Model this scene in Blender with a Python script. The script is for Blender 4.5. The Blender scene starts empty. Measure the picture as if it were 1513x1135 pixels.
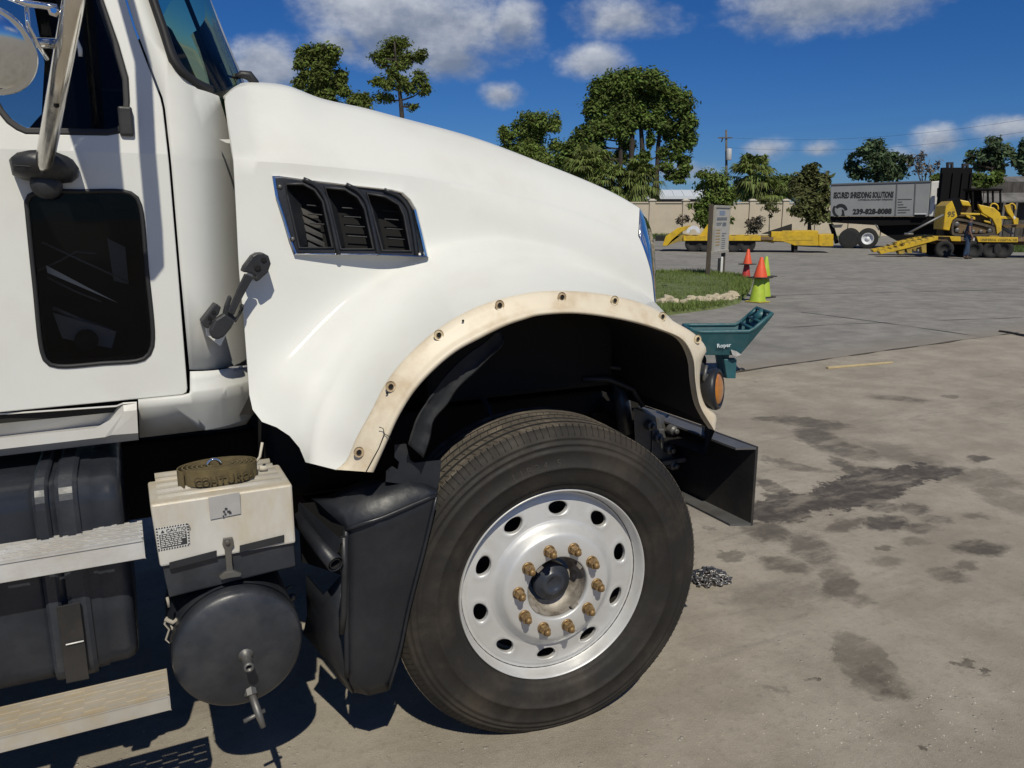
import bpy, bmesh, math, random
import numpy as np
from mathutils import Vector, Matrix, noise as mnoise
random.seed(7); rng = np.random.default_rng(7)
S = bpy.context.scene; COL = S.collection
# ------------------------------------------------------------------ camera
FPX = 1151.0; PITCH = math.radians(12.2); YAW = math.radians(26.3)
CAM = np.array([-1.185, -2.085, 1.742])
cd = bpy.data.cameras.new('camera'); cam = bpy.data.objects.new('camera', cd); COL.objects.link(cam)
cd.sensor_width = 36.0; cd.lens = 36.0 * FPX / 1513.0; cd.clip_start = 0.02; cd.clip_end = 3000
Fh = np.array([math.sin(YAW), math.cos(YAW), 0.0]); Rh = np.array([math.cos(YAW), -math.sin(YAW), 0.0]); Zh = np.array([0, 0, 1.0])
FW = Fh * math.cos(PITCH) - Zh * math.sin(PITCH); UP = Zh * math.cos(PITCH) + Fh * math.sin(PITCH)
cam.matrix_world = Matrix(((Rh[0], UP[0], -FW[0], CAM[0]), (Rh[1], UP[1], -FW[1], CAM[1]), (Rh[2], UP[2], -FW[2], CAM[2]), (0, 0, 0, 1)))
S.camera = cam
# ------------------------------------------------------------------ sun, sky, exposure
TOSUN = Vector((-0.2, -0.82, 1.0)).normalized()
SUN_EL = math.asin(TOSUN.z); SUN_ROT = math.atan2(TOSUN.x, TOSUN.y)
sd = bpy.data.lights.new('sun', 'SUN'); sd.energy = 3.3; sd.angle = math.radians(0.53); sd.color = (1.0, 0.945, 0.80)
so = bpy.data.objects.new('sun', sd); COL.objects.link(so); so.rotation_euler = TOSUN.to_track_quat('Z', 'Y').to_euler(); so.location = (0, 0, 30)
S.view_settings.view_transform = 'Standard'; S.view_settings.look = 'None'
S.view_settings.exposure = 0.2; S.view_settings.gamma = 1.0; S.view_settings.use_curve_mapping = False

W = bpy.data.worlds.new('World'); S.world = W; W.use_nodes = True
def build_world():
    nt = W.node_tree; N = nt.nodes; L = nt.links; N.clear()
    def mth(op, a, b=None, clamp=False):
        n = N.new('ShaderNodeMath'); n.operation = op; n.use_clamp = clamp
        for i, x in enumerate((a, b)):
            if x is None: continue
            if isinstance(x, (int, float)): n.inputs[i].default_value = x
            else: L.new(x, n.inputs[i])
        return n.outputs[0]
    def mrange(x, a, b, c=0.0, d=1.0, smooth=True):
        n = N.new('ShaderNodeMapRange'); n.interpolation_type = 'SMOOTHSTEP' if smooth else 'LINEAR'
        L.new(x, n.inputs[0])
        for i, q in enumerate((a, b, c, d)): n.inputs[i + 1].default_value = q
        return n.outputs[0]
    def mixc(f, a, b):
        n = N.new('ShaderNodeMix'); n.data_type = 'RGBA'
        if isinstance(f, (int, float)): n.inputs[0].default_value = f
        else: L.new(f, n.inputs[0])
        for s, x in ((6, a), (7, b)):
            if isinstance(x, tuple): n.inputs[s].default_value = (*x, 1)
            else: L.new(x, n.inputs[s])
        return n.outputs[2]
    out = N.new('ShaderNodeOutputWorld'); bg = N.new('ShaderNodeBackground'); L.new(bg.outputs[0], out.inputs[0])
    sky = N.new('ShaderNodeTexSky'); sky.sky_type = 'NISHITA'; sky.sun_disc = False
    sky.sun_elevation = SUN_EL; sky.sun_rotation = SUN_ROT; sky.air_density = 1.0; sky.dust_density = 0.1; sky.ozone_density = 5.0
    gm = N.new('ShaderNodeHueSaturation'); gm.inputs['Saturation'].default_value = 1.08; gm.inputs['Value'].default_value = 1.0
    tint = mixc(1.0, sky.outputs[0], (.295, .445, .72)); tint.node.blend_type = 'MULTIPLY'; L.new(tint, gm.inputs['Color'])
    tc = N.new('ShaderNodeTexCoord'); D = tc.outputs['Generated']
    sx = N.new('ShaderNodeSeparateXYZ'); L.new(D, sx.inputs[0])
    az = mth('ARCTAN2', sx.outputs[0], sx.outputs[1]); el = mth('ARCSINE', sx.outputs[2])
    def noise(scale, detail, rough, off=(0, 0, 0), zs=1.6):
        mp = N.new('ShaderNodeMapping'); mp.inputs['Location'].default_value = off; mp.inputs['Scale'].default_value = (1, 1, zs)
        L.new(D, mp.inputs[0]); n = N.new('ShaderNodeTexNoise'); n.inputs['Scale'].default_value = scale
        n.inputs['Detail'].default_value = detail; n.inputs['Roughness'].default_value = rough; L.new(mp.outputs[0], n.inputs[0]); return n.outputs[0]
    n1 = noise(7.0, 9, 0.56); n2 = noise(18.0, 8, 0.6, (3.1, 1.7, 0.4)); n3 = noise(42.0, 6, 0.6, (1.3, 5.1, 2.2))
    # individual cumulus: azimuth, elevation (deg), half widths (deg), weight
    clouds = [(20.5, 12.4, 7.6, 3.4, 1.15), (17.0, 13.9, 5.6, 3.0, 1.15), (26.2, 12.6, 2.6, 2.4, .9), (22.0, 10.4, 3.8, 1.7, .9), (9.6, 9.6, 3.4, 2.2, .9), (14.6, 11.2, 2.4, 1.4, .8), (32.2, 10.2, 3.0, 1.5, .85), (34.0, 12.9, 4.6, 1.6, .8), (25.5, 8.2, 1.8, 1.0, .85),
              (47.2, 13.8, 8.0, 2.9, 1.1), (43.6, 4.4, 2.3, 1.0, .8), (47.0, 4.3, 1.5, .75, .75), (53.8, 4.6, 1.9, 1.2, .9), (51.3, 3.7, 2.5, .9, .7), (57.5, 5.2, 2.8, .9, .8), (39.0, 3.1, 3.2, .9, .6),
              (-12, 22, 12, 5, .95), (-34, 13, 10, 4, .95), (-60, 24, 15, 7, 1), (-95, 14, 14, 5, .95), (-140, 26, 18, 8, .95), (78, 18, 13, 5, .95), (100, 13, 12, 4.5, .95), (125, 30, 20, 9, .95), (165, 14, 16, 5, .95), (20, 40, 16, 8, .95), (75, 48, 22, 11, .95), (-45, 50, 24, 11, .95), (-110, 45, 22, 9, .95), (150, 55, 26, 10, .95)]  # clouds outside the view, added and enlarged to whiten the sky fill
    dens = None; relh = None
    for a0, e0, wa, we, wt in clouds:
        a0, e0, wa, we = map(math.radians, (a0, e0, wa, we))
        da = mth('DIVIDE', mth('SUBTRACT', az, a0), wa); de = mth('DIVIDE', mth('SUBTRACT', el, e0), we)
        r = mth('SQRT', mth('ADD', mth('MULTIPLY', da, da), mth('MULTIPLY', de, de)))
        d = mth('MULTIPLY', mrange(r, 1.25, 0.1, 0, 1, False), wt)
        h = mth('MULTIPLY', mth('ADD', mth('MULTIPLY', de, 1.0), mth('MULTIPLY', da, -0.18)), d)
        dens = d if dens is None else mth('MAXIMUM', dens, d)
        relh = h if relh is None else mth('ADD', relh, h)
    base = mth('ADD', mth('ADD', mth('MULTIPLY', dens, 0.95), mth('MULTIPLY', mth('SUBTRACT', n1, 0.5), 1.15)), mth('MULTIPLY', mth('SUBTRACT', n2, 0.5), 0.65))
    base = mth('ADD', base, mth('MULTIPLY', mth('SUBTRACT', n3, 0.5), 0.28))
    alpha = mth('MULTIPLY', mrange(base, 0.17, 0.78), mrange(dens, 0.0, 0.12))
    lit = mth('ADD', mth('ADD', mth('MULTIPLY', relh, 0.42), 0.42), mth('ADD', mth('MULTIPLY', mth('SUBTRACT', n2, 0.5), 0.95), mth('MULTIPLY', mth('SUBTRACT', n3, 0.5), 0.35)))
    lit = mrange(lit, 0.05, 1.0)
    ccol = mixc(lit, (2.3, 2.8, 3.8), (8.6, 8.9, 9.4))
    col = mixc(mth('MULTIPLY', alpha, 0.9), gm.outputs[0], ccol)
    L.new(col, bg.inputs['Color']); bg.inputs['Strength'].default_value = 0.07
build_world()

# ------------------------------------------------------------------ pixel (1513 x 1135) -> point on a real plane
def ray(u, v): return FW + Rh * ((u - 756.5) / FPX) + UP * ((567.5 - v) / FPX)
def PY(u, v, Y):
    d = ray(u, v); return CAM + d * ((Y - CAM[1]) / d[1])
def PX(u, v, X):
    d = ray(u, v); return CAM + d * ((X - CAM[0]) / d[0])
def PZ(u, v, Z=0.0):
    d = ray(u, v); return CAM + d * ((Z - CAM[2]) / d[2])
def PD(u, v, dist):                       # at a horizontal distance along the view axis
    d = ray(u, v); return CAM + d * (dist / (d @ Fh))
def proj(P):
    d = np.asarray(P, float) - CAM; return (756.5 + FPX * (d @ Rh) / (d @ FW), 567.5 - FPX * (d @ UP) / (d @ FW))
def PF(u, v, f, it=25):                   # on the surface Y = f(x, z)
    Y = 0.25
    for _ in range(it):
        P = PY(u, v, Y); Y = 0.5 * Y + 0.5 * f(P[0], P[2])
    P = PY(u, v, Y); return P
def lerp(a, b, t): return a + (b - a) * t
def smooth(t): t = min(1, max(0, t)); return t * t * (3 - 2 * t)

# ------------------------------------------------------------------ materials
MATS = {}
def mat(name, col, rough=0.6, metal=0.0, var=0.0, vscale=6.0, bump=0.0, bscale=40.0, dust=None, dustamt=0.0, dscale=5.0, spec=0.5, island=0.0, coat=0.0, rvar=0.0, stretch=(1, 1, 1), up=0.0, emit=0, trans=0, alpha=1.0, transl=0.0):
    if name in MATS: return MATS[name]
    m = bpy.data.materials.new(name); m.use_nodes = True; nt = m.node_tree; N = nt.nodes; L = nt.links
    b = N['Principled BSDF']; b.inputs['Roughness'].default_value = rough; b.inputs['Metallic'].default_value = metal
    b.inputs['Specular IOR Level'].default_value = spec; b.inputs['Base Color'].default_value = (*col, 1)
    if coat: b.inputs['Coat Weight'].default_value = coat; b.inputs['Coat Roughness'].default_value = 0.06
    if trans: b.inputs['Transmission Weight'].default_value = trans
    tc = N.new('ShaderNodeTexCoord'); mp = N.new('ShaderNodeMapping'); mp.inputs['Scale'].default_value = stretch
    L.new(tc.outputs['Object'], mp.inputs[0]); src = mp.outputs[0]
    def ntex(s, d=6, r=0.6, off=0.0):
        n = N.new('ShaderNodeTexNoise'); n.inputs['Scale'].default_value = s; n.inputs['Detail'].default_value = d; n.inputs['Roughness'].default_value = r
        if off:
            m2 = N.new('ShaderNodeMapping'); m2.inputs['Location'].default_value = (off, off * .7, off * 1.3); L.new(src, m2.inputs[0]); L.new(m2.outputs[0], n.inputs[0])
        else: L.new(src, n.inputs[0])
        return n
    cur = None
    if var > 0 or island > 0:
        hs = N.new('ShaderNodeHueSaturation'); hs.inputs['Color'].default_value = (*col, 1); v = None
        if var > 0:
            mr = N.new('ShaderNodeMapRange'); mr.inputs[1].default_value = 0.3; mr.inputs[2].default_value = 0.7; mr.inputs[3].default_value = 1 - var; mr.inputs[4].default_value = 1 + var
            L.new(ntex(vscale).outputs[0], mr.inputs[0]); v = mr.outputs[0]
        if island > 0:
            g = N.new('ShaderNodeNewGeometry'); mr = N.new('ShaderNodeMapRange'); mr.inputs[3].default_value = 1 - island; mr.inputs[4].default_value = 1 + island
            L.new(g.outputs['Random Per Island'], mr.inputs[0])
            h = N.new('ShaderNodeMapRange'); h.inputs[3].default_value = 0.5 - island * .045; h.inputs[4].default_value = 0.5 + island * .03
            L.new(g.outputs['Random Per Island'], h.inputs[0]); L.new(h.outputs[0], hs.inputs['Hue'])
            if v is not None:
                mm = N.new('ShaderNodeMath'); mm.operation = 'MULTIPLY'; L.new(v, mm.inputs[0]); L.new(mr.outputs[0], mm.inputs[1]); v = mm.outputs[0]
            else: v = mr.outputs[0]
        L.new(v, hs.inputs['Value']); cur = hs.outputs[0]
    if dust is not None:
        mx = N.new('ShaderNodeMix'); mx.data_type = 'RGBA'
        mr = N.new('ShaderNodeMapRange'); mr.interpolation_type = 'SMOOTHSTEP'; mr.inputs[1].default_value = 0.42; mr.inputs[2].default_value = 0.72; mr.inputs[3].default_value = dustamt * 0.15; mr.inputs[4].default_value = dustamt
        L.new(ntex(dscale, 8, 0.65, 3.3).outputs[0], mr.inputs[0]); f = mr.outputs[0]
        if up > 0:                         # dust settles on what faces up
            g = N.new('ShaderNodeNewGeometry'); sp = N.new('ShaderNodeSeparateXYZ'); L.new(g.outputs['Normal'], sp.inputs[0])
            ma = N.new('ShaderNodeMath'); ma.operation = 'MULTIPLY_ADD'; ma.use_clamp = True; L.new(sp.outputs[2], ma.inputs[0]); ma.inputs[1].default_value = up; L.new(f, ma.inputs[2]); f = ma.outputs[0]
        L.new(f, mx.inputs[0])
        if cur is not None: L.new(cur, mx.inputs[6])
        else: mx.inputs[6].default_value = (*col, 1)
        mx.inputs[7].default_value = (*dust, 1); cur = mx.outputs[2]
    if cur is not None: L.new(cur, b.inputs['Base Color'])
    if rvar > 0:
        mr = N.new('ShaderNodeMapRange'); mr.inputs[1].default_value = 0.3; mr.inputs[2].default_value = 0.7; mr.inputs[3].default_value = max(0.02, rough - rvar); mr.inputs[4].default_value = min(1, rough + rvar)
        L.new(ntex(vscale * 2.3, 8, 0.65, 7.7).outputs[0], mr.inputs[0]); L.new(mr.outputs[0], b.inputs['Roughness'])
    if bump > 0:
        bp = N.new('ShaderNodeBump'); bp.inputs['Strength'].default_value = 1.0; bp.inputs['Distance'].default_value = bump
        L.new(ntex(bscale, 5, 0.6, 1.9).outputs[0], bp.inputs['Height']); L.new(bp.outputs[0], b.inputs['Normal'])
    if transl > 0:
        o_ = N['Material Output']; tr = N.new('ShaderNodeBsdfTranslucent'); ms = N.new('ShaderNodeMixShader'); ms.inputs[0].default_value = transl
        if cur is not None: L.new(cur, tr.inputs[0])
        else: tr.inputs[0].default_value = (*col, 1)
        L.new(b.outputs[0], ms.inputs[1]); L.new(tr.outputs[0], ms.inputs[2]); L.new(ms.outputs[0], o_.inputs[0])
    MATS[name] = m; return m
def glass(name, tint, refl=0.12, rough=0.02):
    m = bpy.data.materials.new(name); m.use_nodes = True; nt = m.node_tree; N = nt.nodes; L = nt.links; N.clear()
    o = N.new('ShaderNodeOutputMaterial'); t = N.new('ShaderNodeBsdfTransparent'); t.inputs[0].default_value = (*tint, 1)
    g = N.new('ShaderNodeBsdfGlossy'); g.inputs['Roughness'].default_value = rough; fr = N.new('ShaderNodeFresnel'); fr.inputs[0].default_value = 1.5
    ad = N.new('ShaderNodeMath'); ad.operation = 'ADD'; ad.use_clamp = True; L.new(fr.outputs[0], ad.inputs[0]); ad.inputs[1].default_value = refl
    mx = N.new('ShaderNodeMixShader'); L.new(ad.outputs[0], mx.inputs[0]); L.new(t.outputs[0], mx.inputs[1]); L.new(g.outputs[0], mx.inputs[2]); L.new(mx.outputs[0], o.inputs[0])
    MATS[name] = m; return m

# ------------------------------------------------------------------ mesh builder
class MB:
    def __init__(s): s.v = []; s.f = []; s.m = []; s.sm = []
    def add(s, V, Fc, mi=0, sm=True):
        o = len(s.v); s.v += [tuple(map(float, p)) for p in V]
        for q in Fc: s.f.append([i + o for i in q]); s.m.append(mi); s.sm.append(sm)
        return s
    def box(s, c, d, rz=0, mi=0, rot=None, taper=1.0):
        M = rot if rot is not None else Matrix.Rotation(rz, 3, 'Z'); V = []
        for z in (-.5, .5):
            k = taper if z > 0 else 1
            for x, y in ((-.5, -.5), (.5, -.5), (.5, .5), (-.5, .5)):
                p = M @ Vector((x * d[0] * k, y * d[1] * k, z * d[2])); V.append((c[0] + p.x, c[1] + p.y, c[2] + p.z))
        return s.add(V, [(3, 2, 1, 0), (4, 5, 6, 7), (0, 1, 5, 4), (1, 2, 6, 5), (2, 3, 7, 6), (3, 0, 4, 7)], mi, False)
    def hexa(s, P, mi=0):                # 8 points: bottom ring 0-3, top ring 4-7
        return s.add(P, [(3, 2, 1, 0), (4, 5, 6, 7), (0, 1, 5, 4), (1, 2, 6, 5), (2, 3, 7, 6), (3, 0, 4, 7)], mi, False)
    def tube(s, pts, r, n=10, mi=0, cap=True, closed=False, sq=None):
        pts = [Vector(map(float, p)) for p in pts]; R = r if hasattr(r, '__len__') else [r] * len(pts)
        o = len(s.v); ref = None; k = len(pts)
        for i, p in enumerate(pts):
            a = pts[(i - 1) % k] if (closed or i > 0) else pts[i]; b = pts[(i + 1) % k] if (closed or i < k - 1) else pts[i]
            t = (b - a); t = t.normalized() if t.length > 1e-9 else Vector((0, 0, 1))
            if ref is None: ref = t.orthogonal().normalized()
            ref = (ref - t * ref.dot(t)); ref = ref.normalized() if ref.length > 1e-6 else t.orthogonal().normalized()
            q = t.cross(ref)
            for j in range(n):
                an = 2 * math.pi * j / n; s.v.append(tuple(p + (ref * math.cos(an) + q * math.sin(an) * (sq or 1)) * R[i]))
        for i in range(k if closed else k - 1):
            i2 = (i + 1) % k
            for j in range(n):
                s.f.append([o + i * n + j, o + i * n + (j + 1) % n, o + i2 * n + (j + 1) % n, o + i2 * n + j]); s.m.append(mi); s.sm.append(n > 5)
        if cap and not closed:
            s.f.append([o + j for j in range(n)][::-1]); s.m.append(mi); s.sm.append(False)
            s.f.append([o + (k - 1) * n + j for j in range(n)]); s.m.append(mi); s.sm.append(False)
        return s
    def lathe(s, prof, c=(0, 0, 0), axis=(0, 0, 1), n=32, mi=0, cap0=False, cap1=False, sm=True):
        ax = Vector(axis).normalized(); a = ax.orthogonal().normalized(); b = ax.cross(a); c = Vector(c); o = len(s.v)
        for r, h in prof:
            for j in range(n):
                an = 2 * math.pi * j / n; s.v.append(tuple(c + ax * h + (a * math.cos(an) + b * math.sin(an)) * r))
        for i in range(len(prof) - 1):
            for j in range(n):
                s.f.append([o + i * n + j, o + i * n + (j + 1) % n, o + (i + 1) * n + (j + 1) % n, o + (i + 1) * n + j]); s.m.append(mi); s.sm.append(sm)
        if cap0: s.f.append([o + j for j in range(n)][::-1]); s.m.append(mi); s.sm.append(False)
        if cap1: s.f.append([o + (len(prof) - 1) * n + j for j in range(n)]); s.m.append(mi); s.sm.append(False)
        return s
    def grid(s, G, mi=0, sm=True):
        nr = len(G); nc = len(G[0])
        V = [p for r in G for p in r]
        return s.add(V, [(i * nc + j, i * nc + j + 1, (i + 1) * nc + j + 1, (i + 1) * nc + j) for i in range(nr - 1) for j in range(nc - 1)], mi, sm)
    def prism(s, pts, d, mi=0):          # planar outline extruded by vector d
        n = len(pts); d = np.asarray(d, float); A = [np.asarray(p, float) for p in pts]
        return s.add(A + [p + d for p in A], [tuple(range(n))[::-1], tuple(range(n, 2 * n))] + [(i, (i + 1) % n, n + (i + 1) % n, n + i) for i in range(n)], mi, False)
    def mesh(s, name, mats):
        me = bpy.data.meshes.new(name); me.from_pydata(s.v, [], s.f)
        for m in (mats if isinstance(mats, (list, tuple)) else [mats]): me.materials.append(m)
        me.polygons.foreach_set('material_index', s.m); me.polygons.foreach_set('use_smooth', s.sm); me.update(); return me
    def build(s, name, mats, parent=None, fix=True, bevel=0, solid=0, sub=0, off=-1, angle=40, **kw):
        me = s.mesh(name, mats)
        if fix:
            bm = bmesh.new(); bm.from_mesh(me); bmesh.ops.remove_doubles(bm, verts=bm.verts, dist=1e-5); bmesh.ops.recalc_face_normals(bm, faces=bm.faces); bm.to_mesh(me); bm.free()
        return link(name, me, parent, bevel, solid, sub, off, angle, **kw)
def link(name, me, parent=None, bevel=0, solid=0, sub=0, off=-1, angle=40, **kw):
    o = bpy.data.objects.new(name, me); COL.objects.link(o)
    if parent is not None: o.parent = parent
    if solid: md = o.modifiers.new('solid', 'SOLIDIFY'); md.thickness = solid; md.offset = off
    if bevel: md = o.modifiers.new('bevel', 'BEVEL'); md.width = bevel; md.segments = 2; md.limit_method = 'ANGLE'; md.angle_limit = math.radians(angle); md.harden_normals = False
    if sub: md = o.modifiers.new('sub', 'SUBSURF'); md.levels = sub; md.render_levels = sub
    for k, v in kw.items(): o[k] = v
    return o
def thing(name, label, cat, loc=(0, 0, 0), rz=0.0, group=None):
    o = bpy.data.objects.new(name, None); COL.objects.link(o); o.location = tuple(map(float, loc)); o.rotation_euler = (0, 0, rz); o.empty_display_size = 0.2
    o['label'] = label; o['category'] = cat
    if group: o['group'] = group
    return o
def tag(o, label, cat, group=None):
    o['label'] = label; o['category'] = cat
    if group: o['group'] = group
    return o
def dup_tree(o, parent=None):
    c = o.copy(); COL.objects.link(c)
    if parent is not None: c.parent = parent
    for ch in list(o.children): dup_tree(ch, c)
    return c
def panel(name, outline, holes, f, m, parent, cuts=(), solid=0.006, px=True, bevel=0, off=-1, sm=False, sub=0, extra=0.0):
    """sheet cut to an outline (pixels or x,z) with holes, lying on Y = f(x, z)"""
    bm = bmesh.new()
    for loop in [outline] + list(holes):
        vs = []
        for p in loop:
            q = PF(p[0], p[1], f) if px else (p[0], f(p[0], p[1]), p[1]); vs.append(bm.verts.new((q[0], 0, q[2])))
        for i in range(len(vs)): bm.edges.new((vs[i], vs[(i + 1) % len(vs)]))
    bmesh.ops.triangle_fill(bm, edges=bm.edges[:], use_beauty=True, use_dissolve=False)
    for co, no in cuts:
        bmesh.ops.bisect_plane(bm, geom=bm.verts[:] + bm.edges[:] + bm.faces[:], plane_co=co, plane_no=no, dist=1e-5)
    for v in bm.verts: v.co.y = f(v.co.x, v.co.z) + extra
    bm.normal_update()
    for fc in bm.faces:
        if fc.normal.y > 0: fc.normal_flip()
        fc.smooth = sm
    me = bpy.data.meshes.new(name); bm.to_mesh(me); bm.free(); me.materials.append(m)
    return link(name, me, parent, bevel=bevel, solid=solid, off=off)
def arc_resample(pts, n):
    P = np.asarray(pts, float); d = np.r_[0, np.cumsum(np.linalg.norm(np.diff(P, axis=0), axis=1))]
    # Catmull-Rom then resample by arc length
    Q = []
    for i in range(len(P) - 1):
        p0 = P[max(i - 1, 0)]; p1 = P[i]; p2 = P[i + 1]; p3 = P[min(i + 2, len(P) - 1)]
        l0 = np.linalg.norm(p1 - p0) ** .5 + 1e-9; l1 = np.linalg.norm(p2 - p1) ** .5 + 1e-9; l2 = np.linalg.norm(p3 - p2) ** .5 + 1e-9
        m1 = (p2 - p1) if i == 0 else ((p1 - p0) / l0 - (p2 - p0) / (l0 + l1) + (p2 - p1) / l1) * l1
        m2 = (p2 - p1) if i == len(P) - 2 else ((p2 - p1) / l1 - (p3 - p1) / (l1 + l2) + (p3 - p2) / l2) * l1
        for t in np.linspace(0, 1, 12, endpoint=False):
            Q.append((2 * t**3 - 3 * t**2 + 1) * p1 + (t**3 - 2 * t**2 + t) * m1 + (-2 * t**3 + 3 * t**2) * p2 + (t**3 - t**2) * m2)
    Q.append(P[-1]); Q = np.array(Q); d = np.r_[0, np.cumsum(np.linalg.norm(np.diff(Q[:, :2], axis=0), axis=1))]
    s = np.linspace(0, d[-1], n); return np.stack([np.interp(s, d, Q[:, k]) for k in range(Q.shape[1])], 1)
def text_mesh(body, size, depth=0.002, align='LEFT', squash=1.0, bold=0.0, spacing=1.0):
    cu = bpy.data.curves.new('lettering', 'FONT'); cu.body = body; cu.size = size; cu.extrude = depth; cu.align_x = align; cu.resolution_u = 2; cu.offset = bold; cu.space_character = spacing
    o = bpy.data.objects.new('lettering', cu); COL.objects.link(o); dg = bpy.context.evaluated_depsgraph_get(); dg.update()
    me = bpy.data.meshes.new_from_object(o.evaluated_get(dg)); bpy.data.objects.remove(o); bpy.data.curves.remove(cu)
    if squash != 1: me.transform(Matrix.Diagonal((squash, 1, 1, 1)))
    return me
def text_on(body, size, m, parent, origin, xdir, updir, name='lettering', depth=0.002, **kw):
    me = text_mesh(body, size, depth, **kw); x = Vector(xdir).normalized(); z = Vector(updir); z = (z - x * z.dot(x)).normalized(); n = x.cross(z)
    M = Matrix(((x.x, z.x, n.x, origin[0]), (x.y, z.y, n.y, origin[1]), (x.z, z.z, n.z, origin[2]), (0, 0, 0, 1))); me.transform(M)
    me.materials.clear(); me.materials.append(m); return link(name, me, parent)
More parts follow.
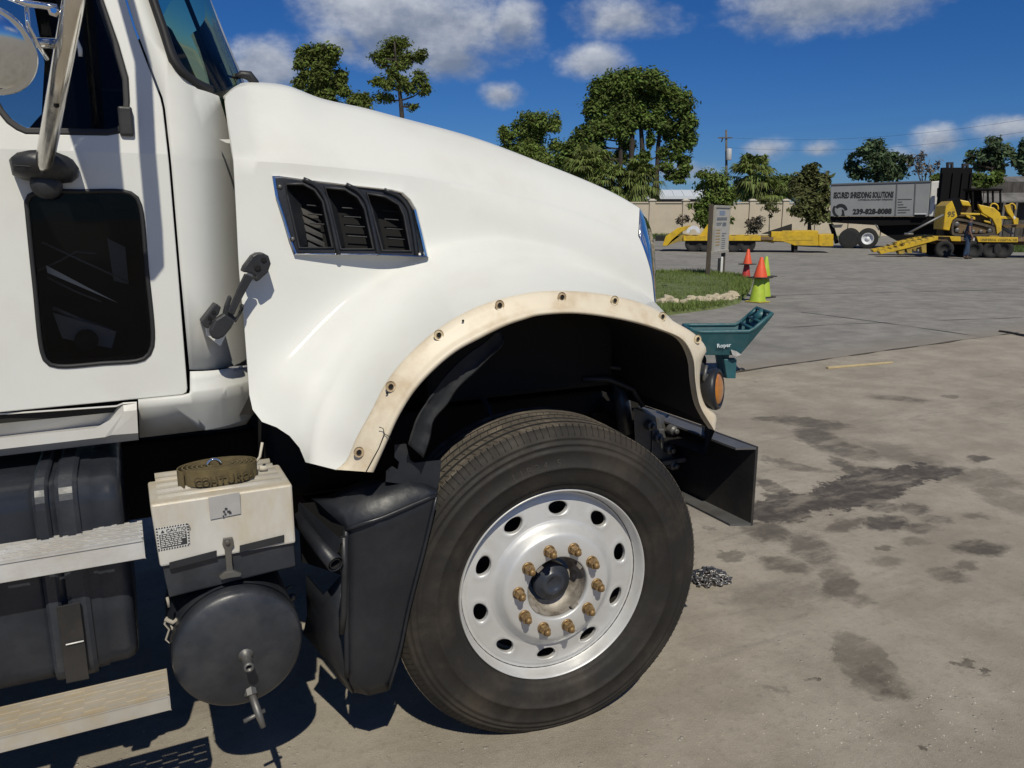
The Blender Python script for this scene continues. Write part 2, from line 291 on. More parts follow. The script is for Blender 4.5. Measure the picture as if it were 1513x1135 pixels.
# ================================================================== GROUND
def ground_material(name, near):
    m = bpy.data.materials.new(name); m.use_nodes = True; nt = m.node_tree; N = nt.nodes; L = nt.links; b = N['Principled BSDF']
    b.inputs['Roughness'].default_value = 0.9; b.inputs['Specular IOR Level'].default_value = 0.25
    def M(op, a, bb=None, c=None, clamp=False):
        n = N.new('ShaderNodeMath'); n.operation = op; n.use_clamp = clamp
        for i, x in enumerate((a, bb, c)):
            if x is None: continue
            if isinstance(x, (int, float)): n.inputs[i].default_value = x
            else: L.new(x, n.inputs[i])
        return n.outputs[0]
    def MR(x, a, bb, c=0., d=1., sm=True):
        n = N.new('ShaderNodeMapRange'); n.interpolation_type = 'SMOOTHSTEP' if sm else 'LINEAR'; L.new(x, n.inputs[0])
        for i, q in enumerate((a, bb, c, d)): n.inputs[i + 1].default_value = q
        return n.outputs[0]
    def MX(f, a, bb):
        n = N.new('ShaderNodeMix'); n.data_type = 'RGBA'
        if isinstance(f, (int, float)): n.inputs[0].default_value = f
        else: L.new(f, n.inputs[0])
        for s_, x in ((6, a), (7, bb)):
            if isinstance(x, tuple): n.inputs[s_].default_value = (*x, 1)
            else: L.new(x, n.inputs[s_])
        return n.outputs[2]
    g = N.new('ShaderNodeNewGeometry'); P = g.outputs['Position']
    def NO(scale, det=6, ro=.6, off=(0, 0, 0), col=False, st=(1, 1, 1)):
        mp = N.new('ShaderNodeMapping'); mp.inputs['Location'].default_value = off; mp.inputs['Scale'].default_value = st; L.new(P, mp.inputs[0])
        n = N.new('ShaderNodeTexNoise'); n.inputs['Scale'].default_value = scale; n.inputs['Detail'].default_value = det; n.inputs['Roughness'].default_value = ro; L.new(mp.outputs[0], n.inputs[0])
        return n.outputs[1 if col else 0]
    big = NO(0.55, 5, .55); mid = NO(2.6, 7, .62, (4, 1, 0)); fine = NO(26, 6, .7, (1, 7, 0)); grit = NO(190, 3, .7)
    streak = NO(1.1, 7, .6, (2, 2, 0), st=(1, 4.5, 1))
    if near: c0, c1, c2 = (.262, .230, .184), (.355, .316, .258), (.19, .164, .128)
    else: c0, c1, c2 = (.192, .182, .165), (.275, .262, .236), (.125, .119, .108)
    col = MX(MR(mid, .32, .68), c0, c1)
    col = MX(M('MULTIPLY', MR(big, .45, .7), .45), col, c2)
    col = MX(M('MULTIPLY', MR(streak, .5, .75), .45 if not near else .25), col, c2)
    col = MX(M('MULTIPLY', MR(fine, .48, .76), .5), col, tuple(x * .62 for x in c0))
    col = MX(M('MULTIPLY', MR(grit, .52, .76), .5), col, tuple(min(1, x * 1.6) for x in c1))
    ht = M('ADD', M('MULTIPLY', fine, .6), M('MULTIPLY', grit, .35))
    if near:
        # warped coordinates for irregular stain outlines
        wv = N.new('ShaderNodeVectorMath'); wv.operation = 'SUBTRACT'; L.new(NO(3.6, 7, .62, col=True), wv.inputs[0]); wv.inputs[1].default_value = (.5, .5, .5)
        sc = N.new('ShaderNodeVectorMath'); sc.operation = 'SCALE'; L.new(wv.outputs[0], sc.inputs[0]); sc.inputs[3].default_value = 0.46
        fw_ = N.new('ShaderNodeVectorMath'); fw_.operation = 'SUBTRACT'; L.new(NO(17, 6, .7, (6, 2, 0), col=True), fw_.inputs[0]); fw_.inputs[1].default_value = (.5, .5, .5)
        fs_ = N.new('ShaderNodeVectorMath'); fs_.operation = 'SCALE'; L.new(fw_.outputs[0], fs_.inputs[0]); fs_.inputs[3].default_value = 0.22
        sc1 = N.new('ShaderNodeVectorMath'); sc1.operation = 'ADD'; L.new(fs_.outputs[0], sc1.inputs[0]); L.new(P, sc1.inputs[1])
        sc2 = N.new('ShaderNodeVectorMath'); sc2.operation = 'ADD'; L.new(sc.outputs[0], sc2.inputs[0]); L.new(sc1.outputs[0], sc2.inputs[1])
        sp = N.new('ShaderNodeSeparateXYZ'); L.new(sc2.outputs[0], sp.inputs[0]); X, Y = sp.outputs[0], sp.outputs[1]
        wf = N.new('ShaderNodeVectorMath'); wf.operation = 'SUBTRACT'; L.new(NO(11, 6, .65, (2, 9, 0), col=True), wf.inputs[0]); wf.inputs[1].default_value = (.5, .5, .5)
        wg = N.new('ShaderNodeVectorMath'); wg.operation = 'SCALE'; L.new(wf.outputs[0], wg.inputs[0]); wg.inputs[3].default_value = 0.19
        wh = N.new('ShaderNodeVectorMath'); wh.operation = 'ADD'; L.new(wg.outputs[0], wh.inputs[0]); L.new(P, wh.inputs[1])
        sp3 = N.new('ShaderNodeSeparateXYZ'); L.new(wh.outputs[0], sp3.inputs[0]); XF, YF = sp3.outputs[0], sp3.outputs[1]
        spo = N.new('ShaderNodeSeparateXYZ'); L.new(P, spo.inputs[0]); XO, YO = spo.outputs[0], spo.outputs[1]
        def ell(u, v, a, bb, ang, soft, wt, warp=True):
            ca, sa = math.cos(math.radians(ang)), math.sin(math.radians(ang))
            c = PZ(u, v)[:2]; A = PZ(u + a * ca * .5, v + a * sa * .5)[:2] - PZ(u - a * ca * .5, v - a * sa * .5)[:2]
            B = PZ(u - bb * sa * .5, v + bb * ca * .5)[:2] - PZ(u + bb * sa * .5, v - bb * ca * .5)[:2]
            I = np.linalg.inv(np.stack([A, B], 1)); x, y = (X, Y) if a >= 50 and v < 900 else (XF, YF)
            q = []
            for r in (0, 1):
                t = M('MULTIPLY_ADD', x, float(I[r, 0]), float(-(I[r] @ c))); q.append(M('MULTIPLY_ADD', y, float(I[r, 1]), t))
            rr = M('SQRT', M('ADD', M('MULTIPLY', q[0], q[0]), M('MULTIPLY', q[1], q[1])))
            return MR(rr, .92 + soft, .92 - soft, 0, wt)
        wet = [(1205, 742, 150, 20, -7, .06, 1.0), (1300, 712, 110, 20, -12, .06, 1.0), (1160, 748, 70, 26, 0, .08, .95), (1250, 690, 30, 8, 30, .2, .8), (1180, 690, 60, 5, 12, .3, .6), (1385, 700, 45, 9, -8, .2, .9), (1145, 722, 38, 8, 25, .2, .8),
               (1195, 625, 55, 9, 6, .25, .75), (1215, 650, 48, 16, 20, .25, .8), (1262, 668, 46, 11, 8, .25, .75), (1135, 619, 28, 4, 0, .3, .7), (1290, 695, 26, 6, 8, .3, .85),
               (1345, 676, 75, 13, 17, .4, .5), (1135, 786, 42, 14, 8, .3, .8), (1198, 812, 44, 22, 25, .3, .75), (1160, 835, 40, 12, 10, .3, .7), (1240, 862, 30, 26, 30, .3, .75), (1262, 885, 30, 10, 10, .35, .6),
               (1300, 748, 28, 9, 5, .2, .85), (1352, 752, 26, 9, 4, .25, .8), (1310, 773, 36, 13, 0, .2, .95), (1360, 781, 25, 8, 3, .3, .8), (1250, 775, 34, 9, -12, .3, .7), (1385, 768, 26, 7, 5, .3, .7),
               (1402, 850, 36, 10, 8, .3, .75), (1425, 835, 22, 8, 0, .3, .6), (1448, 678, 18, 6, 0, .3, .85), (1320, 588, 40, 4, 3, .35, .65), (1355, 592, 20, 3, 0, .3, .7), (1405, 586, 14, 3, 0, .3, .6)]
        oil = [(1449, 810, 46, 12, 3, .35, .9), (1280, 982, 66, 36, 38, .12, .55), (1258, 958, 34, 22, 35, .3, .5), (1300, 1005, 48, 20, 32, .3, .7), (1424, 980, 15, 7, 8, .3, .9), (1453, 993, 13, 6, 10, .3, .9), (1202, 1001, 7, 4, 0, .3, 1.0), (1194, 1005, 4, 2, 0, .3, 1.0),
               (1081, 822, 24, 9, 0, .15, .6), (1357, 1103, 8, 4, 0, .3, .8), (1460, 708, 60, 16, 8, .3, .5), (1140, 877, 80, 22, -3, .35, .35), (1305, 810, 16, 5, 0, .3, .6), (1310, 830, 24, 8, 0, .4, .45), (1440, 762, 22, 5, 4, .3, .5), (1495, 740, 60, 16, 14, .3, .45), (1350, 800, 22, 6, 0, .4, .5)]
        W_ = None
        for e in wet:
            t = ell(*e); W_ = t if W_ is None else M('MAXIMUM', W_, t)
        O_ = None
        for e in oil:
            t = ell(*e[:6], e[6]); O_ = t if O_ is None else M('MAXIMUM', O_, t)
        brk = M('MULTIPLY', MR(NO(13, 6, .65, (9, 2, 0)), .25, .6, .72, 1.0), MR(NO(4.2, 9, .68, (5, 3, 0), st=(.55, 1.5, 1)), .36, .52, .45, 1.0))
        W_ = M('MULTIPLY', W_, brk); O_ = M('MULTIPLY', O_, brk)
        # small scattered drips
        vo = N.new('ShaderNodeTexVoronoi'); vo.inputs['Scale'].default_value = 2.6; vo.inputs['Randomness'].default_value = 1.0; L.new(sc2.outputs[0], vo.inputs['Vector'])
        dr = M('MULTIPLY', MR(vo.outputs['Distance'], .13, .05), MR(NO(.8, 3, .5, (3, 8, 0)), .48, .62, 0, .7))
        col = MX(M('MULTIPLY', dr, .6), col, (.06, .052, .045))
        # tyre tracks: two curved bands of fine cross bars
        tr = M('MULTIPLY', MR(NO(9, 5, .6, (5, 5, 0), st=(.35, 1.6, 1)), .5, .7), MR(NO(.7, 3, .5, (1, 3, 0), st=(.6, 1.6, 1)), .45, .62, 0, .5))
        col = MX(M('MULTIPLY', tr, .55), col, (.10, .09, .078))
        # light grit scattered near the camera
        vg = N.new('ShaderNodeTexVoronoi'); vg.inputs['Scale'].default_value = 24; L.new(P, vg.inputs['Vector'])
        gr = M('MULTIPLY', MR(vg.outputs['Distance'], .16, .08), MR(NO(1.3, 4, .6, (7, 7, 0)), .5, .62))
        col = MX(M('MULTIPLY', gr, .5), col, (.5, .47, .42))
        col = MX(M('MULTIPLY', W_, .92, clamp=True), col, (.052, .043, .036)); col = MX(M('MULTIPLY', O_, .9, clamp=True), col, (.040, .034, .028))
        rg = M('SUBTRACT', .92, M('MULTIPLY', W_, .22)); L.new(rg, b.inputs['Roughness'])
        ht = M('ADD', ht, M('MULTIPLY', gr, .8))
    else:
        a = PZ(1100, 548)[:2]; c = PZ(1513, 490)[:2]; d = (c - a) / np.linalg.norm(c - a); n_ = np.array([-d[1], d[0]])
        spo = N.new('ShaderNodeSeparateXYZ'); L.new(P, spo.inputs[0])
        dist = M('ADD', M('MULTIPLY_ADD', spo.outputs[0], float(n_[0]), float(-(n_ @ a))), M('MULTIPLY', spo.outputs[1], float(n_[1])))
        dist = M('ADD', dist, M('MULTIPLY', M('SUBTRACT', mid, .5), .5))
        col = MX(MR(dist, .75, .05, 0, .75), col, (.235, .208, .172))
    L.new(col, b.inputs['Base Color'])
    bp = N.new('ShaderNodeBump'); bp.inputs['Strength'].default_value = .8; bp.inputs['Distance'].default_value = .009; L.new(ht, bp.inputs['Height']); L.new(bp.outputs[0], b.inputs['Normal'])
    return m
def structure(name, mb, m, parent=None, **kw):
    o = mb.build(name, m, parent, **kw)
    if parent is None: o['kind'] = 'structure'
    return o
GN = ground_material('yard concrete', True); GF = ground_material('lot pavement', False)
# the yard and the lot meet along a worn seam
sa = PZ(1100, 548)[:2]; sb = PZ(1513, 490)[:2]; sdir = (sb - sa) / np.linalg.norm(sb - sa); snor = np.array([-sdir[1], sdir[0]])
q = MB(); q.add([(-900, -300, 0), (900, -300, 0), (900, 1500, 0), (-900, 1500, 0)], [(0, 1, 2, 3)]); structure('ground', q, GN, fix=False)
q = MB(); row0 = []; row1 = []; row2 = []
for i in range(241):
    t = -30 + i * 0.3 if i not in (0, 240) else (-700 if i == 0 else 700)
    wob = 0.05 * mnoise.noise((t * .9, 3, 1)) + 0.03 * mnoise.noise((t * 4, 1, 7))
    b_ = sa + sdir * t + snor * wob
    row0.append((*b_, .0)); row1.append((*(b_ + snor * .035), .006)); row2.append((*(sa + sdir * t + snor * 140), .006))
q.grid([row0, row1, row2], sm=False); structure('pavement', q, GF, fix=False)
# tarred joints and cracks on the lot
tar = mat('tar', (.022, .021, .02), .8, var=.3)
def joint(px, w):
    q = MB(); P_ = [PZ(u, v)[:2] for u, v in px]; rows = [[], []]
    pts = arc_resample([(*p, 0) for p in P_], 60)
    for i, p in enumerate(pts):
        t = pts[min(i + 1, 59)][:2] - pts[max(i - 1, 0)][:2]; t /= np.linalg.norm(t); n_ = np.array([-t[1], t[0]])
        ww = w * max(.12, .55 + 1.5 * mnoise.noise((p[0] * 1.7, p[1] * 1.7, 1))); o_ = .03 * mnoise.noise((p[0] * 1.5, p[1] * 1.5, 4))
        for k in (0, 1): rows[k].append((*(p[:2] + n_ * (o_ + ww * (k - .5))), .0095))
    q.grid(rows); o = q.build('paving_joint', tar, fix=False); o['kind'] = 'structure'
joint([(1185, 462), (1300, 477), (1455, 499)], .05); joint([(1112, 487), (1290, 478), (1513, 470)], .035); joint([(1060, 440), (1180, 436), (1513, 428)], .04)
tar = mat('seam_dirt', (.095, .08, .062), .95, var=.35); joint([(1085, 550.5), (1250, 527), (1400, 506), (1530, 488)], .05)
# ================================================================== TRUCK
white = mat('white_paint', (.66, .665, .635), .55, var=.02, vscale=2.5, coat=.28, spec=.35, dust=(.46, .42, .35), dustamt=.22, dscale=2.6, rvar=.08)
white_low = mat('white_paint_dusty', (.60, .59, .56), .4, var=.04, vscale=3, coat=.2, dust=(.42, .37, .29), dustamt=.35, dscale=4, rvar=.1)
cream = mat('bare_flange', (.70, .63, .50), .5, var=.05, vscale=5, dust=(.44, .31, .17), dustamt=.62, dscale=8, bump=.0006, bscale=60)
blackp = mat('black_plastic', (.014, .015, .018), .5, var=.25, vscale=7, dust=(.06, .057, .053), dustamt=.3, dscale=6, bump=.0012, bscale=30, rvar=.12)
blackg = mat('grey_black_plastic', (.012, .0135, .018), .42, var=.2, vscale=5, dust=(.05, .05, .05), dustamt=.3, spec=.4, dscale=5, bump=.0015, bscale=18, rvar=.14)
rubberm = mat('rubber_seal', (.014, .014, .015), .6, var=.2, vscale=9)
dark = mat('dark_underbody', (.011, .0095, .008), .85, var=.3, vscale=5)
blacksteel = mat('black_steel', (.020, .020, .021), .5, metal=.0, var=.3, vscale=6, dust=(.07, .055, .04), dustamt=.5, dscale=6, bump=.001, bscale=40)
alu = mat('brushed_aluminium', (.60, .60, .59), .5, metal=.25, var=.08, vscale=9, dust=(.42, .36, .27), dustamt=.45, dscale=6, up=.12, rvar=.12, bump=.0006, bscale=80)
aludirty = mat('sandy_aluminium', (.44, .42, .38), .6, metal=.2, var=.16, vscale=6, dust=(.42, .34, .22), dustamt=.75, dscale=7, up=.45, rvar=.12)
chrome = mat('chrome', (.82, .82, .82), .07, metal=1.0, var=.05, rvar=.05)
steelw = mat('wheel_aluminium', (.58, .58, .575), .42, metal=.35, var=.05, vscale=8, dust=(.42, .38, .32), dustamt=.3, dscale=9, rvar=.08)
tirem = mat('tire_rubber', (.0125, .0118, .0112), .7, var=.25, vscale=6, dust=(.085, .066, .048), dustamt=.5, dscale=4.6, rvar=.12, bump=.0012, bscale=55, spec=.35)
treadm = mat('tire_tread', (.06, .053, .046), .9, var=.2, vscale=9, dust=(.24, .20, .155), dustamt=.9, dscale=8, bump=.001, bscale=80, spec=.2)
bronze = mat('rusty_brass', (.32, .205, .085), .45, metal=.45, var=.4, vscale=60, dust=(.10, .055, .028), dustamt=.7, dscale=40)
grv = mat('groove_rubber', (.012, .011, .010), .9)
rust = mat('rust_ring', (.36, .27, .17), .85, var=.3, vscale=70)
stainm = mat('stained_ring', (.50, .41, .27), .8, var=.25, vscale=60)
hole = mat('hole_black', (.004, .004, .004), .9)
amber = mat('amber_lens', (.42, .15, .015), .15, var=.15, vscale=60, coat=.6)
greym = mat('grey_metal', (.14, .14, .138), .5, metal=.6, var=.2, vscale=30, dust=(.2, .17, .13), dustamt=.5)
capm = mat('hub_cap', (.025, .03, .042), .32, var=.2, vscale=14, dust=(.1, .1, .1), dustamt=.3)
hubm = mat('hub_metal', (.34, .31, .27), .6, metal=.3, var=.4, vscale=22, dust=(.10, .075, .05), dustamt=.95, dscale=18)
gl_side = glass('window_glass', (.42, .45, .48), -.025, .01)
gl_low = glass('peep_glass', (.82, .84, .86), -.025, .02)
gl_wind = glass('windshield_glass', (.50, .76, .60), .0, .02)

TR = thing('dump_truck', 'white heavy truck seen close up by its front wheel, wheel arch trim missing', 'truck', (0, 0, 0))

# ---- hood: four guide curves in the photograph, each with its own depth
def yfloor(pts, n): return arc_resample(pts, n)
NJ = 64
cA = [(496, 694, .005), (510, 683, 0), (526, 648, -.01), (549, 606, -.02), (567, 571, -.02), (588, 541, -.02), (615, 513, -.02), (642, 490, -.02), (675, 468, -.02), (719, 448, -.02), (779, 433, -.02), (810, 430, -.02), (860, 431, -.02), (911, 438, -.015), (961, 453, -.01), (986, 466, -.005), (994, 474, -.003)]
cB = [(451.5, 683, .05), (453, 655, .065), (463, 603, .10), (491, 549, .145), (519, 504, .18), (547, 468, .205), (590, 428, .235), (634, 391, .255), (679, 372, .268), (748, 362, .28), (811, 373, .288), (864, 389, .293), (917, 413, .298), (944, 428, .30), (967, 446, .30)]
cC = [(345, 237, .325), (420, 241, .33), (518, 250, .335), (611, 261, .34), (700, 280, .345), (801, 302, .35), (864, 320, .355), (917, 339, .36), (943, 349, .365)]
cD = [(333, 143, .42), (346, 131, .47), (368, 126.5, .52), (400, 128, .54), (430, 132, .54), (480, 151, .545), (545, 165.5, .55), (597, 179, .55), (664, 196, .55), (720, 212, .545), (801, 241, .53), (864, 266, .51), (904, 284, .49), (933, 300, .465), (945, 308, .445)]
left = [(451.5, 683, .05), (441, 659, .095), (429, 645, .12), (406, 630, .155), (382, 620, .185), (371, 598, .21), (366, 545, .235), (360, 470, .262), (354, 408, .28), (349.5, 320, .305), (345, 237, .325)]
right = [(967, 446, .30), (962, 405, .31), (954, 376, .325), (946, 355, .35), (943, 349, .365)]
A_ = arc_resample(cA, NJ); B_ = arc_resample(cB, NJ); C_ = arc_resample(cC, NJ); D_ = arc_resample(cD, NJ)
# flare between A and B
rowsAB = []
for t in np.linspace(0, 1, 12):
    e = 1 - (1 - t) ** 1.7
    yy = smooth(t) * .12 + e * .88
    r = A_ * (1 - t) + B_ * t; r[:, 2] = A_[:, 2] + (B_[:, 2] - A_[:, 2]) * yy; rowsAB.append(r)
# side wall between B and C : transfinite patch
NI = 22; Lc = arc_resample(left, NI); Rc = arc_resample(right, NI); rowsBC = []
for i, s_ in enumerate(np.linspace(0, 1, NI)):
    t = np.linspace(0, 1, NJ)[:, None]
    base = (1 - s_) * B_ + s_ * C_
    corr = (1 - t) * (Lc[i] - ((1 - s_) * B_[0] + s_ * C_[0])) * (1 - t) ** .6 + t ** 1.6 * (Rc[i] - ((1 - s_) * B_[-1] + s_ * C_[-1]))
    rowsBC.append(base + corr)
rowsCD = []
for t in (0, .045, .09, .16, .26, .38, .5, .62, .74, .86, .95, 1):
    r = C_ * (1 - t) + D_ * t; r[:, 2] = C_[:, 2] + (D_[:, 2] - C_[:, 2]) * (t * .55 + .45 * t ** 3.2) + .011 * np.clip(t / .07, 0, 1) * np.clip(np.minimum(np.arange(NJ) / 4, (NJ - 1 - np.arange(NJ)) / 10), 0, 1); rowsCD.append(r)
G = np.array(rowsAB + rowsBC[1:] + rowsCD[1:])
iB = len(rowsAB) - 1; iC = iB + NI - 1; iD = len(G) - 1
for _ in range(7):                         # ease the depth (not the outline) so the panels flow
    Y = G[:, :, 2].copy(); Z = Y.copy()
    Z[1:-1, 1:-1] = (Y[:-2, 1:-1] + Y[2:, 1:-1] + Y[1:-1, :-2] + Y[1:-1, 2:]) / 4
    Z[1:-1, 0] = (Y[:-2, 0] + Y[2:, 0]) / 2; Z[1:-1, -1] = (Y[:-2, -1] + Y[2:, -1]) / 2
    keep = np.zeros_like(Y, bool); keep[0] = keep[-1] = keep[iC] = True
    w = np.full_like(Y, .75); w[iC:] = 0.0; w[:iB - 1] *= .5; G[:, :, 2] = np.where(keep, Y, Y * (1 - w) + Z * w)
P3 = np.array([[PY(*c) for c in r] for r in G])
HOODP = P3.reshape(-1, 3)
def hoodY(x, z):
    d = (HOODP[:, 0] - x) ** 2 + (HOODP[:, 2] - z) ** 2; k = np.argsort(d)[:4]; w = 1 / (d[k] + 1e-6); return float((HOODP[k, 1] * w).sum() / w.sum())
top = []                                     # over the crown and down the far side
for k, (yy, dz) in enumerate(((.62, .022), (.80, .035), (1.02, .045), (1.25, .05))):
    row = []
    for j in range(NJ):
        p = P3[-1][j].copy(); t = j / (NJ - 1); p[1] = yy if yy > p[1] + .02 else p[1] + .02 + .05 * k; p[2] += dz * (1 - .4 * t); p[0] += (.015 + .03 * k) * t; row.append(p)
    top.append(np.array(row))
full = list(P3) + top
mir = [np.stack([r[:, 0], 2.5 - r[:, 1], r[:, 2]], 1) for r in full[::-1][1:]]
mb = MB(); mb.grid([list(r) for r in full + mir])
hood = mb.build('hood', white, TR, solid=.007, off=-1)
# fix normals so that the shell thickens inwards
bm = bmesh.new(); bm.from_mesh(hood.data); bm.faces.ensure_lookup_table()
f0 = min(bm.faces, key=lambda f: (f.calc_center_median() - Vector((-.5, .3, 1.6))).length)
if f0.normal.y > 0: bmesh.ops.reverse_faces(bm, faces=bm.faces[:])
bm.to_mesh(hood.data); bm.free()

# ---- opening for the side vent
def cut(o, prism_mb):
    c = prism_mb.build('cutter', white, None); md = o.modifiers.new('cut', 'BOOLEAN'); md.operation = 'DIFFERENCE'; md.object = c; md.solver = 'EXACT'
    dg = bpy.context.evaluated_depsgraph_get(); dg.update(); me = bpy.data.meshes.new_from_object(o.evaluated_get(dg)); old = o.data; o.modifiers.clear(); o.data = me
    for p in me.polygons: p.use_smooth = True
    cm = c.data; bpy.data.objects.remove(c); bpy.data.meshes.remove(cm); return o
cmb = MB(); cmb.prism([np.array(PF(u, v, hoodY, 12)) + np.array((0, -.12, 0)) for u, v in [(410, 266), (459, 272), (517, 279), (579, 285), (598, 296), (608, 312), (622, 374), (500, 371), (440, 370), (424, 322)]], (0, .3, 0)); cut(hood, cmb)
md = hood.modifiers.new('edge', 'EDGE_SPLIT'); md.split_angle = math.radians(38)
# ---- bare flange round the wheel arch
fo = [(496, 694, .005), (510, 683, 0), (526, 648, -.01), (549, 606, -.02), (567, 571, -.02), (588, 541, -.02), (615, 513, -.02), (642, 490, -.02), (675, 468, -.02), (719, 448, -.02), (779, 433, -.02), (810, 430, -.02), (860, 431, -.02), (911, 438, -.02), (961, 453, -.015), (994, 474, -.01), (1028, 495, -.005), (1044, 517, 0.), (1038, 530, .005), (1034, 556, .01), (1036, 582, .01), (1044, 602, .01), (1058, 614, .01), (1057, 634, .012)]
fi = [(552, 698, -.03), (574, 649, -.045), (588, 618, -.05), (612, 579, -.055), (642, 546, -.06), (675, 519, -.06), (708, 501, -.06), (749, 481, -.06), (779, 471, -.06), (793, 467, -.06), (844, 463.5, -.06), (894, 468.5, -.055), (944, 478.6, -.05), (977.6, 488.6, -.045), (1003, 499, -.04), (1014, 510, -.035), (1024, 534, -.025), (1027, 564, -.015), (1033, 597, -.01), (1043, 618, -.01), (1055, 636, -.005)]
NF = 120; FO = arc_resample(fo, NF); FI = arc_resample(fi, NF)
rows = []
for t, dy in ((0, .03), (0, 0), (.1, -.012), (.35, -.016), (.62, -.014), (.74, -.018), (.82, -.026), (.90, -.026), (.97, -.022), (1, -.012), (1, .006)):
    r = FO * (1 - t) + FI * t; r[:, 2] += dy; rows.append([PY(*p) for p in r])
inner = [(p[0], p[1] + .03, p[2]) for p in rows[-1]]; rows.append(inner)
mb = MB(); mb.grid(rows); flange = mb.build('arch_flange', cream, TR)
for u, v, big_ in ((530, 668, 1), (577, 571, 1), (648, 495, 1), (683.6, 474, 0), (738, 451, 1), (830, 439, 1), (908, 444, 1), (978.6, 467.5, 1), (1030.5, 501, 1), (571.5, 580.5, 0)):
    k = int(np.argmin(np.linalg.norm(FO[:, :2] - np.array((u, v)), axis=1))); t = np.linalg.norm(np.array((u, v)) - FO[k, :2]) / np.linalg.norm(FI[k, :2] - FO[k, :2]); t = min(t, .6)
    p = PY(u, v, FO[k, 2] * (1 - t) + FI[k, 2] * t - .020); mb = MB(); s_ = 1 if big_ else .5
    if big_: mb.lathe([(.0150, .002), (.0140, -.0004), (.0100, -.0006), (.0075, .0005), (.0070, .004)], p, (0, -1, 0.1), 20, 0)
    mb.lathe([(.0078 * s_, -.0002 if not big_ else .0012), (.0, -.0005 if not big_ else .0011)], p, (0, -1, 0.1), 16, 1)
    if not big_: mb.v = [(a, b - .003, c) for a, b, c in mb.v]
    mb.build('screw_hole', [rust if u in (577, 830, 530, 738) else stainm, hole], flange)
# crack in the flange
crk = MB(); crk.tube([PY(u, v, y) for u, v, y in ((560, 631, -.060), (566, 633, -.066), (568, 641, -.072), (575, 645, -.078), (577, 650, -.072))], .0012, 5); crk.tube([PY(u, v, y) for u, v, y in ((568, 641, -.070), (560, 662, -.062), (550, 680, -.056), (541, 697, -.05))], .0014, 5); crk.build('crack', hole, flange)

# ---- wheel well (closed, black), engine bay and frame
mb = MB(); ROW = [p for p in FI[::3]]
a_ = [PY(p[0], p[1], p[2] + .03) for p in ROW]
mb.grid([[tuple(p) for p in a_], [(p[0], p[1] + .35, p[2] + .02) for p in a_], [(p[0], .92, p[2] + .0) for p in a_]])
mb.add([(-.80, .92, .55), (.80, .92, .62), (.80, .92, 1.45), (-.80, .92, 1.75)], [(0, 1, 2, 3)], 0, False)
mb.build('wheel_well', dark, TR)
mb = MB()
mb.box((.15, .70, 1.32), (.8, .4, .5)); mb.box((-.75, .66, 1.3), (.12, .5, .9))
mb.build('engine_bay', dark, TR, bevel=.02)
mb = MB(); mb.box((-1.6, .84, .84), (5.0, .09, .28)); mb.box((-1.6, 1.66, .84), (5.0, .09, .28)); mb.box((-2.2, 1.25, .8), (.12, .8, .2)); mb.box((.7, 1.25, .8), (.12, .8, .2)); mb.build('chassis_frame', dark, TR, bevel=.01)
mb = MB(); mb.tube([(0, .25, .52), (0, 2.25, .52)], .07, 12); mb.box((0, .78, .66), (1.3, .09, .05)); mb.box((0, .78, .61), (.9, .09, .05)); mb.box((0, 1.72, .66), (1.3, .09, .05)); mb.build('front_axle', blacksteel, TR)
# spring hanger and bolts in front of the wheel
mb = MB(); mb.hexa([PY(938, 655, .40), PY(1000, 690, .40), PY(1000, 690, .55), PY(938, 655, .55), PY(936, 602, .40), PY(972, 617, .40), PY(990, 612, .55), PY(945, 600, .55)])
for u, v in ((957, 627), (968, 645), (990, 634), (985, 662), (990, 685)): mb.lathe([(.022, 0), (.022, .03), (.012, .035), (.012, .05), (0, .05)], PY(u, v, .40), (0, -1, 0), 8)
mb.box(PY(983, 678, .42), (.14, .1, .02)); mb.box(PY(966, 655, .42), (.06, .06, .13)); mb.build('spring_hanger', greym, TR, bevel=.004)

hz = mat('hose', (.03, .03, .032), .5, var=.3)
for pts, r in (([(860, 560, .5), (900, 560, .48), (935, 575, .45), (950, 600, .44)], .012), ([(820, 520, .55), (880, 540, .52), (960, 548, .48), (1000, 560, .45)], .009), ([(700, 560, .6), (720, 600, .5), (735, 640, .45)], .012)): mb = MB(); mb.tube([PY(*p) for p in pts], r, 8); mb.build('hose', hz, TR)
mb = MB(); mb.tube([PY(915, 560, .62), PY(925, 640, .6)], .035, 14); mb.tube([PY(925, 640, .6), PY(930, 690, .58)], .022, 12); mb.build('shock_absorber', greym, TR)
mb = MB(); mb.hexa([PY(985, 578, .38), PY(1005, 582, .38), PY(1005, 582, .42), PY(985, 578, .42), PY(990, 566, .38), PY(1000, 566, .38), PY(1000, 566, .42), PY(990, 566, .42)]); mb.build('clip', mat('clip_grey', (.3, .3, .3), .5), TR)
# ---- air vent on the hood side
vf = lambda x, z: hoodY(x, z)
def vp(u, v, o): # point on the hood side, o metres proud
    p = PF(u, v, lambda x, z: VY(x, z) - o); return p
_c = [PF(u, v, hoodY, 12) for u, v in ((415, 285), (600, 330), (450, 372), (610, 375), (520, 320), (440, 268), (590, 285))]
_A = np.array([[p[0], p[2], 1] for p in _c]); _b = np.array([p[1] for p in _c]); _k = np.linalg.lstsq(_A, _b, rcond=None)[0]
VY = lambda x, z: float(_k[0] * x + _k[1] * z + _k[2])
vo_ = [(402, 260), (412, 260), (459, 266), (517, 273), (579, 279.5), (596, 284), (607, 294), (616, 309), (625, 345), (633, 380), (613, 380), (562, 377.5), (500, 377), (435, 376), (426, 352), (417.5, 322.5), (407, 290)]
def prd(u): return .012 + .040 * smooth((u - 402) / 230)
ctr = np.array((520, 325.))
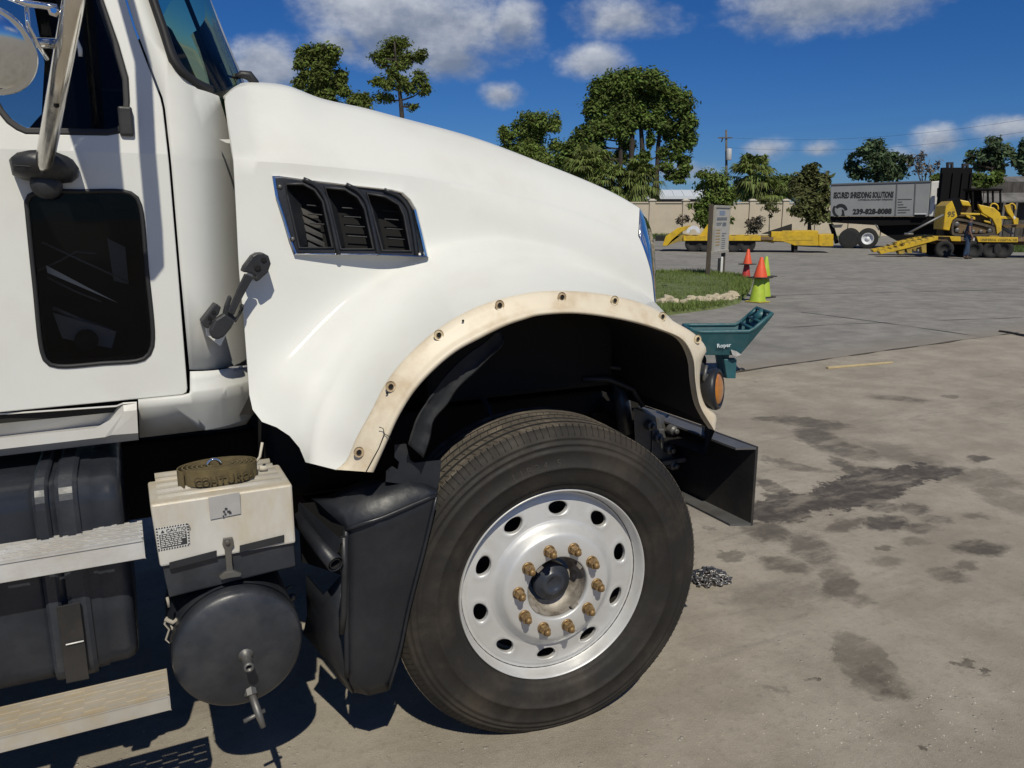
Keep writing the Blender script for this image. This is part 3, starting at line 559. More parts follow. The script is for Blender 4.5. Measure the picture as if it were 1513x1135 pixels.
def ringpts(s_, o_): return [vp(*(ctr + (np.array(p) - ctr) * s_), o_ * prd(p[0]) / .05) for p in vo_]
o_list = [PF(u, v, lambda x, z: VY(x, z) + .012) for u, v in vo_]
vent = MB()
rows = [[PF(u, v, lambda x, z: VY(x, z) + .012) for u, v in vo_], [vp(u, v, prd(u) * .85) for u, v in vo_], [vp(*(ctr + (np.array(p) - ctr) * .985), prd(p[0])) for p in vo_], [vp(*(ctr + (np.array(p) - ctr) * .955), prd(p[0]) * .95) for p in vo_], [vp(*(ctr + (np.array(p) - ctr) * .94), prd(p[0]) * .6) for p in vo_]]
vent.grid([r + [r[0]] for r in rows], sm=False); ventO = vent.build('air_vent', mat('satin_bezel', (.72, .73, .74), .14, metal=1, var=.08, rvar=.1), TR)
inn = [tuple(ctr + (np.array(p) - ctr) * .955) for p in vo_]
inn = [(u - (10 if u > 600 else 0), v) for u, v in inn]
cells = [[(421, 272), (447, 272), (464, 281), (476, 298), (491, 366), (441, 366), (425, 292)], [(479, 277), (508.5, 280), (527.5, 291.5), (538, 309), (551, 368), (502, 368), (486, 300)], [(541, 285.5), (569, 291), (588, 302), (596, 319), (606, 371), (563.5, 370), (548, 309)]]
fp = lambda x, z: VY(x, z) - .012 - .03 * smooth((x - o_list[0][0]) / .62)
panel('vent_frame', inn, cells, fp, blackg, ventO, solid=.012, bevel=.003, extra=-.006)
slash = blackg
for ci, c in enumerate(cells):
    fr = MB(); rim_ = [PF(u, v, fp) for u, v in c]; cc = np.mean([np.array(p) for p in c], 0)
    fr.tube([p + np.array((0, -.008, 0)) for p in rim_], .0045, 6, closed=True); fr.build('cell_rim', blackp, ventO)
    bx = MB(); back = [PF(u, v, fp) + np.array((0, .055, 0)) for u, v in c]; front = [PF(u, v, fp) for u, v in c]
    bx.grid([front + [front[0]], back + [back[0]]], sm=False); bx.add(back, [tuple(range(len(back)))], 0, False); bx.build('vent_recess', hole, ventO)
    # slanted inner wall on the rear side of the cell
    wl = MB(); a0, a1 = np.array(c[6]), np.array(c[5]); t0 = np.array(c[0]); wd = (24, 17, 15)[ci]
    wl.grid([[PF(*t0, fp) + np.array((0, .004, 0)), PF(*a0, fp) + np.array((0, .004, 0)), PF(*a1, fp) + np.array((0, .004, 0))], [PF(*(t0 + (wd * .6, 12)), fp) + np.array((0, .045, 0)), PF(*(a0 + (wd, 10)), fp) + np.array((0, .045, 0)), PF(*(a1 + (wd * .75, -3)), fp) + np.array((0, .045, 0))]], sm=False)
    wl.build('vent_wall', blackg, ventO, solid=.002)
    for k in range(4 if ci else 3):
        v_ = (303, 316, 330, 345)[k] + 4 * ci; u0 = c[6][0] + wd + 3 + (v_ - 292) * .2; u1 = c[3][0] + (v_ - 298) * .2 + 1
        if ci == 0: u0 += 2
        b_ = MB(); b_.tube([PF(u0, v_, fp) + np.array((0, .03, 0)), PF(u1, v_ + 2, fp) + np.array((0, .03, 0))], .0022, 5); b_.build('vent_slat', blackg, ventO)
    if ci == 0:
        for k in range(5):
            u0, v0 = 448 + k * 3, 306 + k * 13; b_ = MB(); b_.hexa([PF(u0, v0 + 9, fp) + np.array((0, .045, 0)), PF(u0 + 28, v0 + 21, fp) + np.array((0, .045, 0)), PF(u0 + 28, v0 + 21, fp) + np.array((0, .05, 0)), PF(u0, v0 + 9, fp) + np.array((0, .05, 0)), PF(u0, v0, fp) + np.array((0, .04, 0)), PF(u0 + 27, v0 + 14, fp) + np.array((0, .04, 0)), PF(u0 + 27, v0 + 14, fp) + np.array((0, .045, 0)), PF(u0, v0, fp) + np.array((0, .045, 0))]); b_.build('vent_slat', greym, ventO)
# arched ribs between the cells, standing proud
for pts in ([(447, 265), (464, 273), (478, 290), (484, 308), (497, 366), (499, 376)], [(510, 273), (527, 282), (540, 298), (545, 315), (556, 366), (558, 377)], [(566, 281), (586, 289), (601, 306), (607, 328), (613, 366), (614, 378)]):
    r_ = MB(); r_.tube([PF(u, v, fp) + np.array((0, -.010, 0)) for u, v, in arc_resample([(a, b, 0) for a, b in pts], 16)[:, :2]], .007, 8); r_.build('vent_rib', blackg, ventO)
for u, v in ((432, 353), (413, 276)):
    r_ = MB(); r_.lathe([(.006, 0), (.006, .004), (.003, .006), (0, .006)], PF(u, v, fp) + np.array((0, -.006, 0)), (0, -1, 0), 10); r_.build('screw_head', greym, ventO)

# ---- bright grille surround at the nose
sur_o = [(945, 307), (950, 314), (954, 320), (962, 339), (967, 365), (969, 405), (971, 446)]; sur_i = [(945, 309), (944, 330), (943, 349), (954, 376), (962, 405), (966, 430), (967.5, 446)]
SI = arc_resample([(u, v, 0) for u, v in sur_i], 16); SO = arc_resample([(u, v, 0) for u, v in sur_o], 16)
yi = np.linspace(.435, .295, 16); rows = []
for t, dy in ((0, 0.01), (0.05, .005), (.35, .015), (.7, .06), (1, .16)):
    rows.append([PY(*(SI[k, :2] * (1 - t) + SO[k, :2] * t), yi[k] + dy) for k in range(16)])
rows.append([p + np.array((-.02, .25, 0)) for p in rows[-1]])
mb = MB(); mb.grid(rows); mb.build('grille_surround', chrome, TR)
mb = MB(); nose = [r_ for r_ in rows[-1]]; mb.grid([[p + np.array((-.01, 0, 0)) for p in nose], [(p[0] + .01, 2.5 - p[1], p[2]) for p in nose]]); mb.build('grille', blackp, TR)
# apron under the nose, behind the lamp: lamp bucket and front wall of the wheel well
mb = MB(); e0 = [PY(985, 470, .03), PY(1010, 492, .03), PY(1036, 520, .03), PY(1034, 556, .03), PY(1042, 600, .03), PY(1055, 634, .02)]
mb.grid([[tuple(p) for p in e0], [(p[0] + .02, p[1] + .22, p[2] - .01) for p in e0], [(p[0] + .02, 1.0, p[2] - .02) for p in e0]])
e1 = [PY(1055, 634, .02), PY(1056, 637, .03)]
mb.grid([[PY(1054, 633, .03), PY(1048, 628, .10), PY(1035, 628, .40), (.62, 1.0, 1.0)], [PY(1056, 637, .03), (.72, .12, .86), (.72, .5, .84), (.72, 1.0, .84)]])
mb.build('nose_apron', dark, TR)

# ---- side turn lamp
LC = PY(1058, 575, .03); ax = Vector((.56, -.82, .10)).normalized()
mb = MB(); mb.lathe([(.060, -.05), (.074, -.012), (.076, .0), (.072, .010), (.062, .014), (.058, .008)], LC, ax, 36, cap0=True); lampO = mb.build('turn_lamp', blackg, TR)
mb = MB(); mb.lathe([(.058, .006), (.050, .014), (.03, .019), (0, .021)], LC, ax, 32); mb.build('lamp_lens', amber, lampO)
mb = MB(); mb.tube([PY(1044, 540, .03), PY(1040, 560, .02), PY(1046, 575, .05)], .006, 6); mb.tube([PY(1041, 585, .03), PY(1043, 600, .02), PY(1050, 600, .05)], .005, 6); mb.box(PY(1043, 556, .03), (.02, .02, .015)); mb.build('lamp_bracket', greym, lampO)

# ---- bumper: an open channel seen from behind
z0, z1 = PY(1111, 775, 0)[2], PY(1111, 660, 0)[2]; XB = .845
mb = MB(); L_ = 2.52
bpm = MB()
for (x0, x1, za, zb) in ((XB, XB + .012, z0, z1),): mb.box(((x0 + x1) / 2, L_ / 2 - .01, (za + zb) / 2), (x1 - x0, L_, zb - za))
bpm.hexa([(XB - .07, .02, z1 - .010), (XB, -.01, z1 - .010), (XB, L_, z1 - .010), (XB - .07, L_, z1 - .010), (XB - .07, .02, z1 - .002), (XB, -.01, z1 - .002), (XB, L_, z1 - .002), (XB - .07, L_, z1 - .002)])
bpm.hexa([(XB - .075, .02, z0 + .002), (XB, -.01, z0 + .002), (XB, L_, z0 + .002), (XB - .075, L_, z0 + .002), (XB - .075, .02, z0 + .011), (XB, -.01, z0 + .011), (XB, L_, z0 + .011), (XB - .075, L_, z0 + .011)])
bumper = mb.build('bumper', blacksteel, TR, bevel=.0015)
litst = mat('lit_steel', (.13, .13, .132), .45, metal=.3, var=.25, vscale=8, dust=(.06, .05, .04), dustamt=.5)  # paler steel for the flanges: their lit look put into the colour
btop, bbot = MB(), MB(); btop.add(bpm.v[:8], bpm.f[:6], 0, False); bbot.add(bpm.v[8:], [[i - 8 for i in q] for q in bpm.f[6:]], 0, False); btop.build('bumper_flange', litst, bumper); bbot.build('bumper_flange', litst, bumper)
for y in (.85, 1.65): mb = MB(); mb.box((XB - .12, y, (z0 + z1) / 2 + .03), (.2, .16, .2)); mb.build('bumper_bracket', dark, TR)

# ---- front wheel
STEER = math.radians(-5.2); WR = .338; TRR = .556; WZ = .529
wheel = None
def wheel_parts(root_loc, rz, detail=True):
    # local frame: wheel plane x-z, outward = -y
    def rimy(r):                              # outward bulge (positive = towards the viewer)
        T = [(.085, -.012), (.105, .012), (.115, .016), (.175, .014), (.188, .010), (.200, -.004), (.214, -.022), (.226, -.028), (.30, -.040), (.312, -.046), (.320, -.044), (.326, -.020), (.331, -.004), (.336, .002), (.341, -.004), (.341, -.03)]
        return float(np.interp(r, [a for a, b in T], [b for a, b in T]))
    mb = MB(); n = 120
    def ring(rs):
        mb.lathe([(r, rimy(r)) for r in rs], (0, 0, 0), (0, -1, 0), n)
    ring([.110, .115, .14, .175, .182, .188, .194, .200, .207, .214, .220, .226])
    mb.lathe([(.1085, -.05), (.1085, .004), (.110, rimy(.110))], (0, 0, 0), (0, -1, 0), n)
    ring([.304, .308, .312, .316, .320, .323, .326, .329, .331, .334, .336, .339, .341])
    mb.lathe([(.341, rimy(.341)), (.341, -.05)], (0, 0, 0), (0, -1, 0), n)
    R0, R1, HN = .226, .304, 10
    ph0 = math.radians(86)
    for k in range(HN):
        th = ph0 + k * 2 * math.pi / HN; hw = math.pi / HN; M_ = 48; inner = []; outer = []
        for j in range(M_):
            a = 2 * math.pi * j / M_; ca, sa = math.cos(a), math.sin(a)
            # rounded triangle-like hand hole, wider towards the rim
            rr = .2635 + .0235 * sa; wid = .0335 * (1 + .22 * sa); inner.append((rr, th + wid * ca / rr))
            m_ = max(abs(ca), abs(sa)); outer.append((lerp(R0, R1, .5 + .5 * sa / m_), th + hw * ca / m_))
        V = []; rings = 6; ts = [-.25, -.12, 0, .12, .3, .62, 1.0]
        for t in ts:
            for j in range(M_):
                tt = max(t, 0); r = lerp(inner[j][0], outer[j][0], tt); a = lerp(inner[j][1], outer[j][1], tt); h = rimy(r)
                if t < 0: h -= .016 if t < -.2 else .005; 
                elif t == 0: h -= .0015
                elif t == .12: h += .0025
                V.append((r * math.cos(a), -h, r * math.sin(a)))
        mb.add(V, [(i * M_ + j, i * M_ + (j + 1) % M_, (i + 1) * M_ + (j + 1) % M_, (i + 1) * M_ + j) for i in range(len(ts) - 1) for j in range(M_)])
    o = mb.build('wheel', steelw, None); o.location = root_loc; o.rotation_euler = (0, 0, rz); o.parent = TR
    # barrel behind the hand holes
    mb = MB(); mb.lathe([(.335, -.03), (.30, -.06), (.29, -.24), (.335, -.27)], (0, 0, 0), (0, -1, 0), 64); mb.lathe([(.29, -.12), (.12, -.13)], (0, 0, 0), (0, -1, 0), 48); mb.build('rim_barrel', blacksteel if detail else steelw, o)
    # tire
    T = [(.338, -.012), (.345, .004), (.352, .010), (.362, .0115), (.366, .018), (.378, .0225), (.40, .030), (.418, .034), (.420, .0365), (.426, .0365), (.428, .034), (.45, .033), (.470, .029), (.473, .031), (.480, .0295), (.483, .026), (.492, .022), (.494, .0245), (.500, .0225), (.502, .0185), (.510, .014), (.512, .016), (.518, .0125), (.520, .009), (.532, .0015), (.541, -.008), (.5465, -.018)]
    def squash(p):                            # flat where it stands
        x, y, z = p; lim = -WZ + .002
        return (x, y, max(z, lim))
    KR = (.556 - .338) / (.552 - .338); T = [(.338 + (r - .338) * KR, h) for r, h in T]; mb = MB(); mb.lathe(T, (0, 0, 0), (0, -1, 0), 180)
    back = [(.5465, -.265), (.53, -.285), (.45, -.315), (.36, -.30), (.338, -.27)]
    mb.lathe(back, (0, 0, 0), (0, -1, 0), 90)
    mb.v = [squash(p) for p in mb.v]; tire = mb.build('tire', tirem, o)
    # tread: ribs with grooves, sipes cut at the shoulder
    mb = MB(); prof = [(.5465, -.018)]; h = -.018; ribs = [.034, .030, .032, .032, .030, .034]; g = .012
    prof = []
    for k, w_ in enumerate(ribs):
        prof += [(.549 + .003 * math.sin(math.pi * k / 5), h), (.549 + .003 * math.sin(math.pi * k / 5), h - w_)]; h -= w_
        if k < 5: prof += [(.530, h - .002), (.530, h - g + .002)]; h -= g
    prof = [(r + .004, h) for r, h in prof]; mb.lathe(prof, (0, 0, 0), (0, -1, 0), 180, sm=False); mb.lathe([(.5505, -.018), (.553, -.019)], (0, 0, 0), (0, -1, 0), 180)
    for i, q in enumerate(mb.f):               # groove walls keep their clean black rubber
        if min(math.hypot(mb.v[j][0], mb.v[j][2]) for j in q) < .54: mb.m[i] = 1
    mb.v = [squash(p) for p in mb.v]; mb.build('tread', [treadm, grv], o)
    if detail:
        mb = MB(); rg_ = random.Random(4)
        for k in range(130):
            a0 = 2 * math.pi * k / 130
            if math.sin(a0) < -.7: continue
            for y0, y1 in ((.020, .050), (.066, .093), (.110, .139), (.153, .182)):
                a = a0 + rg_.uniform(-.006, .006); sk = .016 * (1 if y0 < .1 else -1); V = [(.5565 * math.cos(a + e * .0016 + d_), y, .5565 * math.sin(a + e * .0016 + d_)) for y, d_ in ((y0, 0), (y1, sk)) for e in (-1, 1)]
                mb.add(V, [(0, 1, 3, 2)], 0, False)
        so_ = mb.build('tread_sipes', hole, o, fix=False); so_['kind'] = 'stuff'
    if detail:
        mb = MB(); NS = 150
        for k in range(NS):
            a = 2 * math.pi * k / NS; c, s_ = math.cos(a), math.sin(a); da = .0019
            V = []
            for r, y in ((.526, -.0105), (.554, .0145), (.5555, .020), (.550, .030), (.519, .006)):
                for e in (-1, 1): V.append((r * math.cos(a + e * da), y, r * math.sin(a + e * da)))
            if s_ * .55 < -WZ + .01: continue
            mb.add(V, [(0, 1, 3, 2), (2, 3, 5, 4), (4, 5, 7, 6)], 0, False)
        so_ = mb.build('shoulder_sipes', hole, o, fix=False); so_['kind'] = 'stuff'
        # raised size marking on the sidewall
        for body, ang, r0, sz in (('11R24.5', 112, .432, .034),):
            x_ = ang
            for chp in body:
                a = math.radians(x_); me = text_mesh(chp, sz, .0012, 'CENTER'); Mx = Matrix.Translation((r0 * math.cos(a), -.0335, r0 * math.sin(a))) @ Matrix.Rotation(-(a - math.pi / 2), 4, 'Y') @ Matrix.Rotation(math.pi / 2, 4, 'X')
                me.transform(Mx); me.materials.clear(); me.materials.append(mat('tire_letter', (.045, .040, .035), .8, var=.2)); link('raised_letter', me, o); x_ -= 3.6 if chp != '.' else 2.4
    # hub
    mb = MB(); mb.lathe([(.1075, .0), (.106, -.03), (.100, -.055), (.078, -.062)], (0, 0, 0), (0, -1, 0), 48); 
    for k in range(4):
        a = math.radians(40 + 90 * k); mb.box((.101 * math.cos(a), -.004, .101 * math.sin(a)), (.012, .014, .026), rot=Matrix.Rotation(-a, 3, 'Y'))
    mb.build('hub', hubm, o)
    mb = MB(); mb.lathe([(.066, -.066), (.066, -.040), (.062, -.030), (.044, -.026), (.042, -.019), (.026, -.017), (.024, -.021), (0, -.021)], (0, 0, 0), (0, -1, 0), 40, cap0=True); mb.build('axle_cap', capm, o)
    mb = None
    nutm = MB(); nutm.lathe([(.0205, 0), (.0205, .005), (.0175, .006)], (0, 0, 0), (0, -1, 0), 24); nutm.lathe([(.0175, .005), (.0172, .022), (.0165, .030), (.012, .032)], (0, 0, 0), (0, -1, 0), 6, sm=False); nutm.lathe([(.0102, .03), (.0102, .043), (.008, .046), (0, .046)], (0, 0, 0), (0, -1, 0), 12)
    nm = nutm.mesh('lug_nut', bronze)
    for k in range(10):
        a = ph0 + math.radians(18 + 36 * k); l_ = link('lug_nut', nm, o); l_.location = (.143 * math.cos(a), -.015, .143 * math.sin(a)); l_.rotation_euler = (0, random.uniform(0, 1), 0)
    return o
wheel = wheel_parts((0.014, .006, WZ), STEER)
# far front wheel
w2 = wheel_parts((0.0, 2.49, WZ), math.pi + STEER, False)
# ---- splash guard behind the wheel
gy = {}
gL = arc_resample([(470, 742, .20), (440, 748, .24), (436, 762, .26)], 3)
mb = MB()
colsL = arc_resample([(509, 779, .02), (510, 850, .02), (511, 930, .02), (511, 1000, .03), (522, 1023, .05)], 16)
colsM = arc_resample([(560, 768, -.02), (560, 850, -.02), (556, 930, -.015), (550, 1000, -.005), (545, 1028, .01)], 16)
colsR = arc_resample([(645, 730, -.015), (627, 806, -.01), (603, 895, -.005), (587, 968, 0), (573, 1021, .02)], 16)
top0 = None
cols = []
back_ = arc_resample([(453, 848, .24), (454, 880, .24), (455, 908, .24), (449, 936, .24), (500, 1005, .10)], 16)
for t in (0, .04, .1, .3, .55, .8, .95, 1):
    if t <= .3: q_ = colsL * (1 - t / .3) + colsM * (t / .3)
    else: q_ = colsM * (1 - (t - .3) / .7) + colsR * ((t - .3) / .7)
    q_ = q_.copy()
    if t == 0: q_[:, 2] += .012
    cols.append([PY(*p) for p in q_])
capL = [np.array(p) + np.array((.004, .03, 0)) for p in cols[-1]]
mb.grid(cols + [capL])
# shoulder and top edge rising to the neck
topc = arc_resample([(470, 742, .10), (500, 738, .08), (520, 727, .07), (535, 718, .06), (555, 717, .05), (575, 712, .05), (590, 700, .05), (620, 712, .03), (645, 722, .0)], 8)
frt = [cols[k][0] for k in range(8)]
mid_ = [(np.array(a) * .45 + np.array(PY(*b)) * .55 + np.array((0, -.012, .0))) for a, b in zip(frt, topc)]
mb.grid([frt, mid_, [PY(*p) for p in topc], [PY(*p) + np.array((0, .1, -.02)) for p in topc]])
guard = mb.build('splash_guard', blackg, TR, solid=.006, off=-1)
for pts, r in (([(511, 784, .012), (512, 860, .012), (512, 940, .012), (513, 1000, .02)], .008), ([(512, 783, .01), (535, 774, -.012), (562, 766, -.022), (605, 748, -.02), (643, 732, -.014)], .007), ([(574, 1018, .012), (590, 966, -.002), (605, 895, -.007), (628, 806, -.012), (645, 734, -.016)], .005)): mb = MB(); mb.tube([PY(*p) for p in arc_resample(pts, 14)], r, 8); mb.build('guard_rib', blackg, guard)
# return panel on the rear side with its opening
mb = MB(); A2 = [np.array(p) for p in cols[0]]
def quad(a, b, c, d): mb.add([a, b, c, d], [(0, 1, 2, 3)], 0, False)
mb.grid([[PY(509, 845, .03), PY(500, 905, .05), PY(501, 935, .03), PY(511, 1000, .035), PY(522, 1024, .05)], [PY(478, 880, .13), PY(478, 895, .13), PY(480, 930, .13), PY(485, 975, .13), PY(510, 1013, .10)], [PY(453, 850, .22), PY(454, 885, .22), PY(455, 908, .22), PY(449, 936, .24), PY(462, 950, .22)]])
mb.build('guard_panel', blackg, guard, solid=.006, off=0)
mb = MB(); mb.add([PY(509, 779, .03), PY(470, 742, .14), PY(440, 745, .24), PY(445, 830, .26), PY(505, 850, .06)], [(0, 1, 2, 3, 4)], 0, False); mb.build('guard_opening', hole, guard, solid=.004)
mb = MB(); mb.tube([PY(508, 793, 0.0), PY(509, 850, .0), PY(508, 905, .0), PY(505, 935, .015)], .010, 8); mb.build('guard_edge', blackp, guard)
# rolled rubber seal lying on the opening
mb = MB(); ring = []
a0, a1 = PY(442, 765, .20), PY(496, 834, -.03)
mb.tube([a0, (a0 + a1) / 2 + np.array((0, 0, -.004)), a1], .024, 18, cap=False); mb.tube([a0, (a0 + a1) / 2 + np.array((0, 0, -.004)), a1], .017, 18, mi=1, cap=False)
mb.add([PY(443, 742, .20), PY(505, 798, -.02), PY(497, 822, -.02), PY(440, 762, .20)], [(0, 1, 2, 3)], 0, False)
mb.build('rolled_seal', [blackg, hole], guard, solid=.002)
# torn neck piece and upper liner strip
nk = [(570, 712), (571, 696), (580, 689), (588, 694), (590, 683), (583, 676), (583, 657), (600, 656), (606, 680), (612, 684), (652, 680), (650, 705), (645, 728), (622, 722), (600, 716)]
panel('guard_neck', nk, [], lambda x, z: .03 + .1 * (z - 1.0), blackg, guard, solid=.006)
li = arc_resample([(602, 655, -0.025), (608, 636, -0.020), (615, 617, -0.015), (630, 593, -0.005), (657, 555, 0.005), (690, 523, 0.005), (716, 505, 0.005), (733, 490, -0.005), (738, 489, -0.005)], 30)
ri = arc_resample([(626, 677, -0.025), (636, 648, -0.015), (641, 622, -0.005), (662, 597, 0.005), (676, 575, 0.005), (707, 546, 0.005), (728, 525, 0.000), (743, 511, -0.005), (745, 499, -0.005)], 30)
rows = []
for t, dy in ((0, .006), (.06, -.008), (.14, -.001), (.5, .004), (.84, .0), (.92, -.009), (1, .008)):
    q_ = li * (1 - t) + ri * t; q_[:, 2] += dy
    q_[:, 2] += np.array([.016 * mnoise.noise((k * .55, t * 2, 5)) for k in range(30)]); rows.append([PY(*p) for p in q_])
mb = MB(); mb.grid(rows); mb.build('arch_liner', mat('matte_liner', (.014, .016, .020), .75, var=.3, vscale=12, dust=(.06, .06, .058), dustamt=.4, dscale=9, spec=.25, bump=.002, bscale=30), TR, solid=.004)

# ---- cab
ZC = 1.905                                      # crease height
def cabY(x, z):
    y = .30
    if z > ZC: y = .30 + (z - ZC) * .17
    elif z < 1.32: y = .30 - 0.0 * (1.32 - z)
    return y
def cowlY(x, z): return cabY(x, z) + .17 * max(0, (x + 1.03) / .16) ** 2 * (1 if x > -1.03 else 0)
door_out = [(185, 0), (197, 40), (237, 145), (240.5, 160), (250, 245), (263, 400), (277, 574), (276, 580), (270, 583.5), (135, 596.5), (0, 609.5), (-330, 643), (-300, 300), (-270, -60), (-250, -330), (110, -230)]
win = [(176, 66), (190, 115), (192, 150), (190, 176), (184, 190), (176, 197), (158, 200), (100, 199), (38, 198), (24, 192), (10, 182), (-4, 165), (-60, 60), (-150, -150), (120, -120), (153, 0)]
low = [(39, 300), (43, 290), (57, 284), (120, 283), (187, 284), (201, 291), (208, 308), (217, 400), (226, 500), (223, 518), (213, 530), (150, 537), (84, 541), (70, 536), (63, 523), (51, 420)]
cutC = [((0, 0, ZC), (0, 0, 1)), ((0, 0, ZC + .035), (0, 0, 1)), ((0, 0, ZC - .02), (0, 0, 1))]
door = panel('door', door_out, [win, low], cabY, white, TR, cuts=cutC, solid=.02, bevel=.003)
def ring_tube(name, loop, f, r, m, parent, off=0.0, sq=None, n=8):
    pts = arc_resample([(u, v, 0) for u, v in loop + [loop[0]]], 70)[:-1]; mb = MB(); mb.tube([PF(u, v, f) + np.array((0, off, 0)) for u, v, _ in pts], r, n, closed=True, sq=sq); return mb.build(name, m, parent)
# black window frame
def shrink(loop, d):
    P = np.array(loop); out = []
    for i in range(len(P)):
        t = P[(i + 1) % len(P)] - P[i - 1]; t = t / np.linalg.norm(t); n_ = np.array((-t[1], t[0])); out.append(tuple(P[i] + n_ * d))
    return out
wi = shrink(win, 10)
if abs(np.array(wi)[:, 0].max()) > 192: wi = shrink(win, -10)
panel('window_frame', win, [wi], lambda x, z: cabY(x, z) - .002, rubberm, door, solid=.03, bevel=.004)
panel('side_window', shrink(wi, -1.5) if False else wi, [], lambda x, z: cabY(x, z) + .015, gl_side, door, solid=0)
mb = MB(); mb.box(PF(186, 180, cabY) + np.array((0, -.004, 0)), (.035, .03, .075)); mb.build('window_guide', blackp, door, bevel=.006)
lw = shrink(low, 7)
if np.array(lw)[:, 0].max() > 224: lw = shrink(low, -7)
ring_tube('window_seal', low, cabY, .006, rubberm, door, 0.0)
panel('peep_window', low, [], lambda x, z: cabY(x, z) + .006, gl_low, door, solid=0)
panel('peep_border', low, [lw], lambda x, z: cabY(x, z) + .012, hole, door, solid=.002)
# things seen dimly through the low window
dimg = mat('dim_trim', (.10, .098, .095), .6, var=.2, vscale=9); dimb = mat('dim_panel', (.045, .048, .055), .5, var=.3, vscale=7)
mb = MB(); mb.hexa([PY(70, 403, .40), PY(175, 448, .40), PY(175, 448, .42), PY(70, 403, .42), PY(68, 392, .40), PY(130, 425, .40), PY(130, 425, .42), PY(68, 392, .42)]); mb.build('trim_strip', mat('pale_trim', (.5, .48, .43), .5), door)
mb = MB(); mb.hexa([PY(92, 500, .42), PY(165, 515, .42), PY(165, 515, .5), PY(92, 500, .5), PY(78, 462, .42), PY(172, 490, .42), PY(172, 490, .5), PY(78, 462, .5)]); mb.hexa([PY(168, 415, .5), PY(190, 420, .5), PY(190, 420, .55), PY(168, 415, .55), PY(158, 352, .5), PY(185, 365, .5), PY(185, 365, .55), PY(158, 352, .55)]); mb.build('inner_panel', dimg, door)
mb = MB(); mb.tube([PY(62, 358, .42), PY(120, 385, .42), PY(190, 417, .42)], .003, 6); mb.tube([PY(52, 402, .44), PY(90, 385, .44), PY(112, 372, .44), PY(144, 375, .44)], .0025, 6); mb.tube([PY(70, 410, .43), PY(110, 430, .43), PY(150, 446, .43)], .003, 6); mb.tube([PY(78, 455, .45), PY(120, 473, .45), PY(164, 488, .45)], .006, 6); mb.build('inner_cable', dimg, door)
mb = MB(); mb.lathe([(.03, 0), (.03, .02), (0, .02)], PY(128, 502, .42), (0, -1, 0), 20); mb.build('inner_knob', hole, door)
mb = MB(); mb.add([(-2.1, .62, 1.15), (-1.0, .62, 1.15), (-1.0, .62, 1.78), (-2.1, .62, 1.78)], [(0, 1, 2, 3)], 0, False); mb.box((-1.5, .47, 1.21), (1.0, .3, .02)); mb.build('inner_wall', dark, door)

# cab side between the door and the hood, A pillar
cw = [(188.5, 0), (200.5, 40), (240.5, 144), (244, 160), (253.5, 245), (266.5, 400), (280, 546), (345, 541), (368, 539), (392, 500), (385, 408), (380, 237), (372, 180), (360, 148), (333, 146.5), (292, 131.5), (264.5, 111), (249, 91), (234, 44), (219, 0), (185, -110), (152, -110)]
panel('cab_side', cw, [], cowlY, white, TR, cuts=cutC + [((x, 0, 0), (1, 0, 0)) for x in (-1.03, -1.0, -.97, -.95, -.93, -.91, -.89, -.87, -.85)], solid=.01, sm=True)
# lower cab corner and sill with its dipped foot recess
def sillY(x, z):
    # break: upper band leans out, lower band tucks in
    zb = 1.245 - .0 * x
    y = .285 - .02 * smooth((1.30 - z) / .08) if z > zb else .265 + (zb - z) * .55
    return y + .09 * max(0, (x + 1.03) / .16) ** 2 * (1 if x > -1.03 else 0)
scut = [((0, 0, z), (0, 0, 1)) for z in (1.245, 1.252, 1.28, 1.21)] + [((x, 0, 0), (1, 0, 0)) for x in (-1.03, -1.01, -.99, -.975, -.96, -.95, -.94, -.93, -.92, -.91, -.90, -.89, -.88, -.87, -.86, -.85, -.84)]
panel('cab_corner', [(281, 549), (345, 544), (368, 542), (390, 545), (385, 600), (372, 615), (364, 627), (300, 636), (206.5, 647), (204.5, 594), (270, 587.5), (279, 584), (281, 576)], [], sillY, white, TR, cuts=scut, solid=.012, sm=True)
# sill: upper lip, recess, bright step line
mb = MB()
def rowpx(pts): return [PY(*p) for p in pts]
r0 = rowpx([(202, 595.5, .27), (182, 597, .27), (172, 601, .285), (0, 613, .31), (-330, 648, .31)])
r1 = rowpx([(202, 606, .262), (183, 608, .262), (150, 628, .362), (0, 645, .362), (-330, 685, .362)])
r0b = rowpx([(202, 596, .27), (182, 598, .275), (171, 602, .335), (0, 614, .345), (-330, 649, .345)])
r2 = rowpx([(202.5, 608, .262), (183, 609, .262), (140, 633, .262), (0, 647.5, .262), (-330, 688, .262)])
r3 = rowpx([(204, 640, .27), (164, 643, .265), (155, 646, .262), (0, 664, .262), (-330, 706, .262)])
r4 = rowpx([(205, 650, .30), (170, 654, .30), (155, 655.5, .30), (0, 674, .30), (-330, 716, .30)])
for a, b in ((r0, r0b), (r0b, r1), (r1, r2), (r2, r3), (r3, r4)): mb.grid([a, b], sm=False)
mb.grid([r4, [p + np.array((0, .25, .01)) for p in r4]], sm=False)
mb.build('door_sill', white_low, TR, solid=.004, off=1)
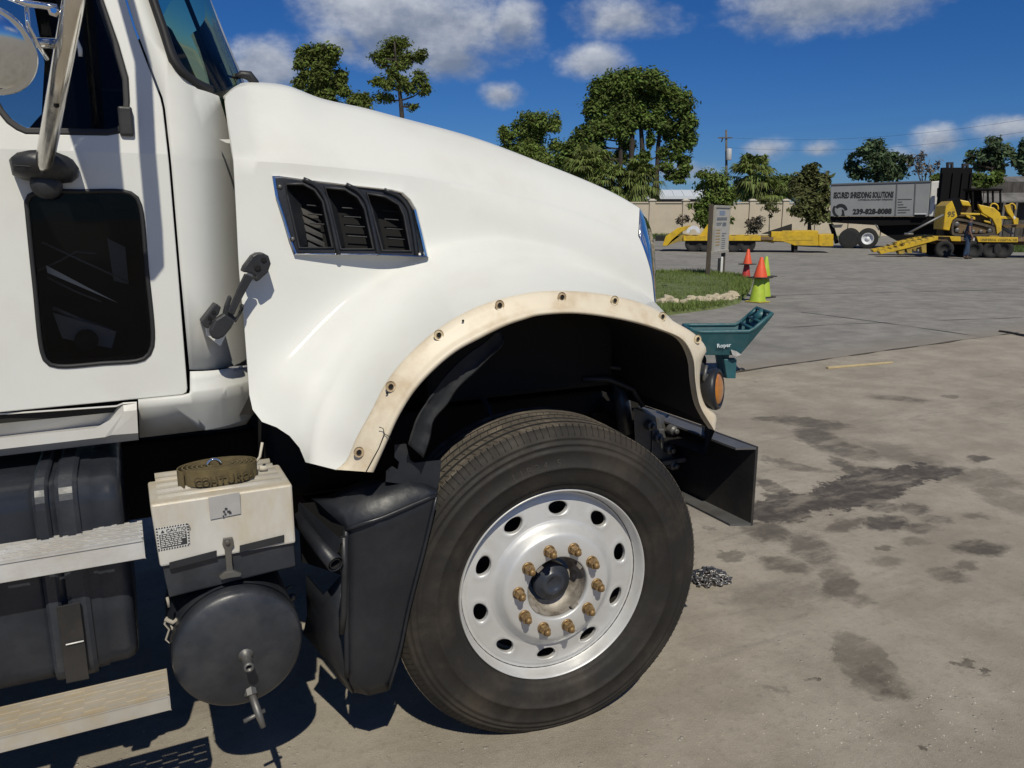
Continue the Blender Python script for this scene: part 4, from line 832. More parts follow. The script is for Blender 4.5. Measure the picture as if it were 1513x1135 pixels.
# dark floor pan and rest of the cab (roof, back, far side)
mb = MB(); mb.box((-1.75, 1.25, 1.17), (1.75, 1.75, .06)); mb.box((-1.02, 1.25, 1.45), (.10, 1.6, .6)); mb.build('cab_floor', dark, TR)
zt = 3.05
mb = MB(); mb.box((-1.95, 1.25, zt), (1.75, 1.62, .10)); mb.box((-2.66, 1.25, 2.15), (.06, 1.85, 1.9)); mb.build('cab_shell', white, TR, bevel=.04)
farY = lambda x, z: 2.5 - cabY(x, z)
XE = PY(74, 100, 2.2)[0]; XE2 = PY(88, 20, 2.2)[0]
fh = [(-2.3, 1.98), (XE - .02, 1.98), (XE, 2.15), (XE2 - .1, 2.85), (-2.3, 2.85)]
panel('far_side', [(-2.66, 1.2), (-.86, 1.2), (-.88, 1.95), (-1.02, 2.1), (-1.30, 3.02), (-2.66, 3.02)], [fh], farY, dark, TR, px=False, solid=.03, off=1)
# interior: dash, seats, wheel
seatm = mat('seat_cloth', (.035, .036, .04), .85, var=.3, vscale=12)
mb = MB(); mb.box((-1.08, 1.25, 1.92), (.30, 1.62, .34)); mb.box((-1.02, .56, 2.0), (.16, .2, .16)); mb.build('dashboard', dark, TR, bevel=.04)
for y in (.75, 1.8):
    mb = MB(); mb.box((-2.1, y, 1.62), (.5, .5, .16)); mb.box((-2.34, y, 2.05), (.14, .48, .78)); mb.box((-2.36, y, 2.52), (.1, .3, .2)); mb.build('seat', seatm, TR, bevel=.05)
mb = MB(); c_ = Vector((-1.5, 1.8, 2.0)); n_ = Vector((-.8, 0, .6)).normalized(); a_ = Vector((0, 1, 0)); b_ = n_.cross(a_); mb.tube([c_ + (a_ * math.cos(t) + b_ * math.sin(t)) * .22 for t in np.linspace(0, 2 * math.pi, 33)[:-1]], .016, 8, closed=True); mb.tube([c_, c_ - n_ * .4], .03, 8); mb.box(tuple(c_), (.05, .4, .04)); mb.build('steering_wheel', rubberm, TR)
# white grab handle and dark pillar trim behind the side glass
mb = MB(); mb.tube([PY(104, 48, .36), PY(112, 58, .36), PY(118, 72, .36), (PY(119, 84, .36))], .006, 6); mb.build('grab_handle', white, TR)
mb = MB(); mb.hexa([PY(60, 195, .42), PY(185, 195, .42), PY(185, 195, .6), PY(60, 195, .6), PY(66, 90, .42), PY(120, 82, .42), PY(120, 82, .6), PY(66, 90, .6)]); mb.build('door_trim', dark, TR)
# windshield: rubber seal and wrapped glass
so_p = [(184, -110), (219, 0), (234, 43), (249, 90), (264.5, 110), (291, 130.6), (333, 146), (350, 150)]; si_p = [(200, -110), (234, 0), (249, 43), (264, 84), (281, 107), (308, 122), (351, 129), (366, 131)]
SOa = arc_resample([(u, v, 0) for u, v in so_p], 40); SIa = arc_resample([(u, v, 0) for u, v in si_p], 40); rows = []
for t, o_ in ((0, .004), (.15, -.012), (.5, -.018), (.85, -.010), (1, .008)):
    rows.append([PF(SOa[k, 0] * (1 - t) + SIa[k, 0] * t, SOa[k, 1] * (1 - t) + SIa[k, 1] * t, cowlY) + np.array((0, o_ + .10 * max(0, (k - 27) / 13) ** 2, 0)) for k in range(40)])
mb = MB(); mb.grid(rows); seal = mb.build('windshield_seal', rubberm, TR)
glr = []
edge = [PF(SIa[k, 0] - 2, SIa[k, 1], cowlY) + np.array((0, .012, 0)) for k in (0, 6, 12, 18, 22, 25)]
sil = [(278, -110, .75), (296, -40, .75), (312, 0, .75), (330, 46, .75), (346, 84, .72), (355, 105, .70)]
# bottom edge first
for k in range(6):
    e = edge[k]; s_ = PY(*sil[k]); pts = []
    for t in np.linspace(0, 1, 9):
        p = e * (1 - t) + s_ * t; bul = math.sin(math.pi * t) * .035; pts.append(p + np.array((bul * .75, -bul * .6, 0)))
    pts += [np.array((s_[0] + .035, .95, s_[2] + .0)), np.array((s_[0] + .05, 1.25, s_[2]))]; glr.append(pts)
bot = [p + np.array((.05, 0, -.16)) for p in glr[-1]]
for i, p in enumerate(bot): p[1] = max(p[1], .5)
mb = MB(); mb.grid([list(map(tuple, r)) for r in glr + [bot]]); mb.grid([[(p[0], 2.5 - p[1], p[2]) for p in r] for r in glr + [bot]]); mb.build('windshield', gl_wind, TR)
# black molding line seen through the glass and cowl
mb = MB(); mb.tube([(-.99, 1.95, 2.0), (-1.05, 1.96, 2.2), (-1.25, 2.0, 2.9)], .035, 8); mb.build('far_pillar', dark, TR)
mb = MB(); mb.tube([PY(268, -20, .62), PY(300, 60, .62), PY(325, 120, .62)], .007, 6); mb.build('pillar_trim', dark, TR)
mb = MB(); mb.box((-.86, 1.25, 2.02), (.16, 1.5, .1)); mb.build('cowl', rubberm, TR, bevel=.02)
mb = MB(); c_ = PY(366, 118, .62); mb.tube([PY(347, 115, .62), PY(357, 110, .62), PY(368, 112, .62), PY(377, 122, .62), PY(384, 132, .62)], [.006, .012, .016, .013, .008], 8); mb.tube([PY(347, 115, .62), PY(335, 112, .66), PY(326, 95, .7)], .004, 6); mb.build('wiper', blackp, TR)
# white stub on the cowl beside the hood
mb = MB(); mb.hexa([PY(334, 211, .388), PY(346, 213, .388), PY(346, 213, .40), PY(334, 211, .40), PY(324, 206, .388), PY(346, 206, .388), PY(346, 206, .40), PY(324, 206, .40)]); mb.build('hood_stop', white, TR)

# ---- rubber hood latch
def off_h(u, v, y): return PY(u, v, y)
mb = MB(); b0 = [(372, 398), (358, 401), (361, 394), (373, 378), (381, 374), (388, 373.5), (397, 378), (400, 390), (394, 404), (385, 414), (379, 417)]
latch = None
def slab(name, pts, yA, th, m, parent, bev=.004):
    mb = MB(); n = len(pts); F_ = [PY(u, v, yA(u, v)) for u, v in pts]; mb.prism(F_, (0, th, 0)); return mb.build(name, m, parent, bevel=bev)
latch = slab('hood_latch', [(358, 402), (361, 394), (373, 378), (380, 374), (388, 373.5), (397, 378), (400.5, 390), (396, 403), (384, 414), (379, 417), (376, 412), (378, 408), (371, 404)], lambda u, v: .205, .05, blackp, TR)
slab('strap', [(362, 404), (375, 410), (368, 422), (360, 437), (352, 452), (346, 466), (336, 462), (343, 447), (351, 427)], lambda u, v: .20, .014, blackp, latch, .003)
slab('latch_handle', [(309, 490), (318, 472), (332, 463), (348, 474), (342, 485), (331, 498), (322, 502.5), (313, 500)], lambda u, v: .195, .03, blackp, latch, .006)
slab('latch_hook', [(330, 466), (333, 452), (338, 439), (341, 437), (343, 441), (340, 450), (341, 461), (349, 471), (356, 462), (356, 452), (361, 450), (360, 458), (353, 470), (349, 477)], lambda u, v: .215, .03, blackp, latch, .003)
slab('latch_bracket', [(297, 476), (318, 449), (327, 454), (323, 465), (310, 478), (309, 486), (302, 484)], lambda u, v: .24, .06, blackp, latch, .003)
slab('latch_plate', [(304, 484), (322, 470), (336, 492), (326, 512), (318, 506), (306, 496)], lambda u, v: .262, .03, white, latch, .003)
for u, v, r in ((389.5, 384, .0075), (380.5, 396, .009)): mb = MB(); mb.lathe([(r, 0), (r, .003), (r * .6, .004), (0, .001)], PY(u, v, .205), (0, -1, 0), 16); mb.build('latch_bolt', hole, latch)
for u, v in ((316, 462), (310, 470)): mb = MB(); mb.lathe([(.006, 0), (0, .001)], PY(u, v, .238), (0, -1, 0), 12); mb.build('latch_bolt', hole, latch)
mb = MB(); mb.lathe([(.012, 0), (.012, .01), (.006, .013), (0, .013)], PY(357, 546, .40), (0, -1, 0), 16); mb.build('cab_bolt', white, TR)

# ---- mirror arm, boot, round mirror and (above the frame) the mirror head whose shadow falls on the door
mb = MB(); b_ = PY(66, 240, .20); t_ = PY(108, 4, -.17); t_ = np.array(t_); u_ = (t_ - b_)
arm = [b_ - u_ * .06, b_, b_ + u_ * .5, t_ - u_ * .05, t_ + np.array((.008, 0, .03)), t_ + np.array((.012, 0, .12)), t_ + np.array((.015, 0, .60)), t_ + np.array((.0, .15, .72)), t_ + np.array((-.02, .42, .74))]
mb.tube(arm, .0205, 18); armO = mb.build('mirror_arm', mat('worn_chrome', (.70, .67, .62), .20, metal=1, var=.1, vscale=14, rvar=.08), TR)
mb = MB(); mb.lathe([(.006, 0), (.006, .003), (0, .003)], b_ + u_ * .42 + np.array((.003, -.0232, -.008)), (0, -1, 0), 14); mb.build('arm_hole', hole, armO)
bt = [(15, 238), (25, 230), (45, 226), (67, 225), (90, 229), (108, 236), (117, 249), (116, 262), (106, 270), (88, 272), (60, 270), (35, 266), (20, 260)]
mb = MB(); P_ = [PY(u, v, .295) for u, v in bt]; c_ = np.mean(P_, 0); mb.grid([[p for p in P_ + P_[:1]], [c_ + (p - c_) * .97 + np.array((0, -.05, 0)) for p in P_ + P_[:1]], [c_ + (p - c_) * .86 + np.array((0, -.085, 0.006)) for p in P_ + P_[:1]], [c_ + (p - c_) * .45 + np.array((0, -.105, .012)) for p in P_ + P_[:1]], [c_ + (p - c_) * .02 + np.array((0, -.108, .012)) for p in P_ + P_[:1]]]); boot = mb.build('arm_boot', blackp, TR)
mb = MB(); mb.tube([PY(20, 244, .203), PY(45, 246, .19)], .001, 5); mb.lathe([(.035, 0), (.035, .05), (.02, .06), (0, .06)], PY(70, 274, .28), (0, -1, 0), 20); mb.build('boot_socket', blackp, boot)
mb = MB(); c_ = Vector(PY(-16, 74, -.12)); axm = Vector((-.22, -.90, -.30)).normalized()
prof = [(r * .66, h * .66) for r, h in [(.0, .040), (.03, .0385), (.06, .033), (.09, .022), (.112, .009), (.120, .002), (.124, .006), (.130, .004), (.132, -.004), (.124, -.03), (.09, -.06), (.03, -.075), (0, -.076)]]
mb.lathe(prof, c_, axm, 56); rm = mb.build('round_mirror', mat('mirror_shell', (.66, .69, .72), .12, metal=1, var=.05), TR)
mb = MB(); mb.tube([PY(82, 64, -.075), PY(45, 63, -.09), PY(20, 64, -.10), PY(6, 58, -.10), PY(-20, 45, -.10)], [.011, .011, .008, .011, .011], 12); mb.tube([PY(85, 12, -.14), PY(60, 8, -.14), PY(38, 5, -.14), PY(0, -10, -.14)], .007, 10); mb.tube([PY(38, 0, -.13), PY(42, 40, -.13), PY(56, 66, -.11), PY(70, 88, -.09)], .004, 8); mb.build('mirror_bracket', chrome, rm)
for p in (PY(80, 18, -.13), PY(4, 55, -.11)): mb = MB(); mb.lathe([(.012, 0), (.012, .012), (.006, .016), (0, .016)], p, (0, -1, 0), 6, sm=False); mb.build('bracket_bolt', chrome, rm)
mb = MB(); mb.box(tuple(t_ + np.array((-.10, .06, .46))), (.085, .22, .50)); mb.build('mirror_head', chrome, TR, bevel=.03)

# ---- fuel tank with straps
tankm = mat('tank_black', (.018, .021, .028), .36, metal=.0, var=.35, vscale=4, dust=(.065, .07, .082), dustamt=.55, dscale=5, rvar=.14, bump=.002, bscale=7)
TX1 = PY(205, 960, .10)[0]; TZ1 = 1.075; TZ0 = .535
mb = MB(); yF, yB = .09, .70; prof = []
for cx, cz, a0 in ((yB - .06, TZ0 + .06, 0), (yB - .06, TZ1 - .06, 90)): pass
def rr(y0, y1, z0_, z1_, r, n=7):
    o = []
    for cy, cz, a0 in ((y0 + r, z0_ + r, 180), (y1 - r, z0_ + r, 270), (y1 - r, z1_ - r, 0), (y0 + r, z1_ - r, 90)):
        for k in range(n): a = math.radians(a0 + 90 * k / (n - 1)); o.append((cy + r * math.cos(a), cz + r * math.sin(a)))
    return o
R_ = rr(yF, yB, TZ0, TZ1, .06)
def tring(x, s_): cy, cz = (yF + yB) / 2, (TZ0 + TZ1) / 2; return [(x, cy + (y - cy) * s_, cz + (z - cz) * s_) for y, z in R_ + R_[:1]]
mb.grid([tring(-3.2, 1), tring(TX1 - .075, 1), tring(TX1 - .072, .985), tring(TX1 - .03, .985), tring(TX1 - .01, .965), tring(TX1, .92), tring(TX1, .02)])
tank = mb.build('fuel_tank', tankm, TR)
for u0, wd_ in ((62, .035), (101, .05), (-80, .05)):
    x = PY(u0, 760, yF)[0]; mb = MB(); R2 = rr(yF - .008, yB + .008, TZ0 - .008, TZ1 + .008, .065)
    ws = wd_ / 2; mb.grid([[(x - ws, y, z) for y, z in R2 + R2[:1]], [(x - ws * .6, y, z) for y, z in [(a - .006 * (a < .3), b + .006 * (b > .9)) for a, b in R2 + R2[:1]]], [(x + ws * .6, y, z) for y, z in [(a - .006 * (a < .3), b + .006 * (b > .9)) for a, b in R2 + R2[:1]]], [(x + ws, y, z) for y, z in R2 + R2[:1]]], sm=False); mb.build('tank_strap', tankm, tank)
mb = MB(); mb.hexa([PY(98, 1010, .06), PY(132, 1003, .06), PY(132, 1003, .08), PY(98, 1010, .08), PY(83, 897, .06), PY(118, 890, .06), PY(118, 890, .08), PY(83, 897, .08)]); mb.tube([PY(97, 953, .056), PY(124, 947, .056)], .0025, 6, mi=1); mb.build('step_hanger', [blacksteel, alu], TR, bevel=.003)
# ---- steps
def step(name, m, uv_tr, uv_br, uv_back, Yf, slots):
    a = PY(*uv_tr, Yf); b = PY(*uv_br, Yf); zt_ = a[2]; zb_ = b[2]; X1 = (a[0] + b[0]) / 2; X0 = -3.0
    bk = PZ(*uv_back, zt_); Yb = min(max(bk[1], Yf + .12), Yf + .30)
    mb = MB(); mb.box(((X0 + X1) / 2, Yf + .003, (zt_ + zb_) / 2), (X1 - X0, .006, zt_ - zb_)); mb.box((X1 - .003, (Yf + Yb) / 2, (zt_ + zb_) / 2), (.006, Yb - Yf, zt_ - zb_)); mb.box(((X0 + X1) / 2, Yb, (zt_ + zb_) / 2), (X1 - X0, .006, zt_ - zb_))
    o = mb.build(name, m, TR, bevel=.0015)
    # grip top: rails joined by staggered bridges, real slots between
    nr = 5 if not slots else 7; pitch = (Yb - Yf - .012) / (nr - 1); rw = pitch * (.62 if not slots else .66); per = .095
    for k in range(nr):
        y = Yf + .006 + pitch * k; mb = MB(); x = X1 - .006 - (.02 if k % 2 else 0)
        mb.box(((X0 + X1) / 2, y, zt_ - .003), (X1 - X0 - .004, rw, .005))
        if not slots:                              # rounded ridge with fine serrations
            mb.tube([(X0, y, zt_), (X1 - .004, y, zt_)], .0055, 8)
            while x > X0: mb.box((x, y, zt_ + .0045), (.012, .007, .004)); x -= .030
        if k < nr - 1:
            x = X1 - .004 - (.0 if k % 2 else per * .5)
            while x > X0:
                mb.box((x - per * .26, y + pitch / 2, zt_ - .004), (per * .5, pitch - rw + .002, .004)); x -= per
        mb.build('step_rail', m, o, fix=False)
    return X1, Yb, zt_
print('step', step('upper_step', alu, (211, 796), (216, 825), (205.5, 775), -.02, False), step('lower_step', aludirty, (249.5, 1027), (254, 1049), (238, 990), -.09, True))
for x in (-1.62, -2.6): mb = MB(); mb.box((x, .06, .76), (.05, .05, .52)); mb.box((x, .05, .49), (.05, .28, .03)); mb.build('step_bracket', blacksteel, TR, bevel=.003)

# ---- battery box with aluminium lid
TRp = PY(431.5, 712, .02); BRp = PY(437, 799.5, .0); TLp = PY(222, 750, .02); BLp = PY(237, 842, .0)
bk = PZ(408, 686, TRp[2]); Ybk = bk[1]; print('box', TRp, TLp, BLp, BRp, Ybk)
xl, xr = TLp[0], TRp[0]; zt_ = (TRp[2] + TLp[2]) / 2; zb_ = (BRp[2] + BLp[2]) / 2
mb = MB(); mb.hexa([(BLp[0], 0.0, zb_), (BRp[0], 0.0, zb_), (BRp[0], Ybk + .02, zb_), (BLp[0], Ybk + .02, zb_), (xl, .02, zt_), (xr, .02, zt_), (xr, Ybk + .02, zt_), (xl, Ybk + .02, zt_)]); lidm = mat('grimy_aluminium', (.56, .55, .52), .55, metal=.2, var=.12, vscale=7, dust=(.44, .36, .23), dustamt=.75, dscale=5, up=.25, rvar=.12, bump=.0006, bscale=70, stretch=(1, 1, .45)); lid = mb.build('battery_box', lidm, TR, bevel=.006)
for k in range(5):
    y = .065 + k * .05; mb = MB(); mb.tube([(xl + .02, y, zt_ - .001), (xr - .02, y, zt_ - .001)], .010, 8, sq=.5); mb.build('lid_rib', lidm, lid)
mb = MB(); mb.hexa([PY(250, 883, .02), PY(437, 836, .02), PY(437, 836, .3), PY(250, 883, .3), (BLp[0] + .005, .012, zb_ - .001), (BRp[0] - .003, .012, zb_ - .001), (BRp[0] - .003, .35, zb_ - .001), (BLp[0] + .005, .35, zb_ - .001)]); mb.build('box_tray', tankm, lid, bevel=.004)
for u0, v0, u1, v1 in ((250, 838, 320, 820), (354, 813, 420, 797)):
    mb = MB(); mb.hexa([PY(u0, v0 + 4, -.004), PY(u1, v1 + 4, -.004), PY(u1, v1 + 4, .008), PY(u0, v0 + 4, .008), PY(u0, v0 - 7, -.003), PY(u1, v1 - 7, -.003), PY(u1, v1 - 7, .008), PY(u0, v0 - 7, .008)]); mb.build('lid_flap', blackp, lid, bevel=.001)
mb = MB(); mb.prism([PY(u, v, -.006) for u, v in ((330, 797), (344, 795), (346, 807), (342, 812), (343, 833), (345, 846), (335, 848), (334, 832), (332, 812), (329, 806))], (0, .01, 0)); mb.prism([PY(u, v, -.014) for u, v in ((324, 853), (332, 846), (346, 844), (357, 848), (355, 852), (340, 854), (328, 857))], (0, .012, 0)); mb.lathe([(.006, 0), (.006, .006), (0, .006)], PY(336, 801, -.008), (0, -1, 0), 10); mb.build('lid_latch', greym, lid, bevel=.001)
mb = MB(); mb.prism([PY(u, v, .008) for u, v in ((308, 736), (354, 728), (356, 759), (311, 768))], (0, .004, 0)); mb.build('tape_patch', mat('grey_tape', (.36, .35, .34), .6, var=.06, vscale=20), lid)
dkl = mat('label_black', (.03, .03, .032), .7); whl = mat('label_white', (.55, .54, .52), .6, var=.08, vscale=40)
# caution label
def lp(u, v, o=.0): return PY(u, v, .0065 - .002 - o)
q_ = [(230, 781), (278, 773), (281, 806), (234, 815)]
mb = MB(); mb.prism([lp(*p) for p in q_], (0, .003, 0)); lab = mb.build('caution_label', whl, lid)
def lq(s_, t, o=.001): a = np.array(q_, float); p = (a[0] * (1 - s_) + a[1] * s_) * (1 - t) + (a[3] * (1 - s_) + a[2] * s_) * t; return lp(p[0], p[1], o)
mb = MB()
for k in range(12):
    s_ = k / 12
    for t0, t1 in ((0, .06), (.94, 1)): mb.prism([lq(s_ + .01, t0), lq(s_ + .05, t0), lq(s_ + .035, t1), lq(s_ - .005 if s_ > 0 else 0, t1)], (0, .0008, 0))
for k in range(8):
    for s0, s1 in ((0, .05), (.95, 1)): mb.prism([lq(s0, k / 8 + .01), lq(s1, k / 8 + .02), lq(s1, k / 8 + .075), lq(s0, k / 8 + .065)], (0, .0008, 0))
mb.prism([lq(.08, .31), lq(.92, .31), lq(.92, .90), lq(.08, .90)], (0, .0008, 0)); mb.build('label_border', dkl, lab)
mb = MB(); rr_ = random.Random(3)
for k in range(7):
    s_ = .11
    while s_ < .86:
        w_ = rr_.uniform(.04, .13); w_ = min(w_, .89 - s_)
        if not (k >= 4 and s_ > .66): mb.prism([lq(s_, .345 + k * .078, .002), lq(s_ + w_, .345 + k * .078, .002), lq(s_ + w_, .385 + k * .078, .002), lq(s_, .385 + k * .078, .002)], (0, .0006, 0))
        s_ += w_ + .025
mb.build('label_print', whl, lab)
xd = lq(.9, .2) - lq(.3, .2); ud = lq(.3, .08) - lq(.3, .3); text_on('CAUTION', .013, dkl, lab, lq(.30, .25, .0015), xd, ud, 'label_word', .0004)
mb = MB(); mb.prism([lq(.14, .24, .002), lq(.25, .24, .002), lq(.2, .12, .002)], (0, .0006, 0)); mb.build('label_symbol', dkl, lab)
mb = MB()
for u, v, w_ in ((334, 752, 4), (331, 756, 3), (338, 756, 5), (333, 760, 3), (340, 758, 4), (330, 763, 2)): mb.prism([PY(u - w_ / 2, v + 1, .004), PY(u + w_ / 2, v + .4, .004), PY(u + w_ / 2, v - 1.6, .004), PY(u - w_ / 2, v - 1, .004)], (0, .001, 0))
mb.build('sticker_print', dkl, lid)
# twine and a short peg hanging under the tray
mb = MB(); mb.tube([PY(247, 883, .04), PY(250, 897, .04)], .004, 6); mb.tube([PY(247, 912, .06), PY(243, 922, .06), PY(250, 930, .06), PY(245, 945, .06), PY(252, 952, .06), (PY(257, 935, .06)), PY(251, 918, .06)], .003, 6); mb.tube([PY(244, 915, .06), PY(256, 920, .05), PY(262, 915, .05)], .006, 6); mb.build('tied_wire', mat('twine', (.32, .29, .24), .9), TR)

# ---- air tank
drm = mat('drum_black', (.016, .019, .025), .36, var=.25, vscale=6, dust=(.07, .07, .074), dustamt=.45, dscale=6, rvar=.15, bump=.0012, bscale=12)
DC = PY(354, 958, -.015); RD = .172
mb = MB(); mb.lathe([(RD * .97, -.36), (RD, -.345), (RD, -.02), (RD * .997, -.008), (RD * .975, .004), (RD * .93, .011), (RD * .82, .018), (RD * .6, .026), (RD * .35, .031), (0.001, .033)], DC, (0, -1, 0), 72, cap0=True); drum = mb.build('air_tank', drm, TR)
mb = MB(); mb.lathe([(RD + .004, -.045), (RD + .004, -.03)], DC, (0, -1, 0), 72); mb.build('tank_seam', drm, drum)
fc = PY(363, 968, -.045); mb = MB(); mb.lathe([(.020, -.012), (.020, .004), (.013, .006), (.012, .05), (.0135, .052), (.0135, .062), (.008, .062), (.007, .045)], fc, (0, -1, -.08), 12); mb.build('tank_fitting', greym, drum)
v0_ = PY(370, 1020, -.03); mb = MB(); mb.lathe([(.018, -.01), (.018, .012), (.010, .014)], v0_, (.05, -.55, -.8), 8, sm=False); mb.tube([v0_, v0_ + np.array((.012, -.04, -.05)), v0_ + np.array((.02, -.06, -.085))], [.010, .011, .007], 8); mb.tube([v0_ + np.array((-.028, -.045, -.06)), v0_ + np.array((.03, -.035, -.05))], .006, 8); mb.build('drain_valve', greym, drum)
mb = MB(); mb.tube([PY(415, 880, .25), PY(425, 868, .2), PY(433, 865, .2)], .003, 6); mb.lathe([(.010, 0), (.010, .012), (0, .014)], PY(432, 881, .2), (0, -1, 0), 8); mb.build('tank_clip', greym, drum)

# ---- unseen far side tank, added so that light does not run under the truck
mb = MB(); mb.box((-2.2, 2.1, .8), (1.7, .6, .55)); mb.build('far_tank_light_block', tankm, TR, bevel=.05)
mb = MB(); mb.box((-4.6, 1.25, 2.1), (3.6, 2.3, 1.5)); mb.build('dump_bed', white, TR, bevel=.05)
for y in (.1, .45, 2.05, 2.4): mb = MB(); mb.lathe([(.3, -.13), (.53, -.14), (.55, -.1), (.55, .1), (.53, .14), (.3, .13)], (-4.6, y, .545), (0, -1, 0), 48, cap0=True, cap1=True); mb.build('rear_tire', tirem, TR)
# ================================================================== THINGS NEAR THE TRUCK
class Loc:
    """local frame of something that stands across the view at a horizontal distance d"""
    def __init__(s, u, v=None, d=None, rz=-YAW):
        p = PZ(u, v) if v is not None else PD(u, 400, d); s.o = np.array((p[0], p[1], 0.0)); s.d = d if d is not None and v is None else float((p - CAM) @ Fh); s.rz = rz
        s.x = np.array((math.cos(rz), math.sin(rz), 0)); s.y = np.array((-math.sin(rz), math.cos(rz), 0))
    def l(s, P): q = np.asarray(P) - s.o; return np.array((q @ s.x, q @ s.y, q[2]))
    def __call__(s, u, v, dy=0.0):
        d = ray(u, v); n_ = s.y; t = ((s.o - CAM) @ n_ + dy) / (d @ n_); return s.l(CAM + d * t)
    def m(s, px): return px * s.d / FPX

# ---- rolled tie-down strap on the battery box
webm = mat('webbing', (.10, .075, .03), .9, var=.35, vscale=30, dust=(.17, .13, .07), dustamt=.6, dscale=14, bump=.0012, bscale=260)
zt_box = zt_; sc = PZ(326, 712, zt_box + .002); sl = np.array((sc[0], sc[1] + .02, zt_box + .003))
sr = thing('strap_roll', 'rolled up olive webbing strap lying on the aluminium battery box', 'strap', sl)
rx = abs(PY(387, 700, sl[1])[0] - PY(265, 700, sl[1])[0]) / 2; ry = rx * .62; hh = .046
mb = MB(); pts = []; turns = 6.2; n_ = 260
for i in range(n_):
    a = i / (n_ - 1) * turns * 2 * math.pi; f = .28 + .72 * (i / (n_ - 1)); w_ = 1 + .02 * mnoise.noise((a * .6, 1, 2)); pts.append((math.cos(a + 2.4) * rx * f * w_, math.sin(a + 2.4) * ry * f * w_, .004 * mnoise.noise((a * .25, 4, 4))))
rows = []
for dz, off_ in ((.0, .0), (hh, .0)): rows.append([(x, y, z + dz) for x, y, z in pts])
mb.grid(rows, sm=False); o = mb.build('webbing', webm, sr, solid=.0032, off=0)
mb = MB(); mb.tube([(-.012 + .018 * math.cos(t), -.005, hh - .004 + .020 * math.sin(t)) for t in np.linspace(-.4, math.pi + .4, 14)], .0045, 8); mb.build('buckle_ring', chrome, sr)
inkm = mat('faded_ink', (.062, .046, .02), .9, var=.5, vscale=40)
for i, chx in enumerate('COHTUSO4'):
    a = math.radians(236 + i * 11.5); p = Vector((math.cos(a) * rx, math.sin(a) * ry, 0)); t = Vector((-math.sin(a) * rx, math.cos(a) * ry, 0)).normalized(); nrm = Vector((t.y, -t.x, 0)); p += nrm * .0035
    me = text_mesh(chx, .030, .0001, 'CENTER', bold=.0008); me.transform(Matrix(((t.x, 0, nrm.x, p.x), (t.y, 0, nrm.y, p.y), (0, 1, 0, .011), (0, 0, 0, 1)))); me.materials.clear(); me.materials.append(inkm); link('printed_letter', me, sr)
mb = MB(); mb.tube([(rx * .93, ry * .2, .03), (rx * 1.06, ry * .3, .045), (rx * 1.15, ry * .35, .085)], .004, 6); mb.tube([(rx * 1.02, ry * .3, .01), (rx * 1.22, ry * .3, .008)], .008, 6); mb.build('loose_thread', mat('frayed_thread', (.5, .46, .38), .9), sr)

# ---- heap of chain by the front wheel
chm = mat('chain_steel', (.20, .195, .19), .4, metal=.8, var=.3, vscale=60, dust=(.12, .09, .06), dustamt=.5, dscale=30)
cl = PZ(1046, 856); ch = thing('chain_heap', 'small heap of steel chain lying on the concrete behind the front tire', 'chain', cl)
lk = MB(); L1, L2 = .0155, .0105; pl = []
for k in range(16):
    a = 2 * math.pi * k / 16; pl.append((math.cos(a) * L2 + (L1 - L2 + .006) * (1 if math.cos(a) > 0 else -1), math.sin(a) * L2, 0))
lk.tube(pl, .0042, 6, closed=True); lme = lk.mesh('link', chm); rr_ = random.Random(11)
pos = Vector((-.06, .02, .01)); hd = .3; alt = 0
for k in range(150):
    hd += rr_.uniform(-.75, .75); st = Vector((math.cos(hd), math.sin(hd), 0)) * .027; nx = pos + st
    if (nx.x / .105) ** 2 + (nx.y / .085) ** 2 > 1: hd += 2.2; st = Vector((math.cos(hd), math.sin(hd), 0)) * .027; nx = pos + st
    r_ = math.sqrt((nx.x / .105) ** 2 + (nx.y / .085) ** 2); pos = Vector((max(-.12, min(.12, nx.x)), max(-.10, min(.10, nx.y)), .008 + max(0, (1 - r_)) * rr_.uniform(0, .05)))
    l_ = link('link', lme, ch); l_.location = pos; l_.rotation_euler = (rr_.uniform(-.5, .5) + (math.pi / 2 if k % 2 else 0) * .75, rr_.uniform(-.35, .35), hd)

# ---- teal plastic garden cart
C_ = Loc(1078, 562); teal = mat('teal_plastic', (.012, .085, .105), .5, var=.15, vscale=8, dust=(.07, .12, .125), dustamt=.4, dscale=9, rvar=.1)
def zc(x, y): return (1010 + x / 8.107, 440 + y / 8.107)
ct = thing('garden_cart', 'teal plastic garden cart with moulded handle parked behind the truck nose', 'cart', C_.o, C_.rz)
def cp(x, y, dy=0.0): u, v = zc(x, y); return C_(u, v, dy)
ztop = [cp(120, 410), cp(240, 410), cp(780, 405), cp(850, 370), cp(1060, 190)]
Wd = .52
def side(dy, inset):
    T = [np.array((p[0], dy, p[2])) for p in ztop]; Bm = []
    for (x, y), k in zip(((150, 640), (290, 690), (690, 690), (760, 610), (1055, 225)), range(5)):
        b = cp(x, y); Bm.append(np.array((b[0] + (0 if k else .03), dy + inset * (1 if k < 4 else .15), b[2])))
    return T, Bm
Tn, Bn = side(0.0, .07); Tf, Bf_ = side(Wd, -.07)
mb = MB(); mb.grid([Tn, Bn, Bf_, Tf], sm=False)                  # near side, floor, far side
mb.add([Tn[0], Bn[0], Bf_[0], Tf[0]], [(0, 1, 2, 3)], 0, False)
tub = mb.build('tub', teal, ct, solid=.012, bevel=.006, off=1)
rimp = Tn + [Tn[-1] + np.array((.0, Wd, 0))] + Tf[::-1][1:]
mb = MB(); mb.tube(rimp, .022, 8, closed=True, sq=.8); mb.build('rim', teal, ct)
